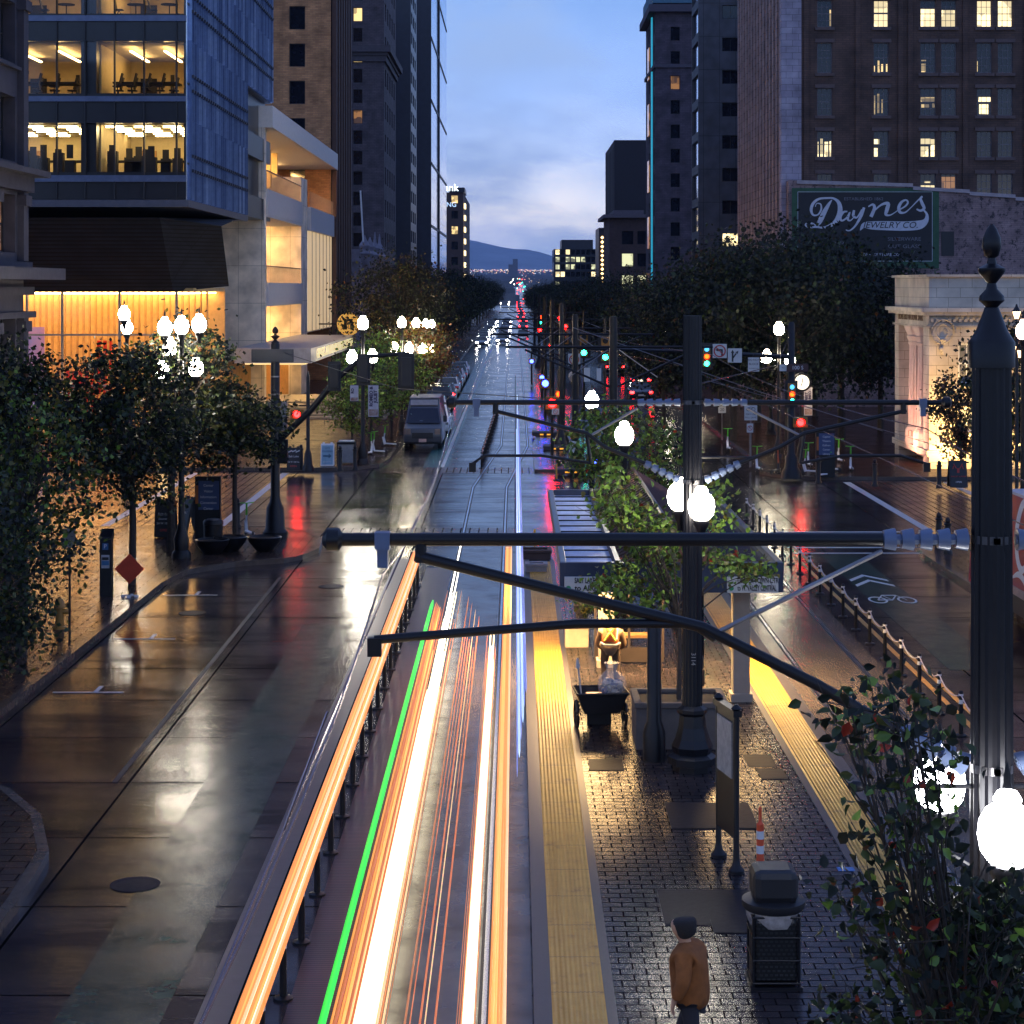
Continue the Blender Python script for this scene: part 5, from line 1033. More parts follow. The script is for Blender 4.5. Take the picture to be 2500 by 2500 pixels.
# ---- planter boxes
def planter(x, y, w_, d_, h_, lab, m=conc, z=.25):
    t = thing('planter_box', lab, 'planter', (x, y, z)); b = MB()
    b.box(-w_ / 2, w_ / 2, -d_ / 2, d_ / 2, 0, h_ - .1); b.box(-w_ / 2 - .03, w_ / 2 + .03, -d_ / 2 - .03, -d_ / 2 + .1, h_ - .1, h_); b.box(-w_ / 2 - .03, w_ / 2 + .03, d_ / 2 - .1, d_ / 2 + .03, h_ - .1, h_); b.box(-w_ / 2 - .03, -w_ / 2 + .1, -d_ / 2 + .1, d_ / 2 - .1, h_ - .1, h_); b.box(w_ / 2 - .1, w_ / 2 + .03, -d_ / 2 + .1, d_ / 2 - .1, h_ - .1, h_); b.build('box', m, t, bev=.015)
    MB().box(-w_ / 2 + .1, w_ / 2 - .1, -d_ / 2 + .1, d_ / 2 - .1, h_ - .1, h_ - .06).build('soil', mat('soil', (.03, .02, .015), .9, bump=.5), t); return t
planter(3.0, 36.0, 1.65, 1.3, .85, 'square dark concrete planter behind the middle tram pole', mat('dark_planter_concrete', (.13, .11, .1), .8, bump=.3))
planter(1.42, 45.6, .55, .5, .55, 'small pale planter beside the shelter screen on the platform', mat('pale_planter', (.5, .4, .28), .7))
planter(.6, 60.9, 1.0, .8, .35, 'low dark box at the far end of the platform', mat('dark_box', (.07, .04, .04), .6), .12)
planter(.62, 57.6, .6, .5, .25, 'low grey block behind the wire arm, near the far end of the yellow strip', mat('grey_block', (.25, .25, .3), .5), .25)
def marker(x, y, z, lab):
    t = thing('yellow_marker_post', lab, 'marker post', (x, y, z)); MB().lathe([(.14, 0), (.14, .05), (.07, .09), (.03, .1)], n=12).build('base', black2, t, True); MB().lathe([(.035, .08), (.035, .72), (.02, .74)], n=10).build('post', mat('yellow_plastic', (.75, .38, .02), .4), t, True)
marker(.62, 62.6, .12, 'small yellow marker post near the end of the platform, left of the shelter roof'); marker(1.8, 85.6, .12, 'yellow marker post on the median beside a tram pole base'); marker(2.85, 86.8, .12, 'yellow marker post standing in front of the tram pole base in the median')
for (x, y, lab) in ((2.75, 89.4, 'dark kerbed island with amber reflectors round the second median pole'), (2.4, 102.2, 'dark kerbed island with amber reflectors round the third median pole'), (1.9, 112, 'dark kerbed island with amber reflectors beside the red signal')):
    t = thing('pole_island', lab, 'kerb island', (x, y, .12)); MB().box(-.95, .75, -.7, .7, 0, .22).build('kerb_block', mat('dark_kerb_block', (.05, .045, .05), .6), t, bev=.03)
    b = MB(); [b.box(dx, dx + .2, -.715, -.7, .06, .13) for dx in (-.5, -.1)]; b.build('reflector', emit('amber_reflector_glow', (1, .4, .03), 1.2), t)  # light thrown back by the reflectors is put in as their own emission
# ---- posts with a hanging rope beside both tracks
postt = None
ropem = mat('pale_rope', (.6, .56, .62), .7); bandm_ = mat('white_reflective_band', (.75, .75, .75), .35)
def post_row(x0, ys, lab, first_lab, h=.86, glow=False, slope=0, rope=ropem):
    global postt
    for i, y in enumerate(ys):
        x = x0 + slope * (y - ys[0])
        if postt is None:
            postt = thing('rope_post', first_lab, 'post', (x, y, 0), lab[1]); MB().lathe([(.12, 0), (.12, .03), (.045, .05), (.04, .82), (.045, .84), (.02, .87)], n=12).build('post', black, postt, True)
            MB().lathe([(.044, .62), (.044, .7)], n=12).build('band', bandm_, postt, True); MB().lathe([(.048, .775), (.048, .81)], n=12).build('collar', bandm_, postt, True)
        else: dup(postt, (x, y, 0), 0, lab[0] % ORD[i], lab[1], h / .86)
    b = MB((x0, ys[0], 0))
    for a, c_ in zip(ys, ys[1:]):
        b.tube([(x0 + slope * (a + (c_ - a) * k / 8 - ys[0]), a + (c_ - a) * k / 8, h - .06 - .17 * 4 * (k / 8) * (1 - k / 8)) for k in range(9)], .013, 5)
    tag(b.build('rope', rope, None, True), 'pale sagging rope strung along the ' + lab[2], 'rope')
post_row(8.53, [35.6 + 1.93 * i for i in range(20)], ('%s rope post from the camera in the row right of the right track', 'rope posts right of the right track', 'row of posts right of the right track'), 'first rope post from the camera in the row right of the right track')
post_row(-2.8, [19.6 + 2.03 * i for i in range(19)], ('%s rope post from the camera in the row left of the near track', 'rope posts left of the near track', 'row of posts left of the near track'), '')
post_row(-1.6, [92.8 + 2.4 * i for i in range(17)], ('%s post of the row with an orange-lit rope past the crossing', 'rope posts past the crossing', 'row of posts past the crossing, lit orange'), '', slope=.011, rope=mat('orange_lit_rope', (.7, .2, .1), .6))  # orange light on this rope is put into its base colour

# ---- tall information sign, delineator, bin
t = thing('information_board', 'tall narrow black information board on two posts standing on the platform', 'information board', (3.03, 28.3, .25))
MB().lathe([(.12, 0), (.12, .04), (.065, .1), (.042, .2), (.042, 2.3), (.08, 2.34), (.02, 2.4)], (.12, -.35, 0), 12).build('post', black, t, True); MB().lathe([(.12, 0), (.12, .04), (.065, .1), (.042, .2), (.042, 2.3), (.08, 2.34), (.02, 2.4)], (-.05, .45, 0), 12).build('post', black, t, True)
b = MB(); b.cbox((.035, .05, 1.35), (.06, .78, 1.75), math.radians(12)); b.cbox((.035, .05, 2.27), (.13, .95, .09), math.radians(12)); b.build('panel', black, t)
b = MB(); b.cbox((-.0, .04, 1.72), (.03, .66, .8), math.radians(12)); b.build('map_sheet', mat('printed_map', (.45, .42, .4), .5, vary=.4, scale=9), t)
t = thing('delineator_post', 'orange traffic post with two white bands behind the litter bin', 'traffic post', (3.36, 26.9, .25))
orm = mat('orange_plastic', (.75, .09, .025), .45); MB().lathe([(.12, 0), (.12, .04), (.055, .07), (.055, .5), (.05, .52), (.05, .98), (.03, 1.0), (.02, 1.02), (.02, 1.16), (.026, 1.18), (.01, 1.22)], n=16).build('post', orm, t, True)
for z in (.58, .78): MB().lathe([(.053, z), (.053, z + .11)], n=16).build('white_band', bandm_, t, True)
t = thing('litter_bin', 'black mesh litter bin with a domed square lid and a clear bag on the platform', 'litter bin', (3.1, 23.55, .25))
mesh_m = brickmat('expanded_mesh', (.035, .035, .038), (.02, .02, .022), (.003, .003, .003), .06, .05, .4, 'xz', .014, .9)
b = MB(); b.box(-.27, .27, -.27, .27, .06, .85); b.build('mesh_body', mesh_m, t, bev=.06)
b = MB()
for sx in (-1, 1):
    for sy in (-1, 1): b.tube([(sx * .27, sy * .27, 0), (sx * .27, sy * .27, .9)], .018, 6)
for z in (.08, .35, .62, .86): b.tube([(-.28, -.28, z), (.28, -.28, z), (.28, .28, z), (-.28, .28, z), (-.28, -.28, z)], .014, 6)
b.cbox((0, 0, .02), (.62, .62, .04)); b.build('frame', black, t)
b = MB(); b.lathe([(.30, .72), (.33, .78), (.345, .9), (.33, .93)], n=22, flute=.05); b.build('bag', mat('clear_bag', (.5, .45, .42), .25, vary=.5, scale=9), t, True)
b = MB(); b.lathe([(.36, .9), (.38, .93), (.38, 1.0), (.30, 1.03)], n=24); b.build('rim', black2, t, True)
b = MB(); b.box(-.27, .27, -.27, .27, 1.0, 1.4); o = b.build('lid', black2, t, bev=.09)
# ---- cleaner's cart
t = thing('cleaning_cart', 'black two-wheeled cleaning cart with a broom on the platform', 'cart', (1.62, 37.25, .25), rz=math.radians(5)); t.scale = (.92, .9, .84)
b = MB(); b.add([(-.36, -.3, .35), (.36, -.3, .35), (.36, .3, .35), (-.36, .3, .35), (-.52, -.42, .82), (.52, -.42, .82), (.52, .42, .82), (-.52, .42, .82)], [(0, 3, 2, 1), (0, 1, 5, 4), (1, 2, 6, 5), (2, 3, 7, 6), (3, 0, 4, 7)]); b.add([(-.46, -.37, .66), (.46, -.37, .66), (.46, .37, .66), (-.46, .37, .66)], [(0, 1, 2, 3)]); b.build('tub', black2, t)
b = MB(); b.tube([(-.53, -.43, .82), (.53, -.43, .82), (.53, .43, .82), (-.53, .43, .82), (-.53, -.43, .82)], .025, 8); b.build('rim', black2, t, True)
for sx in (-1, 1):
    w_ = MB().tube([(sx * .5, .29 * math.cos(a), .29 + .29 * math.sin(a)) for a in np.linspace(0, 2 * math.pi, 19)], .035, 8, cap=False); wo = w_.build('wheel', black2, t, True)
    s_ = MB(); [s_.tube([(sx * .5, 0, .29), (sx * .5, .28 * math.cos(a), .29 + .28 * math.sin(a))], .014, 5) for a in np.linspace(0, 2 * math.pi, 7)[:6]]; s_.lathe([(.05, -.04), (.05, .04)], (sx * .5, 0, .29), 10, axis='x'); s_.build('spokes', black2, wo)
MB().cbox((0, .25, .2), (.5, .08, .4)).build('rear_leg', black2, t)
tag(MB((1.2, 37.55, .9)).tube([(1.27, 37.3, .72), (1.19, 37.25, 1.4)], .016, 6).tube([(1.19, 37.25, 1.36), (1.18, 37.24, 1.55)], [.05, .02], 6).build('broom', mat('white_handle', (.6, .6, .6), .4)), 'white-handled broom standing in the left of the cleaning cart', 'broom')
tag(MB((1.35, 37.3, 1)).cbox((1.5, 37.1, .87), (.36, .2, .1)).build('red_cloth', redm, bev=.03), 'red cloth lying in the cleaning cart', 'cloth')
t = thing('rubbish_bag', 'clear tied plastic bag full of rubbish standing on the cleaning cart', 'bag', (1.83, 37.2, .84)); t.scale = (.78, .78, .70)
cb = MB(); cb.lathe([(.24, 0), (.34, .1), (.36, .3), (.33, .5), (.22, .62), (.12, .7), (.16, .82), (.2, .9)], n=18, flute=.07)
bm_ = bpy.data.materials.new('clear_plastic'); bm_.use_nodes = True; tn = bm_.node_tree; pb = tn.nodes['Principled BSDF']; pb.inputs['Base Color'].default_value = (.75, .7, .66, 1); pb.inputs['Roughness'].default_value = .22; pb.inputs['Alpha'].default_value = .3
cb.build('bag_film', bm_, t, True)
cb = MB(); rb = random.Random(2)
for i in range(46): cb.k = i % 3; cb.cbox((rb.uniform(-.2, .2), rb.uniform(-.2, .2), rb.uniform(.06, .42)), (rb.uniform(.06, .14), rb.uniform(.06, .14), rb.uniform(.05, .12)), rb.random() * 3, rx=rb.random() * 3)
cb.build('contents', [mat('rubbish_grey', (.35, .35, .38), .5), mat('rubbish_blue', (.08, .1, .25), .5), mat('rubbish_white', (.6, .6, .6), .5)], t)

# ================================================================ left pavement
def at(px, py, z=.15): Y = F * (H - z) / (py - CY); return (GX(px, Y), Y, z)
t = thing('pay_station', 'black parking pay station with a blue P on the left pavement', 'pay station', at(260, 1455))
b = MB(); b.box(-.16, .16, -.14, .14, 0, 1.55); b.add([(-.17, -.16, 1.55), (.17, -.16, 1.55), (.17, .2, 1.55), (-.17, .2, 1.55), (-.17, -.16, 1.62), (.17, -.16, 1.62), (.17, .2, 1.82), (-.17, .2, 1.82)], [(0, 1, 5, 4), (1, 2, 6, 5), (2, 3, 7, 6), (3, 0, 4, 7), (4, 5, 6, 7)]); b.build('cabinet', black, t, bev=.01)
MB().box(-.08, .08, -.156, -.145, 1.28, 1.46).build('blue_panel', mat('p_blue', (.03, .12, .3), .5), t); o = text('P', .16, face_cam(0, -.16, 1.375), white, None, 'letter_p', ext=.002); o.parent = t
MB().box(-.11, .11, -.152, -.142, .78, 1.14).build('instruction_panel', mat('pale_panel', (.5, .5, .52), .4, vary=.3, scale=20), t); MB().box(-.1, .1, -.158, -.153, .86, .98).build('blue_label', mat('label_blue', (.06, .2, .4), .5), t); MB().box(-.09, .09, -.16, -.15, 1.0, 1.08).build('screen', black2, t)
t = thing('warning_sign', 'small orange-red diamond work sign on a low stand by the kerb', 'work sign', at(317, 1458))
b = MB(); b.cbox((0, -.06, .78), (.58, .012, .58), ry=math.radians(45)); b.build('diamond_panel', mat('dusk_orange', (.62, .06, .02), .6), t); MB().tube([(0, 0, 0), (0, 0, 1.1)], .02).build('stand', black, t); b = MB(); [b.cbox((dx * .18, dy * .18, .03), (.1, .1, .05)) for dx, dy in ((1, 0), (-1, 0), (0, 1), (0, -1))]; b.tube([(-.2, 0, .05), (.2, 0, .05)], .015); b.tube([(0, -.2, .05), (0, .2, .05)], .015); b.build('foot', white, t)
t = thing('fire_hydrant', 'yellow fire hydrant under the near left tree', 'hydrant', at(146, 1535)); hy = mat('hydrant_yellow', (.4, .2, .04), .5)
MB().lathe([(.17, 0), (.17, .05), (.11, .08), (.1, .5), (.15, .52), (.15, .57), (.12, .62), (.08, .72), (.03, .76), (.03, .8)], n=14).build('barrel', hy, t, True)
for s in (-1, 1): MB().lathe([(.07, 0), (.07, .12 * s), (.05, .16 * s)], (s * .08, 0, .42), 10, axis='x').build('nozzle', hy, t, True)
t = thing('parking_sign_post', 'thin dark sign post rising into the near left tree', 'sign post', at(170, 1560)); MB().tube([(0, 0, 0), (0, 0, 2.7)], .03).build('post', black, t); MB().box(-.15, .15, -.04, -.03, 2.2, 2.65).build('sign_panel', mat('grey_back', (.3, .3, .3), .5), t)
def aframe(loc, lab, lines, bg, ink, hh=1.05, ww_=.62, arrow=None, rz=0, pic=None):
    t = thing('pavement_sign', lab, 'A-frame sign', loc, rz=rz); fr = white if bg != 'k' else black2; face = {'k': mat('chalk_black', (.02, .02, .025), .5), 'b': mat('pale_blue_board', (.25, .42, .55), .5), 'w': signw}[bg]
    for s in (-1, 1):
        b = MB(); b.cbox((0, s * .17, hh * .5), (ww_, .04, hh), rx=-s * .22 * -1); 
        b.build('frame', fr, t, bev=.01)
        MB().cbox((0, s * .195, hh * .5), (ww_ - .09, .012, hh - .14), rx=s * .22).build('board', face, t)
    MB().cbox((-ww_ * .3, 0, hh + .0), (.1, .1, .12)).cbox((ww_ * .3, 0, hh + .0), (.1, .1, .12)).build('handle', fr, t)
    for k, (s_, sz_, zf) in enumerate(lines):
        z = hh * zf; o = text(s_, sz_, Matrix.Translation((0, -.215 - .22 * (hh * .5 - z), z)) @ Matrix.Rotation(math.radians(90 - 12.6), 4, 'X'), ink[k % len(ink)], None, 'lettering', ext=.004); o.parent = t
    if pic: b = MB(); [b.cbox((dx, -.215 - .22 * (hh * .5 - z), z), (w1, .012, h1), ry=r_) for dx, z, w1, h1, r_ in pic]; b.build('drawing', ink[0], t)
    return t
redink = mat('red_ink', (.6, .06, .05), .5); wink = mat('white_ink', (.7, .7, .72), .5); bink = mat('blue_ink', (.04, .12, .2), .5)
roofp = [(-.15, .8, .3, .05, .5), (.1, .8, .25, .05, -.4)]
aframe(at(718, 1148), 'black menu board with red and white roofs drawn on it at the far left corner', [('Salt Lake', .13, .62), ('24 W 100 So', .1, .38), ('OPEN', .12, .2)], 'k', [wink, wink, redink], pic=[(-.16, .88, .2, .05, -.4), (.02, .9, .2, .05, -.4), (.18, .88, .2, .05, -.4)])
aframe(at(800, 1137), 'white and pale blue pavement sign with a white arrow beside the grey bin', [('SOUVENIR', .11, .66), ('GIFTS', .1, .8), ('Salt Lake City', .07, .2)], 'b', [bink, bink, wink], pic=[(-.04, .48, .3, .06, 0), (.12, .52, .14, .04, .7), (.12, .44, .14, .04, -.7)])
t_ = aframe(at(405, 1310), 'tall black menu board reading 24 W leaning by the tree trunks on the near corner', [('Salt Lake', .13, .62), ('Souvenirs', .11, .5), ('24 W 100 So', .1, .38), ('OPEN', .12, .2)], 'k', [wink, wink, wink, redink], 1.25, .7)
aframe(at(465, 1302), 'second black pavement board, turned away, right of the tree trunks', [('SALE', .12, .6), ('50', .12, .3)], 'k', [wink], 1.2, .55, rz=math.radians(-50))
aframe(at(2337, 1190), 'black pavement sign with a red deer head and white text strip by the bank', [('GALLERY & MORE', .08, .42), ('OPEN', .1, .22)], 'k', [redink, wink], 1.15, .75, pic=[(0, .72, .1, .2, 0), (-.12, .9, .03, .25, -.5), (.12, .9, .03, .25, .5), (-.2, .86, .03, .15, .3), (.2, .86, .03, .15, -.3)])
def infobox(loc, lab, lines, h=2.2):
    t = thing('visitor_board', lab, 'information board', loc); MB().box(-.42, .42, -.1, .1, 0, h).build('cabinet', black, t, bev=.015); MB().box(-.3, .38, -.115, -.105, h - 1.1, h - .15).build('panel', mat('navy_panel', (.05, .08, .2), .4), t); MB().box(-.4, -.31, -.115, -.105, h - .9, h - .3).build('orange_tab', mat('orange_tab', (.5, .15, .03), .5), t)
    for k, s_ in enumerate(lines): o = text(s_, .12, face_cam(0.03, -.12, h - .3 - .19 * k), wink, None, 'lettering', ext=.002, space=.95); o.parent = t
infobox(at(508, 1325), 'tall dark visitor information board behind the planters on the near left corner', ['Center', 'Visitor', 'Information', 'Convention', 'Center'])
infobox(at(2015, 1165), 'visitor information board among the scooters on the far right corner', ['Capitol', 'Theatre', 'Gallivan', 'Center', 'Library'], 2.1)
t = thing('litter_bin', 'black litter bin with a rounded top beside the near visitor board', 'litter bin', at(512, 1330)); t.location.x += .3; t.location.y -= 1.2
MB().lathe([(.3, 0), (.31, .8), (.33, .82), (.33, .9), (.28, .97)], n=18).build('body', black, t, True); MB().lathe([(.2, .97), (.2, .99)], n=16).build('opening_ring', steel, t, True)
t = thing('litter_bin', 'pale grey framed litter bin between black bollards on the far left corner', 'litter bin', at(846, 1132)); MB().box(-.4, .4, -.3, .3, .04, .95).build('body', mat('grey_slats', (.3, .3, .3), .5, vary=.3), t, bev=.03); MB().box(-.44, .44, -.34, .34, .95, 1.05).box(-.44, -.38, -.34, .34, 0, .95).box(.38, .44, -.34, .34, 0, .95).build('frame', black, t, bev=.02); MB().box(-.36, .36, -.28, .28, 1.05, 1.12).build('lid', mat('pale_lid', (.55, .55, .55), .4), t, bev=.03)
boll = None
for i, (px, py, lab) in enumerate(((580, 1288, 'black bollard at the near left corner by the scooter'), (735, 1146, 'black bollard just right of the far black menu board'), (830, 1150, 'black bollard left of the pale grey bin'), (867, 1148, 'black bollard right of the pale grey bin'),
                               (1998, 1180, 'black bollard among the white scooters on the far right corner'), (2136, 1187, 'lone black bollard on the far right corner between scooters and bank'), (2293, 1192, 'black bollard left of the deer pavement sign'), (2292, 1338, 'taller-looking black bollard at the near right corner, left one of the two'), (2314, 1352, 'shorter-looking black bollard at the near right corner, right one of the two'))):
    l = at(px, py)
    if boll is None: boll = thing('bollard', lab, 'bollard', l, 'black bollards at the corners'); MB().lathe([(.13, 0), (.13, .06), (.09, .12), (.085, .8), (.11, .82), (.11, .86), (.06, .88), (.08, .94), (.06, 1.0), (.01, 1.04)], n=14).build('post', black, boll, True)
    else: dup(boll, l, 0, lab, scale=1.12)
# bowls
bowl = None
for px, py, lab in ((518, 1352, 'leftmost round dark planter bowl at the near left corner'), (562, 1345, 'second round dark planter bowl, between the visitor board and the scooter'), (646, 1345, 'round dark planter bowl at the foot of the street sign pole')):
    if bowl is None: bowl = thing('planter_bowl', lab, 'planter', at(px, py), 'round planter bowls'); MB().lathe([(.25, 0), (.3, .05), (.5, .3), (.55, .45), (.5, .47), (.45, .4)], n=22).build('bowl', black, bowl, True); MB().lathe([(.44, .38), (.3, .42)], n=16).build('soil', MATS['soil'], bowl)
    else: dup(bowl, at(px, py), 0, lab)
# scooters
lime = mat('lime_plastic', (.12, .6, .04), .4); oranges = mat('orange_scooter', (.7, .15, .05), .4)
def scooter(loc, rz, lab, m):
    t = thing('kick_scooter', lab, 'scooter', loc, 'parked rental scooters', rz=rz)
    MB().box(-.08, .08, -.45, .32, .12, .18).cbox((0, .38, .3), (.09, .12, .42), rx=-.3).build('deck', white if m is lime else black2, t, bev=.015)
    MB().tube([(0, .42, .3), (0, .34, .7)], .035, 8).build('stem', white if m is lime else m, t, True); MB().tube([(0, .34, .7), (0, .30, 1.1)], .034, 8).build('upper_stem', m, t, True)
    MB().tube([(-.24, .28, 1.12), (0, .3, 1.1), (.24, .28, 1.12)], .018, 6).build('handlebar', m if m is lime else black2, t, True)
    for y in (.46, -.5): MB().lathe([(.06, -.03), (.12, -.02), (.12, .02), (.06, .03)], (0, y, .12), 14, axis='x').build('wheel', black2, t, True)
for a in ((608, 1310, .4, 'white scooter with lime stem on the near left corner by the pole', lime), (1852, 1150, .1, 'white and lime scooter standing alone left of the orange one', lime), (1893, 1156, -.5, 'orange scooter at the far right corner', oranges), (1976, 1140, 0, 'lime scooter behind the fallen pair, left of the visitor board', lime), (1982, 1158, .9, 'leaning white scooter left of the black bollard', lime), (2010, 1166, -.8, 'leaning white scooter right of the black bollard', lime),
          (2026, 1152, .9, 'white scooter in front of the visitor board', lime), (2052, 1130, .1, 'upright lime scooter right of the visitor board', lime), (2078, 1150, -.1, 'rightmost upright lime scooter of the far right corner', lime), (1780, 1100, .1, 'white scooter by the kerb under the speed limit sign', lime), (952, 1090, 1.0, 'white and lime scooter by the far left tree', lime), (899, 1112, -.4, 'white scooter leaning by the far left lamp post', lime), (925, 1108, .9, 'lime scooter on the pavement left of the parked van', lime)):
    scooter(at(a[0], a[1]), a[2], a[3], a[4])
# tables/handrails on the steps at the theatre
t = thing('handrail_steps', 'grey stepped terrace with slanted metal handrails in front of the theatre entrance', 'steps', (GX(780, 125), 125, .15))
b = MB(); [b.box(-4.5 , 4.2, i * 1.4, 16, i * .12, i * .12 + .12) for i in range(6)]; b.build('steps', conc, t)
b = MB()
for k in range(6): x = -2.6 + k * 1.0; b.tube([(x, k * .6, .1), (x, k * .6, 1.2), (x + 2.2, k * .6 - 3.5, .75), (x + 2.2, k * .6 - 3.5, 0)], .03, 6)
b.build('handrail', steel, t, True)

# ---- lamp posts with acorn globes
def lamppost(loc, lab, spec, h, m=glob, grp='acorn globe lamp posts', n=12, s=1.0):
    """spec: list of (dx, dy, z) of globe rims"""
    t = thing('street_lamp', lab, 'street lamp', loc, grp); MB().lathe([(.3, 0), (.3, .15), (.22, .25), (.24, .6), (.14, .9), (.1, 1.1), (.08, h - .1), (.1, h), (.05, h + .05)], n=12).build('pole', black, t, True)
    for dx, dy, z in spec: globe(t, dx, dy, z, m, s, n)
    b = MB()
    for dx, dy, z in spec:
        if abs(dx) + abs(dy) > .05: b.tube([(0, 0, z - .1), (dx * .5, dy * .5, z - .4), (dx, dy, z - .25)], .03, 6)
    if len(b.v): b.build('lamp_arm', black, t)
    return t
l = at(443, 1362); lamppost(l, 'tall lamp post with two tiers of glaring globes behind the left corner trees', [(0, 0, GZ(815, l[1]) - .15), (-.52, 0, GZ(815, l[1]) - .2), (.55, 0, GZ(815, l[1]) - .1), (-.6, 0, GZ(935, l[1])), (-.42, .3, GZ(880, l[1])), (.45, 0, GZ(930, l[1]))], GZ(815, l[1]) - .2, globw, n=16)
l = (GX(310, 84), 84, .15); lamppost(l, 'lamp post with one bright globe in front of the lit lobby, far left', [(0, 0, GZ(812, 84) - .2), (-.0, -.6, GZ(790, 84))], GZ(812, 84) - .2, globw, s=1.1)
l = at(886, 1132); lamppost(l, 'lamp post with three globes at the far left corner beside the banner', [(0, 0, GZ(812, l[1])), (-.52, 0, GZ(895, l[1])), (.45, 0, GZ(893, l[1]))], GZ(815, l[1]), globw, s=1.15)
for i, (px, Y) in enumerate(((973, 112), (1008, 124), (1031, 138), (1046, 150))):
    x = GX(px + 8, Y); lamppost((x, Y, .15), f'{ORD[i]} of the bunched lamp posts with three bright globes above the parked cars', [(-.42, 0, GZ(868, Y)), (.42, -.2, GZ(868, Y)), (0, 0, GZ(806, Y))], GZ(810, Y), glob, n=10, s=1.1)
l = at(1935, 1162); lamppost((l[0] + .6, l[1] + 9, .15), 'lamp post with one high and two low globes above the street clock', [(0, 0, GZ(825, l[1] + 9)), (-.6, 0, GZ(893, l[1] + 9)), (.55, 0, GZ(900, l[1] + 9))], GZ(825, l[1] + 9), glob, s=1.15)
lamppost((GX(1882, 112), 112, .15), 'lamp post with three globes left of the street clock under the trees', [(0, 0, GZ(828, 112)), (-.42, 0, GZ(892, 112)), (.35, 0, GZ(893, 112))], GZ(828, 112), glob, s=1.1)
lamppost((GX(1700, 150), 150, .15), 'small far lamp with two globes above the green signals', [(.1, 0, GZ(812, 150)), (-2.2, 0, GZ(825, 150))], GZ(812, 150), glob)
for i, (px, py, Y, s_) in enumerate(((1445, 985, 60.5, .95), (1524, 1072, 50.2, 1.05))):
    t = lamppost((GX(px, Y), Y, .25), ('pole lamp glaring behind the farther platform tree', 'pole lamp glaring inside the nearer platform tree over the shelter')[i], [(0, 0, GZ(py, Y) - .4)], GZ(py, Y) - .5, globw, s=s_, n=16)
t = lamppost((GX(1400, 92), 92, .12), 'unlit pale globe lamp on the median pole under the turn sign', [(0, 0, GZ(938, 92))], GZ(938, 92), mat('unlit_globe', (.5, .4, .34), .3), s=1)
# lantern posts at right edge
for i, (px, py) in enumerate(((2480, 775), (2481, 862))):
    Y = 60; x = GX(px, Y)
t = thing('lantern_post', 'old style lantern post with small caged lanterns at the right edge behind the near pole', 'lantern post', (GX(2482, 60), 60, .15))
MB().lathe([(.2, 0), (.14, .6), (.06, .9), (.05, GZ(830, 60))], n=10).build('pole', black, t, True)
for dx, z in ((0, GZ(790, 60)), (-.12, GZ(875, 60)), (.1, GZ(885, 60))):
    MB().lathe([(.06, 0), (.12, .2), (.12, .22)], (dx, 0, z), 6).build('lantern_glass', emit('lantern_glow', (1, .6, .3), 6), t); MB().lathe([(.14, .22), (.05, .36), (.02, .45)], (dx, 0, z), 6).build('lantern_cap', black, t)
lamppost((GX(2499, 55), 55, .15), 'lamp with one soft globe cut by the right edge', [(0, 0, GZ(842, 55))], GZ(842, 55), emit('soft_globe', (1, .7, .55), 9))

# ---- street sign pole, left, and the traffic mast
l = at(672, 1312); t = thing('street_sign_pole', 'tall black pole with a finial and a dark street name plate at the left corner', 'street sign pole', l)
MB().lathe([(.42, 0), (.42, .2), (.34, .3), (.3, 1.0), (.2, 1.2), (.16, 1.4), (.15, 6.5), (.13, 6.55)], n=20).build('pole', black, t, True); MB().lathe([(r * .7, 6.5 + z * .42) for r, z in FIN], n=12).build('finial', black, t, True)
zz = GZ(868, l[1]) - .15; MB().box(-.78, .64, -.2, -.12, zz - .22, zz + .22).build('name_plate', mat('dark_plate', (.04, .045, .06), .4), t, bev=.02)
for z in (zz + .15, 4.8, 4.4, 3.6, 5.4): MB().lathe([(.158, z), (.158, z + .05)], n=16).build('pole_band', steel, t)
MB().box(-.3, -.17, -.1, .1, 3.6, 4.6).build('signal_back', mat('grey_box', (.25, .25, .26), .5), t); MB().box(.18, .4, -.1, .1, 3.6, 4.6).build('signal_back', mat('grey_box', (.25, .25, .26), .5), t); MB().box(.1, .42, -.15, .15, 2.5, 3.3).build('control_box', black, t)
mz_ = lambda py: GZ(py, l[1]); mxp = lambda px: GX(px, l[1])
t = thing('signal_mast', 'long slanting black signal mast reaching right from the left corner pole', 'signal mast', (l[0] + .17, l[1], mz_(1080)))
MB(t.location).tube([(l[0] + .17, l[1], mz_(1072)), (mxp(760), l[1], mz_(1000)), (mxp(817), l[1], mz_(930)), (mxp(885), l[1], mz_(872)), (mxp(1000), l[1], mz_(862))], [.12, .11, .1, .085, .06], 10).build('arm', black, t, True)
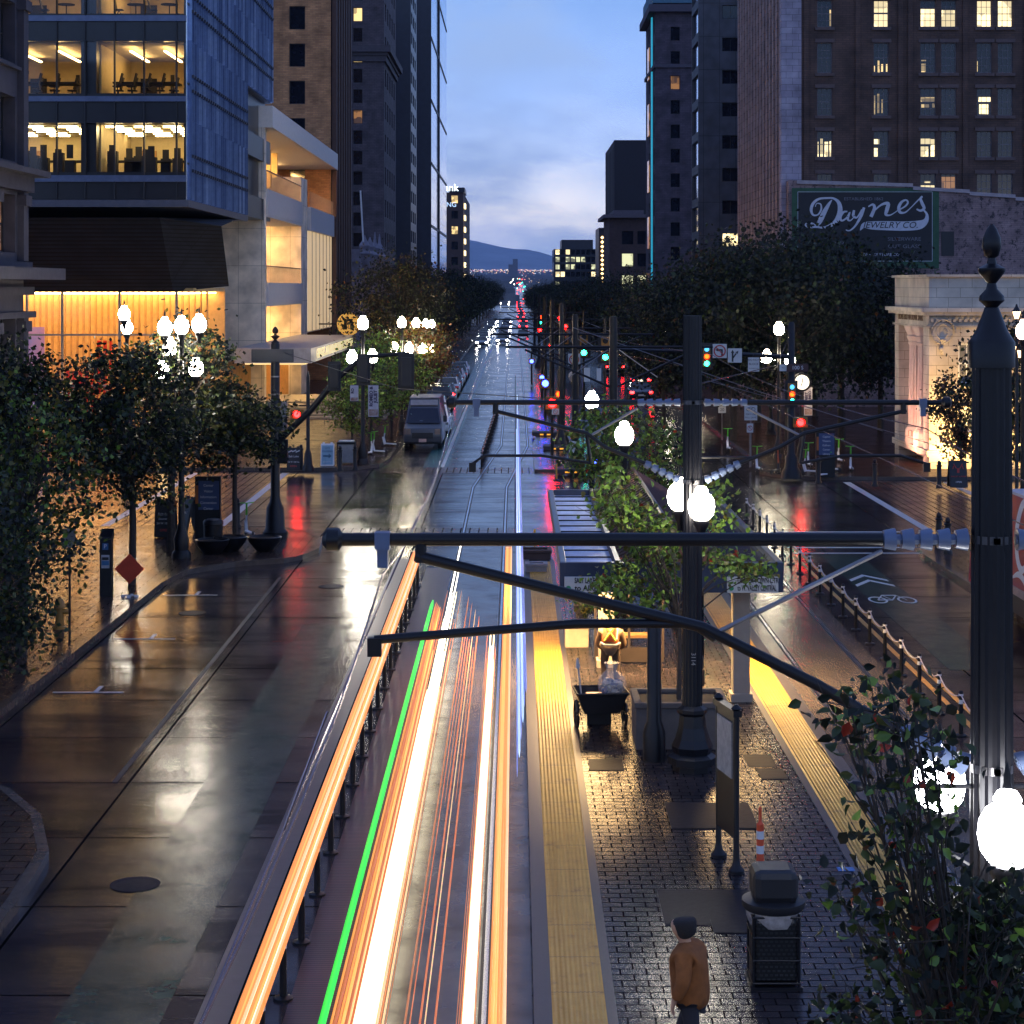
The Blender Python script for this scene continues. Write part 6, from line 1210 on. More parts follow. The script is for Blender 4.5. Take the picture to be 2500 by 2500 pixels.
def sighead(loc, lab, lit, n=3, back=True, w_=.34, facing=-1, s=1.0, grp=None, hood=True):
    """facing -1: lenses toward the camera. lit: list of colours or None top to bottom"""
    t = thing('traffic_signal', lab, 'traffic signal', loc, grp); hh = .33 * n * s; f = facing
    MB().box(-w_ / 2 * s, w_ / 2 * s, -.09, .09, -hh / 2, hh / 2).build('housing', mat('signal_yellow', (.35, .16, .02), .5) if facing < 0 else black2, t, bev=.02)
    if back: MB().box(-w_ * .85 * s, w_ * .85 * s, .095, .11, -hh / 2 - .12, hh / 2 + .12).build('backplate', black2, t)
    cl = {'g': emit('signal_green', (.012, 1, .55), 40), 'r': emit('signal_red', (1, .003, .003), 90), 'a': emit('signal_amber', (1, .028, .002), 22), 'b': emit('signal_blue', (.02, .04, 1), 34), 'w': emit('signal_white', (.1, .5, 1), 2), None: black2}
    for i, c in enumerate(lit):
        z = hh / 2 - .165 * s - i * .33 * s
        MB().lathe([(.1 * s, f * .09), (.11 * s, f * .10), (.06 * s, f * .125)], (0, 0, z), 14, axis='y').build('lens', cl[c], t, True)
        if hood:
            v = MB(); A = np.linspace(math.radians(-15), math.radians(195), 9); 
            for a, b_ in zip(A, A[1:]): v.add([(.13 * s * math.cos(a), f * .09, z + .13 * s * math.sin(a)), (.13 * s * math.cos(b_), f * .09, z + .13 * s * math.sin(b_)), (.13 * s * math.cos(b_), f * .3, z + .13 * s * math.sin(b_)), (.13 * s * math.cos(a), f * .3, z + .13 * s * math.sin(a))], [(0, 1, 2, 3)])
            v.build('hood', MATS['signal_yellow'] if facing < 0 else black2, t, True)
    return t
for px, py, lab, ss in ((817, 918, 'unlit back of the first signal box on the left mast', .8), (888, 902, 'unlit back of the second signal box on the left mast, behind the far left lamp', .85), (992, 908, 'unlit back of the biggest signal box at the tip of the left mast', 1.0)):
    t = thing('traffic_signal', lab, 'traffic signal', (mxp(px), l[1] - .1, mz_(py))); MB().box(-.27 * ss, .27 * ss, -.03, 0, -.62 * ss, .62 * ss).build('backplate', black2, t); MB().box(-.17 * ss, .17 * ss, -.15, -.03, -.5 * ss, .5 * ss).build('housing', black2, t, bev=.02)
lp = at(752, 1150); t = thing('signal_pole', 'slim black pole carrying the red pedestrian light at the far left corner', 'signal pole', lp); MB().lathe([(.28, 0), (.28, .15), (.2, .3), (.16, .8), (.09, 1.0), (.08, GZ(930, lp[1])), (.03, GZ(915, lp[1]))], n=14).build('pole', black, t, True)
MB().tube([(0, 0, GZ(998, lp[1])), (-.4, 0, GZ(998, lp[1]))], .03).tube([(0, 0, GZ(1025, lp[1])), (-.4, 0, GZ(1025, lp[1]))], .03).build('bracket', black, t)
sighead((lp[0] - .5, lp[1], GZ(1011, lp[1])), 'red pedestrian light on the far left corner pole', ['r'], 1, False, .45, -1, 1.35)
# right corner cluster
lq = at(1932, 1168); t = thing('signal_pole', 'fat black signal pole with signs at the far right corner', 'signal pole', lq)
MB().lathe([(.45, 0), (.42, .3), (.3, .5), (.27, .9), (.17, 1.1), (.15, 6.8), (.08, 6.9)], n=18).build('pole', black, t, True)
MB().tube([(0, 0, 5.35), (-4.6, -.1, 5.6), (-9.5, -.3, 5.75)], [.1, .08, .05], 8).build('mast_arm', black, t, True)
Yq = lq[1] - .35; QX = lambda px: GX(px, Yq); QZ = lambda py: GZ(py, Yq)
sighead((QX(1933), Yq, QZ(962)), 'signal glowing amber and green on the far right corner pole', ['w', 'a', 'g'], 3, True, .34, -1, .95)
sighead((QX(1725), Yq, QZ(870)), 'signal glowing amber and green beside the no-turn sign near the middle tram pole', ['w', 'a', 'g'], 3, True, .34, -1, .95)
sighead((QX(1954), Yq, QZ(1031)), 'red pedestrian hand on the far right corner pole', ['r'], 1, False, .45, -1, 1.4)
def flat_sign(px, py, Y, w_, h_, lab, lines=(), face=None, ink=None, draw=None, post=None, name='road_sign'):
    t = thing(name, lab, 'road sign', (GX(px, Y), Y, GZ(py, Y))); face = face or signw
    MB().box(-w_ / 2, w_ / 2, -.015, .015, -h_ / 2, h_ / 2).build('sign_panel', face, t, bev=.01)
    for (s_, sz_, dz) in lines: o = text(s_, sz_, face_cam(0, -.02, dz), ink or blk, None, ext=.003); o.parent = t
    if draw: draw(t)
    if post: MB().tube([(0, .05, post - t.location.z), (0, .05, h_ / 2)], .035, 8).build('post', steel, t)
    else: MB().box(-.02, .02, .015, .12, -h_ / 2, h_ / 2 + .15).build('bracket', black, t)
    return t
def ring(t, r, m, bar=True):
    b = MB(); n = 28
    b.add([(rr_ * math.cos(2 * math.pi * i / n), -.024, rr_ * math.sin(2 * math.pi * i / n)) for rr_ in (r * .8, r) for i in range(n)], [(i, (i + 1) % n, n + (i + 1) % n, n + i) for i in range(n)])
    if bar: b.cbox((0, -.026, 0), (r * 1.8, .004, r * .16), ry=math.radians(45))
    b.build('prohibition_ring', m, t)
def arrow(t, pts, r, m=None, head=None):
    b = MB(); 
    for (x0, z0), (x1, z1) in zip(pts, pts[1:]):
        d = Vector((x1 - x0, 0, z1 - z0)); b.cbox(((x0 + x1) / 2, -.019 , (z0 + z1) / 2), (d.length + r, .006, r * 1.6), ry=-math.atan2(d.z, d.x))
    for (x, z, a) in head or []: b.add([(x + 2.2 * r * math.cos(a), -.022, z + 2.2 * r * math.sin(a)), (x + 2 * r * math.cos(a + 2.1), -.022, z + 2 * r * math.sin(a + 2.1)), (x + 2 * r * math.cos(a - 2.1), -.022, z + 2 * r * math.sin(a - 2.1))], [(0, 1, 2)])
    b.build('arrow', m or blk, t)
flat_sign(1757, 857, Yq, .62, .62, 'white no left turn sign with a red ring beside the right signals', draw=lambda t: (arrow(t, [(.1, -.2), (.1, .05), (-.05, .05)], .045, head=[(-.1, .05, math.pi)]), ring(t, .27, redm)))
flat_sign(1794, 868, Yq, .62, .62, 'white lane arrow sign with a forked black arrow', draw=lambda t: arrow(t, [(-.1, -.25), (-.1, .12)], .045, head=[(-.1, .16, math.pi / 2)]) or arrow(t, [(-.1, -.12), (.05, .08)], .04, head=[(.1, .14, .9)]))
flat_sign(1840, 890, Yq, .5, .62, 'white sign reading DO NOT BLOCK INTERSECTION', [('DO NOT', .12, .2), ('BLOCK', .13, .02), ('INTERSECTION', .062, -.17)])
t = flat_sign(1947, 898, Yq - .1, .95, .34, 'dark street name plate reading 100 S at the right corner', [('100 S', .23, 0)], mat('dark_red_plate', (.06, .015, .015), .4), white, name='street_name_sign')
flat_sign(1912, 898, Yq - .05, .32, .3, 'small white plate left of the 100 S name plate', [('<-', .12, 0)])
flat_sign(1763, 995, 108, .42, .6, 'white speed limit sign reading SPEED LIMIT 20', [('SPEED', .1, .2), ('LIMIT', .1, .09), ('20', .24, -.12)], post=.15)
flat_sign(1833, 1008, 92, .6, .7, 'white bicycle sign reading MAY USE FULL LANE', [('MAY USE', .12, -.07), ('FULL LANE', .11, -.22)], post=.15, draw=lambda t: MB().tube([(-.12 + .08 * math.cos(a), -.025, .17 + .08 * math.sin(a)) for a in np.linspace(0, 6.28, 13)], .012, 4).tube([(.12 + .08 * math.cos(a), -.025, .17 + .08 * math.sin(a)) for a in np.linspace(0, 6.28, 13)], .012, 4).tube([(-.12, -.025, .17), (-.04, -.025, .27), (.07, -.025, .27), (0, -.025, .15), (-.12, -.025, .17)], .012, 4).build('bicycle_symbol', blk, t))
flat_sign(1831, 1045, 91.8, .3, .42, 'small no parking plate under the bicycle sign', [('P', .2, .04)], draw=lambda t: ring(t, .12, redm), post=.15)
# clock
t = thing('street_clock', 'round lit white street clock on a dark post at the right corner', 'clock', (GX(1957, 97), 97, .15)); zc_ = GZ(933, 97) - .15
MB().lathe([(.3, 0), (.2, .5), (.1, .9), (.09, zc_ - .5)], n=14).build('post', black, t, True); MB().lathe([(.45, -.14), (.47, -.12), (.47, .12), (.45, .14)], (0, 0, zc_), 26, axis='y').build('case', black, t, True)
MB().lathe([(.36, -.16), (.36, -.141)], (0, 0, zc_), 26, axis='y').build('clock_face', emit('clock_face_glow', (1, .88, .7), 1.5), t)
h_ = MB(); h_.cbox((.02, -.168, zc_ + .1), (.035, .006, .26), ry=.15); h_.cbox((-.02, -.168, zc_ - .08), (.04, .006, .2), ry=.25)
for a in range(12): h_.cbox((.3 * math.sin(a * math.pi / 6), -.166, zc_ + .3 * math.cos(a * math.pi / 6)), (.02, .004, .06), ry=a * math.pi / 6)
h_.build('clock_hands', blk, t)
# banners
def banner(px0, px1, py0, py1, Y, lab, txt):
    t = thing('street_banner', lab, 'banner', (GX((px0 + px1) / 2, Y), Y, GZ((py0 + py1) / 2, Y))); w_ = (px1 - px0) * Y / F; h_ = (py1 - py0) * Y / F
    MB().box(-w_ / 2, w_ / 2, -.012, .012, -h_ / 2, h_ / 2).build('cloth', mat('banner_cloth', (.62, .58, .62), .7), t); MB().cbox((0, -.015, -h_ * .36), (w_ * .86, .006, h_ * .2)).build('picture_patch', mat('banner_picture', (.25, .08, .05), .7, vary=.6, scale=5, col2=(.5, .42, .38)), t)
    MB().tube([(-w_ / 2, 0, h_ / 2), (w_ / 2 + .2, 0, h_ / 2)], .02).tube([(-w_ / 2, 0, -h_ / 2), (w_ / 2 + .2, 0, -h_ / 2)], .02).build('rod', black, t)
    for k, s_ in enumerate(txt): o = text(s_, w_ * .44, Matrix.Translation((-w_ * .2 + w_ * .42 * k, -.02, h_ * .14)) @ Matrix.Rotation(math.radians(90), 4, 'X') @ Matrix.Rotation(math.radians(90), 4, 'Z'), mat('purple_ink', (.05, .03, .08), .6), None, 'lettering', ext=.003, width=None, bold=.008); o.parent = t
banner(899, 924, 940, 1018, lq[1] + 2, 'tall pale banner reading ROMEO & JULIET on the far left lamp post', ['ROMEO &', 'JULIET']); banner(855, 875, 940, 980, lq[1] + 3, 'narrow twisted banner end left of the far left lamp post', ['RO'])
banner(1963, 1983, 945, 1015, 98, 'tall pale banner below the street clock on the right', ['JULIET', 'ROMEO'])
# signals and small lights at the median and beyond
for a in ((1348, 984, 100, ['r'], 1, 'red light low on the median pole by the island', 1.6), (1364, 962, 104, ['a'], 1, 'small amber light above the red one on the median', 1.0), (1477, 852, 101, [None, None, 'g'], 3, 'green signal with a thin amber frame right of the median', 1.0), (1425, 842, 125, [None, None, 'g'], 3, 'farther green signal left of the bright one', 1.0),
          (1379, 815, 170, ['r', None, None], 3, 'larger red signal far down the street', 1.2), (1367, 793, 190, ['r', None, None], 3, 'upper red signal far down the street', 1.2), (1318, 787, 210, ['a', 'g', None], 3, 'far signal showing amber over green', 1.1), (1318, 806, 205, ['r'], 1, 'far small red light under the amber one', 1.0),
          (1323, 922, 140, ['b'], 1, 'upper blue-white lamp on the far median', 1.0), (1331, 936, 128, ['b'], 1, 'brightest blue-white lamp on the median', 1.3), (1298, 882, 170, ['b'], 1, 'small blue-white lamp farther down the median', 1.0), (1402, 1046, 92, ['b'], 1, 'blue-white lamp low on the second median pole', .9), (1447, 1122, 76, ['b'], 1, 'blue-white lamp low on the first median pole', 1.1), (1345, 844, 160, ['r'], 1, 'small red light among the far poles', .9)):
    sighead((GX(a[0], a[2]), a[2] - .4, GZ(a[1], a[2] - .4)), a[5], a[3], a[4], a[4] > 1, .34, -1, a[6] * (1.25 if a[2] < 120 else 1.5))
flat_sign(1402, 878, 91.4, .56, .56, 'no left turn sign with a red ring on the second median pole', draw=lambda t: (arrow(t, [(.08, -.15), (.08, .05), (-.05, .05)], .04, head=[(-.08, .05, math.pi)]), ring(t, .24, redm)))
flat_sign(1433, 915, 77, .24, .55, 'left blank pale plate on the first median pole', []); flat_sign(1462, 915, 77, .18, .5, 'right narrow blank pale plate on the first median pole', []); flat_sign(1399, 1092, 88, .36, .55, 'white plate low on the second median pole', [('ONLY', .1, 0)]); flat_sign(1356, 1005, 99, .36, .3, 'small white turn plate with a red ring by the red median light', draw=lambda t: ring(t, .12, redm))
# signal support poles for the free-standing heads
for SP, (px, Y, zt_) in enumerate(((1298, 170, 3.4), (1318, 207, 7), (1323, 140, 4.3), (1331, 128, 3.6), (1345, 160, 5), (1348, 100, 3.4), (1364, 104, 4.2), (1367, 190, 6.6), (1379, 170, 7), (1425, 125, 7), (1477, 101, 7))):
    t = MB((GX(px, Y), Y, .1)).tube([(GX(px, Y), Y, .1), (GX(px, Y), Y, zt_)], [.09, .06], 8).build('signal_post', black, None, True); tag(t, f'{ORD[SP]} slim dark post of the light posts in the median, counted from the left', 'post', 'signal posts down the median')
# ================================================================ VEHICLES
carglass = mat('car_glass', (.015, .016, .02), .05, spec=.7)
tyre = mat('tyre_rubber', (.015, .015, .015), .8); rimm = mat('wheel_rim', (.3, .3, .32), .35, .8)
hl_off = mat('headlamp_glass', (.4, .4, .42), .1, .5); tl_off = mat('tail_lamp_red', (.3, .01, .01), .2)
hl_on = emit('headlamp_on', (1, .96, .88), 90); tl_on = emit('tail_lamp_on', (1, .012, .012), 40)
def wheels(t, pts, r=.33, w_=.22):
    for x, y in pts:
        s = 1 if x > 0 else -1; wl = MB().lathe([(r * .62, -w_ / 2), (r * .95, -w_ / 2), (r, -w_ / 3), (r, w_ / 3), (r * .95, w_ / 2), (r * .62, w_ / 2)], (x, y, r), 20, axis='x').build('wheel', tyre, t, True)
        MB().lathe([(r * .6, s * w_ * .42), (r * .58, s * w_ * .5), (r * .2, s * w_ * .46), (r * .1, s * w_ * .52)], (x, y, r), 12, axis='x').build('rim', rimm, wl)
def car(loc, lab, paint, rz=0, on=(False, False), kind='sedan', detail=True, grp=None, cat='car'):
    """front faces -y before turning"""
    t = thing('parked_car' if not on[0] and not on[1] else 'moving_car', lab, cat, loc, grp, rz); W = .9 if kind == 'sedan' else .96; L = 2.3; hh = 1.45 if kind == 'sedan' else 1.75; zb = .92 if kind == 'sedan' else 1.05
    b = MB(); prof = [(-L, .35), (-L - .05, .55), (-L + .1, zb - .2), (-L + .9, zb), (L - .35, zb + .04), (L, zb - .12), (L + .05, .5), (L - .05, .3), (L - .55, .25), (L - .62, .5), (L - .9, .66), (L - 1.18, .5), (L - 1.25, .25), (-L + 1.35, .25), (-L + 1.28, .5), (-L + 1.0, .66), (-L + .72, .5), (-L + .65, .25)]
    b.prismx(prof, -W, W); b.build('body', paint, t, bev=.05)
    y0, y1, y2, y3 = (-L + 1.1, -L + 1.9, L - 1.25, L - .5) if kind == 'sedan' else (-L + 1.0, -L + 1.7, L - .45, L - .15)
    c = MB(); v = [(-W + .04, y0, zb - .03), (W - .04, y0, zb - .03), (W - .04, y3, zb), (-W + .04, y3, zb), (-W + .22, y1, hh), (W - .22, y1, hh), (W - .22, y2, hh), (-W + .22, y2, hh)]
    c.add(v, [(0, 3, 2, 1), (4, 5, 6, 7), (0, 1, 5, 4), (1, 2, 6, 5), (2, 3, 7, 6), (3, 0, 4, 7)]); c.build('cabin', paint, t, bev=.04)
    def pane(a, b_, c_, d_, nm):
        P = [Vector(v[i]) for i in (a, b_, c_, d_)]; cc = sum(P, Vector()) / 4; n = (P[1] - P[0]).cross(P[2] - P[0]).normalized()
        if n.dot(cc - Vector((0, 0, 1.0))) < 0: n = -n
        q_ = MB(); q_.add([cc + (p - cc) * .86 + n * .012 for p in P], [(0, 1, 2, 3)]); q_.build(nm, carglass, t)
    pane(0, 1, 5, 4, 'windscreen'); pane(3, 2, 6, 7, 'rear_window'); pane(1, 2, 6, 5, 'side_window'); pane(0, 3, 7, 4, 'side_window')
    for s in (-1, 1):
        MB().cbox((s * (W - .2), -L - .0, zb - .27), (.32, .12, .14)).build('headlight', hl_on if on[0] else hl_off, t, bev=.02)
        MB().cbox((s * (W - .18), L + .02, zb - .18), (.3, .08, .15)).build('tail_light', tl_on if on[1] else tl_off, t, bev=.02)
        if detail: MB().cbox((s * (W + .08), y0 + .25, zb + .06), (.16, .1, .13)).build('wing_mirror', paint, t, bev=.02)
    if detail:
        MB().cbox((0, -L - .05, .42), (.5, .02, .12)).build('number_plate', signw, t); MB().cbox((0, L + .06, .55), (.5, .02, .12)).build('number_plate', signw, t); MB().cbox((0, -L - .03, zb - .3), (.9, .06, .16)).build('grille', black2, t)
    wheels(t, [(sx * (W - .1), y) for sx in (-1, 1) for y in (-L + 1.0, L - .9)])
    return t
silver = mat('silver_car_paint', (.45, .46, .5), .25, .5, vary=.05, coat=1); darkc = mat('dark_car_paint', (.02, .022, .03), .2, vary=.1, coat=1); whitec = mat('white_car_paint', (.7, .7, .72), .25, vary=.05, coat=1)
# big dark van facing the camera
V = at(1036, 1096, 0); V = (GX(1038, 106.0), 106.0, 0)
t = thing('parked_van', 'tall dark delivery van with a pale roof parked on the left past the crossing', 'van', V); W = 1.0
vp = mat('van_grey_paint', (.055, .055, .065), .3, vary=.1, coat=.6); MB().prismx([(-2.9, .4), (-2.95, .8), (-2.8, 1.15), (-2.1, 1.35), (2.9, 1.4), (2.95, .4), (2.3, .3), (2.1, .7), (1.6, .7), (1.4, .3), (-1.5, .3), (-1.7, .7), (-2.2, .7), (-2.4, .3)], -W, W).build('body', vp, t, bev=.06)
c = MB(); c.add([(-W + .02, -2.15, 1.3), (W - .02, -2.15, 1.3), (W - .02, 2.9, 1.35), (-W + .02, 2.9, 1.35), (-W + .16, -1.35, 2.15), (W - .16, -1.35, 2.15), (W - .12, 2.85, 2.6), (-W + .12, 2.85, 2.6), (-W + .22, -.75, 2.6), (W - .22, -.75, 2.6)], [(0, 1, 5, 4), (4, 5, 9, 8), (8, 9, 6, 7), (1, 2, 6, 9, 5), (3, 0, 4, 8, 7), (2, 3, 7, 6)]); c.build('upper_body', mat('van_grey_paint', (.05, .05, .06)), t)
MB().add([(-W + .12, -2.13, 1.36), (W - .12, -2.13, 1.36), (W - .26, -1.42, 2.1), (-W + .26, -1.42, 2.1)], [(0, 1, 2, 3)]).build('windscreen', carglass, t); t.children[-1].location = (0, -.03, .03)
for o_ in t.children:
    if o_.name.startswith('windscreen'): o_.location = (0, -.03, .03)
b = MB(); b.box(-W + .2, W - .2, -.8, 2.8, 2.6, 2.66); b.build('roof', mat('van_pale_roof', (.4, .34, .3), .4), t, bev=.02)
b = MB(); b.cbox((0, -1.1, 2.4), (1.45, .05, .42), rx=-.9); b.build('roof_visor', mat('van_pale_roof', (.4, .34, .3), .4), t)
for s in (-1, 1): MB().cbox((s * .78, -2.9, .98), (.3, .1, .3)).build('headlight', mat('orange_headlamp', (.3, .2, .15), .2), t, bev=.03); MB().cbox((s * 1.15, -1.9, 1.6), (.2, .12, .34)).build('wing_mirror', black2, t, bev=.03)
MB().cbox((0, -2.96, .78), (1.1, .06, .3)).build('grille', black2, t); MB().cbox((0, -2.98, .52), (.4, .02, .18)).build('number_plate', mat('plate_pink', (.6, .4, .36), .5), t); MB().box(-.2, -.02, -2.06, -2.04, 1.42, 1.5).build('paper', white, t); t.children[-1].location = (0, -.03, .0)
wheels(t, [(s * .88, y) for s in (-1, 1) for y in (-1.95, 1.85)], .36)
car((-4.75, 114.5, 0), 'white four-wheel-drive parked right behind the dark van', whitec, 0, kind='suv'); car((-5.1, 121.5, 0), 'silver car parked behind the white four-wheel-drive', silver, math.pi)
car((-5.3, 129, 0), 'white saloon with its pale bonnet showing, third car behind the van', whitec, math.pi); car((-5.3, 137, 0), 'black car parked fourth behind the van', darkc, math.pi, (False, False), 'suv'); car((-5.3, 146, 0), 'dark car with red tail lights among the parked cars on the left', darkc, math.pi, (False, True))
for i in range(5): car((-5.3, 156 + 8 * i, 0), f'dark parked car, {ORD[i]} past the one with red tail lights', darkc if i % 2 else silver, math.pi, detail=False)
# queue far down the street
rq = random.Random(21)
for i in range(24):
    Y = 285 + 7.5 * i + rq.uniform(-5, 5); car((-4.9 + rq.uniform(-.3, .3) + (3.0 if i % 2 else 0), Y, 0), f'{ORD[i]} of the far cars coming with glaring headlights, counted from the camera', darkc, 0, (True, False), detail=False, grp='far cars with headlights')
for i in range(12):
    Y = 330 + 62 * i; car((1.6 + rq.uniform(-.4, .4), Y, 0), f'{ORD[i]} of the far cars leaving with red tail lights, counted from the camera', darkc, 0, (False, True), detail=False, grp='far cars with tail lights').rotation_euler[2] = math.pi
MB_ = MB(); 
for i in range(150):
    Y = 800 * (1 + i / 30) ** 1.0 + rq.uniform(0, 40); left = rq.random() < .5; x = rq.uniform(-8, -1) if left else rq.uniform(1, 9); MB_.k = 0 if left else (1 if rq.random() < .7 else 2); z = max(0, zterr(Y)) + rq.uniform(.7, 1.2) + (5 if rq.random() < .25 else 0); s_ = .35 + Y * .0002; MB_.box(x, x + s_, Y, Y + .2, z, z + s_)
MB_.k = 0; tag(MB_.build('far_traffic_lights', [emit('far_headlight', (1, .93, .75), 14), emit('far_taillight', (1, .06, .05), 8), emit('far_green', (.05, 1, .6), 8)]), 'glittering line of head and tail lights where the street climbs the far valley', 'traffic lights', kind='stuff')
car((9.4, 148, 0), 'dark car leaving with red tail lights on the right carriageway past the crossing', darkc, math.pi, (False, True)); car((10.6, 168, 0), 'second dark car leaving with red tail lights on the right carriageway', darkc, math.pi, (False, True)); car((9.6, 192, 0), 'third dark car leaving with red tail lights on the right carriageway', darkc, math.pi, (False, True), 'suv')
# red lorry with the drinks lettering, on the right
t = thing('delivery_lorry', 'red delivery lorry with white script lettering at the right edge behind the near pole', 'lorry', (13.4, 44, 0)); lx = 12.15; redp = mat('lorry_red', (.42, .02, .025), .35, vary=.12, coat=.4)
MB(t.location).box(lx, lx + 2.5, 35, 48.3, 1.32, 3.55).build('box_body', redp, t); MB(t.location).box(lx - .04, lx + 2.54, 34.9, 48.35, 3.55, 3.62).build('roof', mat('lorry_roof', (.5, .5, .56), .4), t); MB(t.location).box(lx - .03, lx + 2.5, 35, 48.3, 1.12, 1.32).build('side_skirt', mat('lorry_skirt', (.4, .3, .28), .5), t)
MB(t.location).box(lx + .1, lx + 2.4, 35, 52.6, .6, 1.1).build('chassis', black2, t)
c = MB(t.location); c.prismx([(48.7, .6), (48.7, 2.7), (50.6, 2.75), (51.5, 1.9), (52.9, 1.5), (53.1, .6)], lx + .1, lx + 2.4); c.build('cab', redp, t, bev=.08); c = MB(t.location); c.box(lx + .07, lx + .1, 49.2, 50.6, 1.7, 2.5); c.build('side_window', carglass, t); c = MB(t.location); c.box(lx - .25, lx - .05, 50.9, 51.05, 1.7, 2.5); c.tube([(lx + .1, 50.9, 2.6), (lx - .15, 50.95, 2.6), (lx - .15, 50.95, 1.6), (lx + .1, 50.9, 1.6)], .02); c.build('wing_mirror', black2, t)
for y in (38, 51.6): MB(t.location).lathe([(.3, -.14), (.5, -.12), (.5, .12), (.3, .14)], (lx + .3, y, .5), 18, axis='x').build('wheel', tyre, t, True)
c = MB(t.location)                                # flowing script on the side
def script(strokes, y0, z0, k):
    for pts in strokes:
        P = [Vector(p) for p in pts]; Q = []
        for i in range(len(P) - 1):
            a, b_, c_, d_ = P[max(0, i - 1)], P[i], P[i + 1], P[min(len(P) - 1, i + 2)]
            for j in range(6): u = j / 6; Q.append(.5 * (2 * b_ + (c_ - a) * u + (2 * a - 5 * b_ + 4 * c_ - d_) * u * u + (3 * b_ - a - 3 * c_ + d_) * u ** 3))
        Q.append(P[-1])
        vs = []
        for i, q_ in enumerate(Q):
            d = Q[min(len(Q) - 1, i + 1)] - Q[max(0, i - 1)]; d = Vector((d.x, d.y)).normalized() if d.length > 1e-6 else Vector((1, 0)); n = Vector((-d.y, d.x)) * q_.z
            script.k += 1; xx = lx - .006 - .0003 * (script.k % 20); vs += [(xx, y0 - (q_.x + n.x) * k, z0 + (q_.y + n.y) * k), (xx, y0 - (q_.x - n.x) * k, z0 + (q_.y - n.y) * k)]
        c.add(vs, [(2 * i, 2 * i + 1, 2 * i + 3, 2 * i + 2) for i in range(len(Q) - 1)])
script.k = 0
Cst = [[(1.6, 1.55, .04), (1.35, 1.75, .08), (.9, 1.6, .12), (.45, 1.0, .16), (.45, .35, .16), (.9, .05, .1), (1.5, .35, .05)], [(0, -.25, .03), (.8, -.1, .09), (2.2, -.5, .1), (4, -.2, .05)]]
def low(dx): return [[(dx + .45, .85, .05), (dx + .15, .8, .1), (dx + .02, .4, .13), (dx + .2, .08, .08), (dx + .5, .3, .11), (dx + .5, .75, .1), (dx + .35, .85, .05)]]
script([[tuple(p) for p in s] for s in Cst] + low(1.7) + [[(2.95, .75, .1), (2.6, .85, .06), (2.4, .45, .13), (2.6, .1, .08), (2.95, .25, .04)]] + low(3.1) + [[(3.7, .85, .12), (3.62, .3, .12), (3.85, .1, .05)]] + [[(4.1, .5, .06), (4.45, .55, .06)]] +
       [[(p[0] + 4.6, p[1], p[2]) for p in Cst[0]]] + low(6.3) + [[(7.0, .1, .08), (7.3, 1.2, .1), (7.5, 1.75, .08), (7.3, 1.6, .06), (7.15, .6, .12), (7.4, .08, .06)]] + low(7.6) + [[(8.2, .85, .12), (8.12, .3, .12), (8.4, .1, .05)]], 47.9, 1.75, .98)
c.build('script_lettering', white, t)

# ================================================================ TREES
def leafmat(name, c1, c2, rough=.45, trans=.35):
    m = bpy.data.materials.new(name); m.use_nodes = True; t = m.node_tree; b = t.nodes['Principled BSDF']; o = t.nodes['Material Output']
    c = t.nodes.new('ShaderNodeTexCoord'); n = t.nodes.new('ShaderNodeTexNoise'); n.inputs['Scale'].default_value = 1.7; n.inputs['Detail'].default_value = 4; t.links.new(c.outputs['Object'], n.inputs['Vector'])
    r = ramp(t, [(.35, c2), (.65, c1)]); t.links.new(n.outputs[0], r.inputs[0]); t.links.new(r.outputs[0], b.inputs['Base Color']); b.inputs['Roughness'].default_value = rough
    tr = t.nodes.new('ShaderNodeBsdfTranslucent'); t.links.new(r.outputs[0], tr.inputs[0]); mx_ = t.nodes.new('ShaderNodeMixShader'); mx_.inputs[0].default_value = trans
    t.links.new(b.outputs[0], mx_.inputs[1]); t.links.new(tr.outputs[0], mx_.inputs[2]); t.links.new(mx_.outputs[0], o.inputs[0]); return m
lg = leafmat('leaf_green', (.05, .075, .018), (.03, .05, .014)); ly = leafmat('leaf_yellow_green', (.15, .13, .02), (.08, .085, .016)); lo_ = leafmat('leaf_orange', (.15, .055, .015), (.08, .03, .012)); ld = leafmat('leaf_dark_green', (.013, .019, .010), (.008, .012, .008), .6); lb = leafmat('leaf_bright_green', (.22, .36, .05), (.12, .22, .035), .3); lr = leafmat('leaf_red', (.4, .04, .02), (.28, .04, .02), .3)
bark = mat('bark', (.06, .045, .035), .8, vary=.5, scale=14, bump=.6)
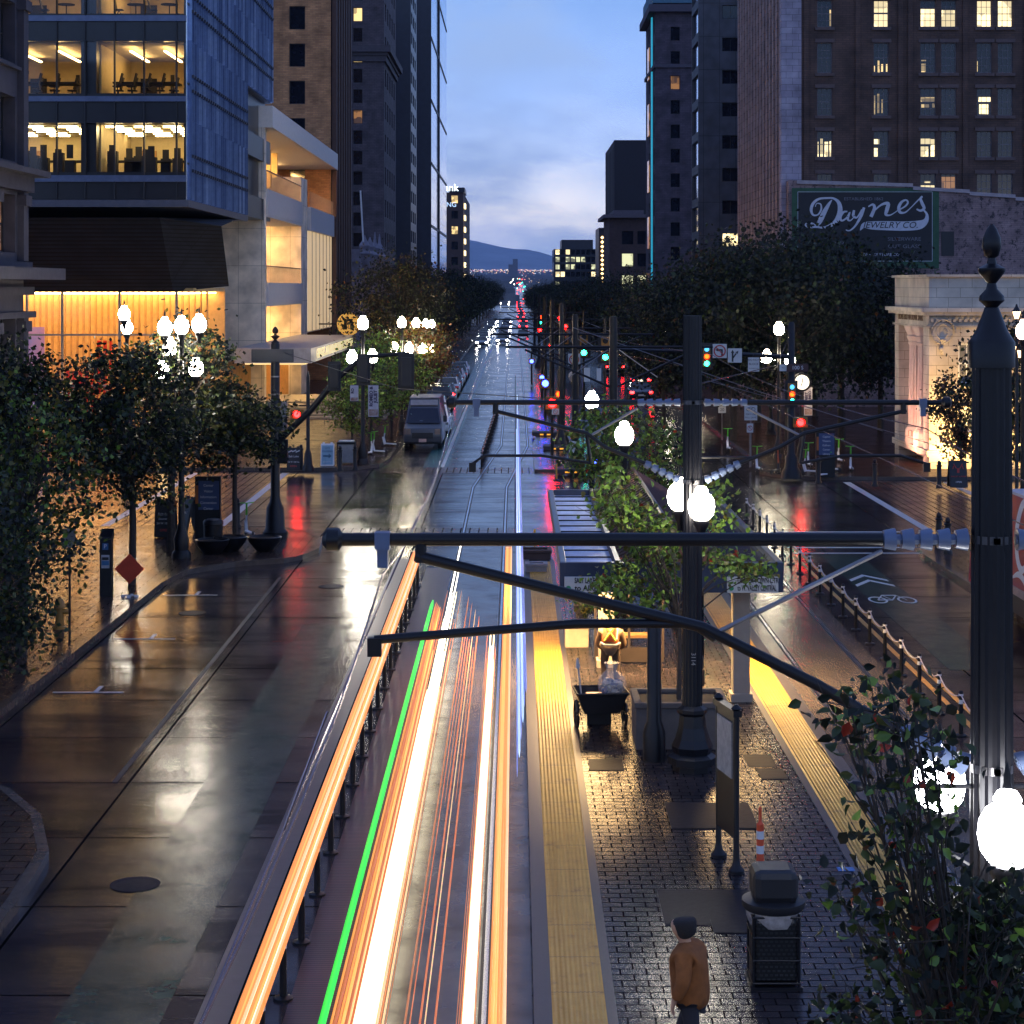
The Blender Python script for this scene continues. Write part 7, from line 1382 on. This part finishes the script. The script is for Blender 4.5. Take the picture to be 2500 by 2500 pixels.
def leaves(rg, centres, n, ls, spread, shape=0):
    C = np.array(centres); K = len(C); idx = rg.integers(0, K, n); sp = C[idx, 3:4] * spread
    P = C[idx, :3] + rg.normal(0, 1, (n, 3)) * sp * np.array([1, 1, .75]); d = rg.normal(0, 1, (n, 3)); d[:, 2] -= .35; d /= np.linalg.norm(d, axis=1, keepdims=True); e = np.cross(d, rg.normal(0, 1, (n, 3))); e /= np.linalg.norm(e, axis=1, keepdims=True); nn_ = np.cross(d, e)
    L = ls * rg.uniform(.6, 1.25, (n, 1)); w_ = L * .36
    if shape == 0:
        V = np.stack([P, P + d * L * .5 + e * w_, P + d * L, P + d * L * .5 - e * w_], 1).reshape(-1, 3); f = [(4 * i, 4 * i + 1, 4 * i + 2, 4 * i + 3) for i in range(n)]; per = 1
    else:
        cu = nn_ * L * .16
        V = np.stack([P, P + d * L * .28 + e * w_ * .95 + cu, P + d * L * .62 + e * w_ * .8 + cu * .8, P + d * L * 1.05 - cu * .6, P + d * L * .62 - e * w_ * .8 + cu * .8, P + d * L * .28 - e * w_ * .95 + cu, P + d * L * .4], 1).reshape(-1, 3)
        f = []; per = 6
        for i in range(n): a = 7 * i; f += [(a, a + 1, a + 6), (a + 1, a + 2, a + 6), (a + 2, a + 3, a + 6), (a + 3, a + 4, a + 6), (a + 4, a + 5, a + 6), (a + 5, a, a + 6)]
    return V.tolist(), f, per
def treemesh(seed, h, r, z0, n, ls, mats, wts, nclump=60, trunk=None, tr=.13, hang=0, gap=.16, fork=.3):
    rg = np.random.default_rng(seed); zc = (z0 + h) / 2; rz = (h - z0) / 2; cs = []
    while len(cs) < nclump:
        p = rg.uniform(-1, 1, 3); q_ = np.linalg.norm(p)
        if q_ > 1 or q_ < .32: continue
        k = 1 + .22 * math.sin(3 * math.atan2(p[1], p[0]) + seed) + rg.uniform(-.12, .12); cs.append((p[0] * r * k, p[1] * r * k, zc + p[2] * rz * (1 + .1 * math.sin(seed + 5 * p[0])), rg.uniform(.6, 1.35)))
    V, f, per = leaves(rg, cs, n, ls, gap * r, 0); me = bpy.data.meshes.new('crown'); me.from_pydata(V, [], f); [me.materials.append(m) for m in mats]
    cm = rg.choice(len(mats), nclump + 1, p=wts); mi = rg.choice(len(mats), n, p=wts); me.polygons.foreach_set('material_index', mi.astype(np.int32).tolist()); me.update()
    b = MB(); ht = z0 + (h - z0) * fork; b.tube([(0, 0, 0), (.03, .02, ht * .5), (0, 0, ht)], [tr, tr * .8, tr * .7], 9)
    for i in range(min(nclump, 34)):
        c = cs[i]; z1 = ht * rg.uniform(.72, 1.0); m_ = Vector((c[0] * .45, c[1] * .45, z1 + (c[2] - z1) * .55 + .1)); b.tube([(0, 0, z1), m_, (c[0], c[1], c[2])], [tr * .42, tr * .2, tr * .05], 5, cap=False)
    tm = bpy.data.meshes.new('trunk'); tm.from_pydata(b.v, [], b.f); tm.materials.append(bark); tm.update(); return tm, me
def tree(name, lab, loc, meshes, s=1, rz=0, grp=None):
    t = thing(name, lab, 'tree', loc, grp, rz); t.scale = (s, s, s) if not isinstance(s, tuple) else s
    for nm, me in zip(('trunk', 'crown'), meshes): o = bpy.data.objects.new(nm, me); COL.objects.link(o); o.parent = t
    return t
big = [treemesh(s_, 10.5, 4.0, 2.6, 10500, .25, [ld, lg, lo_], [.82, .165, .015], 90, tr=.2) for s_ in (1, 2, 3)]
mid = [treemesh(s_, 7.3, 2.15, 2.3, 7500, .17, [lg, ly, ld, lo_], [.27, .10, .61, .02], 74, tr=.13, fork=.25) for s_ in (11, 12, 13)]
lime_ = [treemesh(s_, 6.0, 2.1, 1.7, 4200, .2, [lb, ly, lg], [.45, .3, .25], 60, tr=.1) for s_ in (21, 22)]; orng = treemesh(31, 6.2, 2.2, 1.8, 4000, .2, [lo_, ly, lg], [.5, .3, .2], 60, tr=.1)
# corner trees on the left
tree('street_tree', 'dense tree left of the two trunks by the orange diamond sign, near left corner', (GX(322, 55.6), 55.6, .15), mid[0], .93, 0); tree('street_tree', 'widest dark tree on the near left corner, its trunk by the black menu board', (GX(418, 62.5), 62.5, .15), mid[1], (1.2, 1.1, .98), 1)
tree('street_tree', 'dark tree reaching right to the street sign pole at the near left corner', (GX(575, 63.5), 63.5, .15), treemesh(15, 6.3, 1.9, 2.8, 5200, .17, [lg, ld, ly], [.35, .5, .15], 60, tr=.1), (1.1, 1, .92), 2)
tree('street_tree', 'nearest tree at the left edge, leaves catching yellow light over the hydrant', (GX(55, 45), 45, .15), treemesh(16, 6.4, 1.75, 2.0, 4600, .15, [lb, ly, ld, lg], [.16, .26, .3, .28], 84, tr=.12), 1.0, .4)
tree('street_tree', 'dark tree low at the left edge behind the yellow-lit one', (GX(-60, 39), 39, .15), treemesh(17, 5.0, 1.7, .6, 6000, .13, [lg, ld, ly], [.4, .5, .1], 70, tr=.12), 1.0, 1)
tree('street_tree', 'tree high at the left edge in front of the stone corner building', (GX(30, 58), 58, .15), mid[2], .95, 2)
# theatre side trees
for i, (px, Y, m_, s_, lab) in enumerate(((905, 100, lime_[0], .95, 'bright green tree lit by the lamps behind the far left lamp post'), (955, 110, lime_[1], 1.0, 'yellow-green tree just left of the parked van'), (1000, 124, orng, 1.05, 'orange-leaved tree above the parked cars'), (1032, 137, orng, 1.0, 'second orange-leaved tree behind the first'), (860, 98, lime_[1], .75, 'small green tree at the left of the far left lamp post'))):
    tree('street_tree', lab, (GX(px, Y), Y, .15), m_, s_, i)
rt = random.Random(8)
for i in range(17):
    Y = 152 + 24 * i + (i * i) * .8; tree('street_tree', f'{ORD[i]} dark tree in the row along the left pavement past the theatre', (-8.6 + rt.uniform(-.6, .6), Y, .15), big[i % 3], rt.uniform(.88, 1.05), rt.uniform(0, 6), 'dark trees down the left pavement')
for i in range(15):
    Y = 132 + 27 * i + (i * i); tree('street_tree', f'{ORD[i]} dark tree in the row along the right pavement past the clock', (12.4 + rt.uniform(-.5, 1.5), Y, .15), big[(i + 1) % 3], rt.uniform(.85, 1.0), rt.uniform(0, 6), 'dark trees down the right pavement')
for i in range(13):
    Y = 188 + 31 * i + i * i; tree('street_tree', f'{ORD[i]} dark tree in the row close beside the right track, far down the street', (5.9 + rt.uniform(-.4, .8), Y, .15), big[(i + 2) % 3], rt.uniform(.72, .86), rt.uniform(0, 6), 'dark trees beside the right track')
for i, (px, Y, s_, lab) in enumerate(((1790, 108, 1.02, 'big dark tree left of the street clock, in front of the ribbed tower'), (1925, 105, 1.08, 'big dark tree behind the street clock, hiding the left half of the painted sign'), (2055, 110, 1.12, 'big dark tree right of the street clock, under the painted sign'), (2150, 116, .98, 'dark tree touching the cream bank corner'), (1850, 122, 1.1, 'tall dark tree behind the clock trees, second row'), (1700, 112, .95, 'dark tree right above the green signals'), (1620, 118, .85, 'dark tree between the median poles and the green signals'), (1990, 128, 1.12, 'tall dark tree in the second row below the painted sign'))):
    tree('street_tree', lab, (GX(px, Y), Y, .15), big[i % 3], s_, i * 1.3)
# shrub at the bank wall and near the right edge
tree('street_tree', 'small dark tree against the floodlit bank wall', (GX(2345, 84), 84, .15), treemesh(41, 4.9, 1.6, .8, 3800, .16, [ld, lo_, lg], [.6, .2, .2], 50, tr=.07), 1, 0)
tree('street_tree', 'dark tree at the right edge behind the near pole', (GX(2520, 66), 66, .15), mid[0], 1.0, 2)
# platform trees with sharper leaves
def ptree(seed, cl, n, ls, lab, base, mats, wts, trr=.05, trunk_top=None, spread=1, name='platform_tree'):
    t = thing(name, lab, 'tree', base); rg = np.random.default_rng(seed); loc = [(x - base[0], y - base[1], z - base[2], s_) for x, y, z, s_ in cl]
    V, f, per = leaves(rg, loc, n, ls, spread, 1); me = bpy.data.meshes.new('crown'); me.from_pydata(V, [], f); [me.materials.append(m) for m in mats]; mi = np.repeat(rg.choice(len(mats), n, p=wts), per); me.polygons.foreach_set('material_index', mi.astype(np.int32).tolist()); me.polygons.foreach_set('use_smooth', [True] * len(me.polygons)); me.update()
    o = bpy.data.objects.new('crown', me); COL.objects.link(o); o.parent = t; b = MB(); tt_ = Vector(trunk_top or (0, 0, 2)); b.tube([(0, 0, 0), tt_ * .5 + Vector((.03, 0, 0)), tt_], [trr, trr * .85, trr * .7], 8)
    for x, y, z, s_ in loc:
        st_ = tt_ * rg.uniform(.7, 1); c = Vector((x, y, z)); m_ = st_.lerp(c, .5) + Vector((rg.uniform(-.1, .1), rg.uniform(-.1, .1), .12)); b.tube([st_, m_, c], [trr * .4, trr * .25, trr * .12], 5, cap=False)
        for k in range(5): e = c + Vector(rg.normal(0, 1, 3).tolist()) * s_ * spread * 1.3; b.tube([m_.lerp(c, rg.uniform(.3, 1)), e], [trr * .12, trr * .05], 4, cap=False)
    b.build('trunk', bark, t, True); return t
def cl_(lst, Yd, sz): 
    out = []
    for i, (px, py) in enumerate(lst): Y = Yd + ((i * 37) % 11 - 5) * .16 * (1 if Yd > 20 else .9); out.append((GX(px, Y), Y, GZ(py, Y), sz))
    return out
ptree(51, cl_([(1480, 1190), (1510, 1160), (1530, 1215), (1500, 1250), (1540, 1265), (1475, 1240), (1580, 1290), (1610, 1275), (1640, 1285), (1560, 1240), (1520, 1290), (1600, 1320), (1560, 1350), (1620, 1370), (1530, 1390), (1580, 1410), (1640, 1420), (1500, 1420), (1540, 1440), (1470, 1425), (1600, 1455), (1560, 1480), (1770, 1390), (1800, 1370), (1830, 1400), (1860, 1390), (1740, 1360), (1750, 1200), (1760, 1270), (1740, 1310), (1440, 1460), (1500, 1480), (1660, 1350)], 36.3, .17), 2700, .115, 'young platform tree with bright green leaves growing from the dark planter behind the middle pole', (3.0, 36.0, 1.0), [lb, ly, lg, lr], [.60, .22, .172, .008], trunk_top=(0, .1, 1.7))
ptree(52, cl_([(1420, 1060), (1450, 1020), (1500, 1010), (1540, 1030), (1590, 1040), (1630, 1070), (1660, 1110), (1640, 1150), (1580, 1150), (1540, 1100), (1490, 1080), (1460, 1110), (1500, 1150), (1420, 1120), (1470, 1160), (1610, 1190), (1550, 1190), (1480, 1050), (1430, 1150), (1600, 1100), (1650, 1200), (1520, 1050)], 55, .3), 2800, .15, 'farther platform tree with lamp-lit leaves past the shelter', (3.2, 55.0, .25), [lb, lg, ly, lr], [.46, .32, .212, .008], trunk_top=(0, 0, 2.4))
fg = [(2080, 1745), (2130, 1700), (2170, 1660), (2230, 1720), (2200, 1780), (2120, 1800), (2060, 1790), (2190, 1850), (2270, 1780), (2240, 1840), (2150, 1900), (2200, 1930), (2290, 1850), (2130, 2040), (2180, 2010), (2230, 1990), (2280, 1980), (2240, 2060), (2280, 2070), (2050, 2190), (2100, 2160), (2080, 2240), (2150, 2220), (2200, 2150), (2130, 2330), (2180, 2290), (2240, 2220), (2300, 2180), (2370, 2180), (2430, 2200), (2480, 2220), (2350, 2260), (2420, 2280), (2480, 2330), (2380, 2360), (2300, 2330), (2240, 2380), (2290, 2430), (2440, 2420), (2380, 2470), (2030, 2470), (2090, 2440), (2150, 2480), (2060, 2500), (2330, 2490), (2480, 2480), (2260, 2290), (2340, 2410), (2410, 2220), (2450, 2370)]
ptree(53, cl_(fg, 14.2, .13), 1250, .10, 'close pear tree filling the lower right corner, glossy leaves with a few red ones', (GX(2350, 14.3), 14.3, .25), [lg, lb, ld, lr, lo_], [.34, .12, .49, .035, .015], .055, (0, 0, 2.6))
ptree(54, cl_([(2340, 2230), (2420, 2250), (2480, 2290), (2380, 2300), (2460, 2380), (2320, 2380), (2400, 2450), (2490, 2480), (2300, 2260), (2350, 2500), (2430, 2320), (2250, 2460), (2450, 2240)], 15.3, .2), 1900, .10, 'darker tree behind the close pear tree in the lower right corner', (GX(2440, 15.4), 15.4, .25), [ld, lg], [.7, .3], .05, (0, 0, 2.5))
ptree(55, cl_([(1425, 1455), (1445, 1470), (1430, 1485), (1455, 1450)], 45.6, .12), 320, .1, 'leafy plant growing in the small pale planter on the platform', (1.42, 45.6, .72), [lg, ly], [.6, .4], .02, (0, 0, .3), name='potted_plant')

# ================================================================ PEOPLE
import bmesh
def skin(name, chains, m, parent, sub=2, base=None):
    """chains: list of [(x, y, z, r), ...]; points at the same place are shared, so limbs join"""
    bm = bmesh.new(); sk = bm.verts.layers.skin.verify(); seen = {}
    for ch in chains:
        prev = None
        for x, y, z, r in ch:
            k = (round(x, 4), round(y, 4), round(z, 4))
            if k not in seen: v = bm.verts.new((x, y, z)); v[sk].radius = (r, r); seen[k] = v; v[sk].use_root = len(seen) == 1
            v = seen[k]
            if prev is not None and prev is not v and not bm.edges.get((prev, v)): bm.edges.new((prev, v))
            prev = v
    me = bpy.data.meshes.new('tmp'); bm.to_mesh(me); bm.free(); o = bpy.data.objects.new('tmp', me); COL.objects.link(o)
    s = o.modifiers.new('s', 'SKIN'); s.use_smooth_shade = True; ss = o.modifiers.new('u', 'SUBSURF'); ss.levels = ss.render_levels = sub
    dg = bpy.context.evaluated_depsgraph_get(); r_ = bpy.data.meshes.new_from_object(o.evaluated_get(dg)); bpy.data.objects.remove(o); r_.materials.clear(); r_.materials.append(m); r_.name = name
    q_ = bpy.data.objects.new(name, r_); COL.objects.link(q_); q_.parent = parent; return q_
skinm = mat('skin', (.42, .24, .16), .5, vary=.1); 
def hand(w, d, s=1):
    """five unequal curled fingers from wrist w along direction d"""
    w = Vector(w); d = Vector(d).normalized(); side = d.cross(Vector((0, 1, 0))).normalized() * s; up = side.cross(d); out = []
    pc = w + d * .05; out.append([(*w, .024), (*pc, .034)])
    for i, L in enumerate((.072, .082, .078, .06)):
        k = pc + side * (.012 + 0) * 0 + d * .035 + side * (i - 1.5) * .021; out.append([(*pc, .034), (*k, .011), (*(k + d * L * .5 + up * .012), .0095), (*(k + d * L * .85 + up * .035), .008)])
    tb = w + d * .03 + side * -.035; out.append([(*pc, .034), (*tb, .012), (*(tb + d * .035 - side * .018), .0105), (*(tb + d * .06 - side * .014 + up * .01), .009)]); return out
# walker in a rust jacket
t = thing('person', 'person walking in a rust orange jacket and dark cap in front of the litter bin', 'person', (GX(1688, 20.6), 20.6, .25), rz=math.radians(70))
pel, ch, nk = (0, 0, .93, .13), (0, .03, 1.24, .145), (0, .07, 1.47, .058)
legs = [[pel, (.09, 0, .84, .095), (.10, .14, .48, .06), (.10, .05, .09, .042), (.10, .2, .05, .04)], [pel, (-.09, 0, .84, .095), (-.10, -.05, .48, .06), (-.10, -.25, .14, .042), (-.10, -.13, .04, .04)]]
arms = [[ch, (s * .17, .03, 1.38, .062), (s * .25, -.01 * s, 1.12, .046), (s * .24, .12, .92, .035)] for s in (1, -1)]
body = [[pel, (0, .01, 1.08, .115), ch, nk, (0, .10, 1.55, .085), (0, .115, 1.64, .125), (0, .11, 1.70, .11)]] + legs + arms + [[(0, .115, 1.64, .125), (0, .215, 1.61, .016)], [(0, .115, 1.64, .125), (.105, .11, 1.62, .02)], [(0, .115, 1.64, .125), (-.105, .11, 1.62, .02)]] + hand((.24, .12, .92), (0, .25, -1)) + hand((-.24, .12, .92), (0, .25, -1), -1)
skin('body', body, skinm, t)
rustj = mat('rust_jacket', (.24, .085, .02), .9, vary=.4, scale=7, bump=1)
skin('jacket', [[(0, 0, .74, .235), (0, .01, 1.0, .215), (0, .03, 1.22, .225), (0, .05, 1.38, .17), (0, .065, 1.49, .11)]] + [[(0, .05, 1.38, .17), (s * .19, .03, 1.36, .1), (s * .28, -.01 * s, 1.12, .085), (s * .26, .11, .93, .062)] for s in (1, -1)], rustj, t)
dk = mat('dark_trousers', (.02, .02, .03), .8); skin('trousers', [[(0, 0, .95, .15), (s * .09, 0, .84, .108), (s * .10, .14 if s > 0 else -.05, .48, .078), (s * .10, .06 if s > 0 else -.24, .13 if s > 0 else .18, .058)] for s in (1, -1)], dk, t)
skin('cap', [[(0, .02, 1.50, .09), (0, .055, 1.58, .125), (0, .08, 1.67, .148), (0, .085, 1.72, .125)]], mat('dark_knit_cap', (.012, .011, .014), .9, bump=.4, scale=30), t)
for i, (x, y) in enumerate(((.1, .14), (-.1, -.17))): skin('shoe', [[(x, y - .08, .05 + .05 * i, .045), (x, y + .06, .045 + .02 * i, .045), (x, y + .15, .04, .035)]], black2, t)
for s in (1, -1): MB().lathe([(.011, -.004), (.009, .004)], (s * .034, .207, 1.655), 8, axis='y').build('eye', mat('eye_dark', (.02, .015, .01), .2), t, True)
MB().cbox((0, .205, 1.585), (.045, .008, .01)).build('mouth', mat('lip', (.3, .1, .08), .5), t)
# street cleaner bent over behind the cart
t = thing('person', 'street cleaner bent over behind the cart, lime cross on an orange safety vest', 'person', (GX(1490, 41.0), 41.0, .25), rz=math.radians(-5))
pel, ch = (0, 0, .86, .14), (0, .24, 1.06, .15)
legs = [[pel, (s * .1, 0, .78, .1), (s * .13, .1, .45, .065), (s * .13, -.02, .08, .045), (s * .13, .12, .05, .04)] for s in (1, -1)]
arms = [[ch, (s * .19, .3, 1.06, .065), (s * .26, .38, .82, .048), (s * .16, .52, .68, .036)] for s in (1, -1)]
skin('body', [[pel, (0, .12, .99, .12), ch, (0, .42, 1.1, .06), (0, .5, 1.08, .075), (0, .58, 1.04, .098), (0, .62, 1.0, .08)], [(0, .58, 1.04, .098), (0, .67, .97, .016)], [(0, .58, 1.04, .098), (.1, .58, 1.03, .018)], [(0, .58, 1.04, .098), (-.1, .58, 1.03, .018)]] + legs + arms + hand((.16, .52, .68), (0, .5, -1)) + hand((-.16, .52, .68), (0, .5, -1), -1), skinm, t)
tan = mat('tan_coat', (.30, .18, .09), .85, vary=.25, scale=6, bump=.3)
skin('coat', [[(0, -.03, .78, .19), (0, .1, .98, .185), (0, .24, 1.08, .19), (0, .38, 1.12, .12), (0, .52, 1.12, .125), (0, .6, 1.08, .10)]] + [[(0, .24, 1.08, .19), (s * .2, .3, 1.06, .095), (s * .275, .38, .82, .075), (s * .18, .5, .7, .055)] for s in (1, -1)], tan, t)
skin('vest', [[(0, -.05, .83, .195), (0, .1, .99, .198), (0, .24, 1.09, .205), (0, .33, 1.12, .16)]], mat('orange_vest', (.75, .13, .03), .7), t)
lim = mat('lime_tape', (.55, .75, .05), .5); b = MB()
for s in (1, -1): b.tube([(s * .12, -.16, .97), (0, -.06, 1.13), (-s * .11, .1, 1.255)], .022, 6)
b.build('vest_cross', lim, t, True); gt = mat('silver_tape', (.5, .52, .5), .3); b = MB(); b.tube([(-.2, -.06, .92), (-.12, -.2, .9), (0, -.245, .9), (.12, -.2, .9), (.2, -.06, .92)], .022, 6); b.tube([(.14, -.14, 1.0), (.15, .02, 1.16), (.13, .14, 1.24)], .018, 6); b.build('vest_tape', gt, t, True)
skin('trousers', [[(0, 0, .85, .16), (s * .1, 0, .78, .115), (s * .13, .1, .45, .085), (s * .13, 0, .12, .065)] for s in (1, -1)], mat('brown_trousers', (.16, .1, .06), .85), t)
for s in (1, -1): skin('boot', [[(s * .13, -.06, .05, .05), (s * .13, .06, .05, .05), (s * .13, .16, .04, .04)]], black2, t)
# ---------------------------------------------------------------- evening air
hz = MB().box(-9500, 9500, -120, 16500, -2, 900).build('haze', mat('x_unused', (0, 0, 0))); hm = bpy.data.materials.new('air'); hm.use_nodes = True; ht = hm.node_tree; ht.nodes.clear()
ho = ht.nodes.new('ShaderNodeOutputMaterial'); hv = ht.nodes.new('ShaderNodeVolumePrincipled'); hv.inputs['Color'].default_value = (.45, .62, 1, 1); hv.inputs['Density'].default_value = 5e-5; hv.inputs['Anisotropy'].default_value = .1
ht.links.new(hv.outputs[0], ho.inputs['Volume']); hz.data.materials.clear(); hz.data.materials.append(hm); hz['kind'] = 'stuff'; hz['label'] = 'thin blue evening air over the whole scene'; hz['category'] = 'haze'
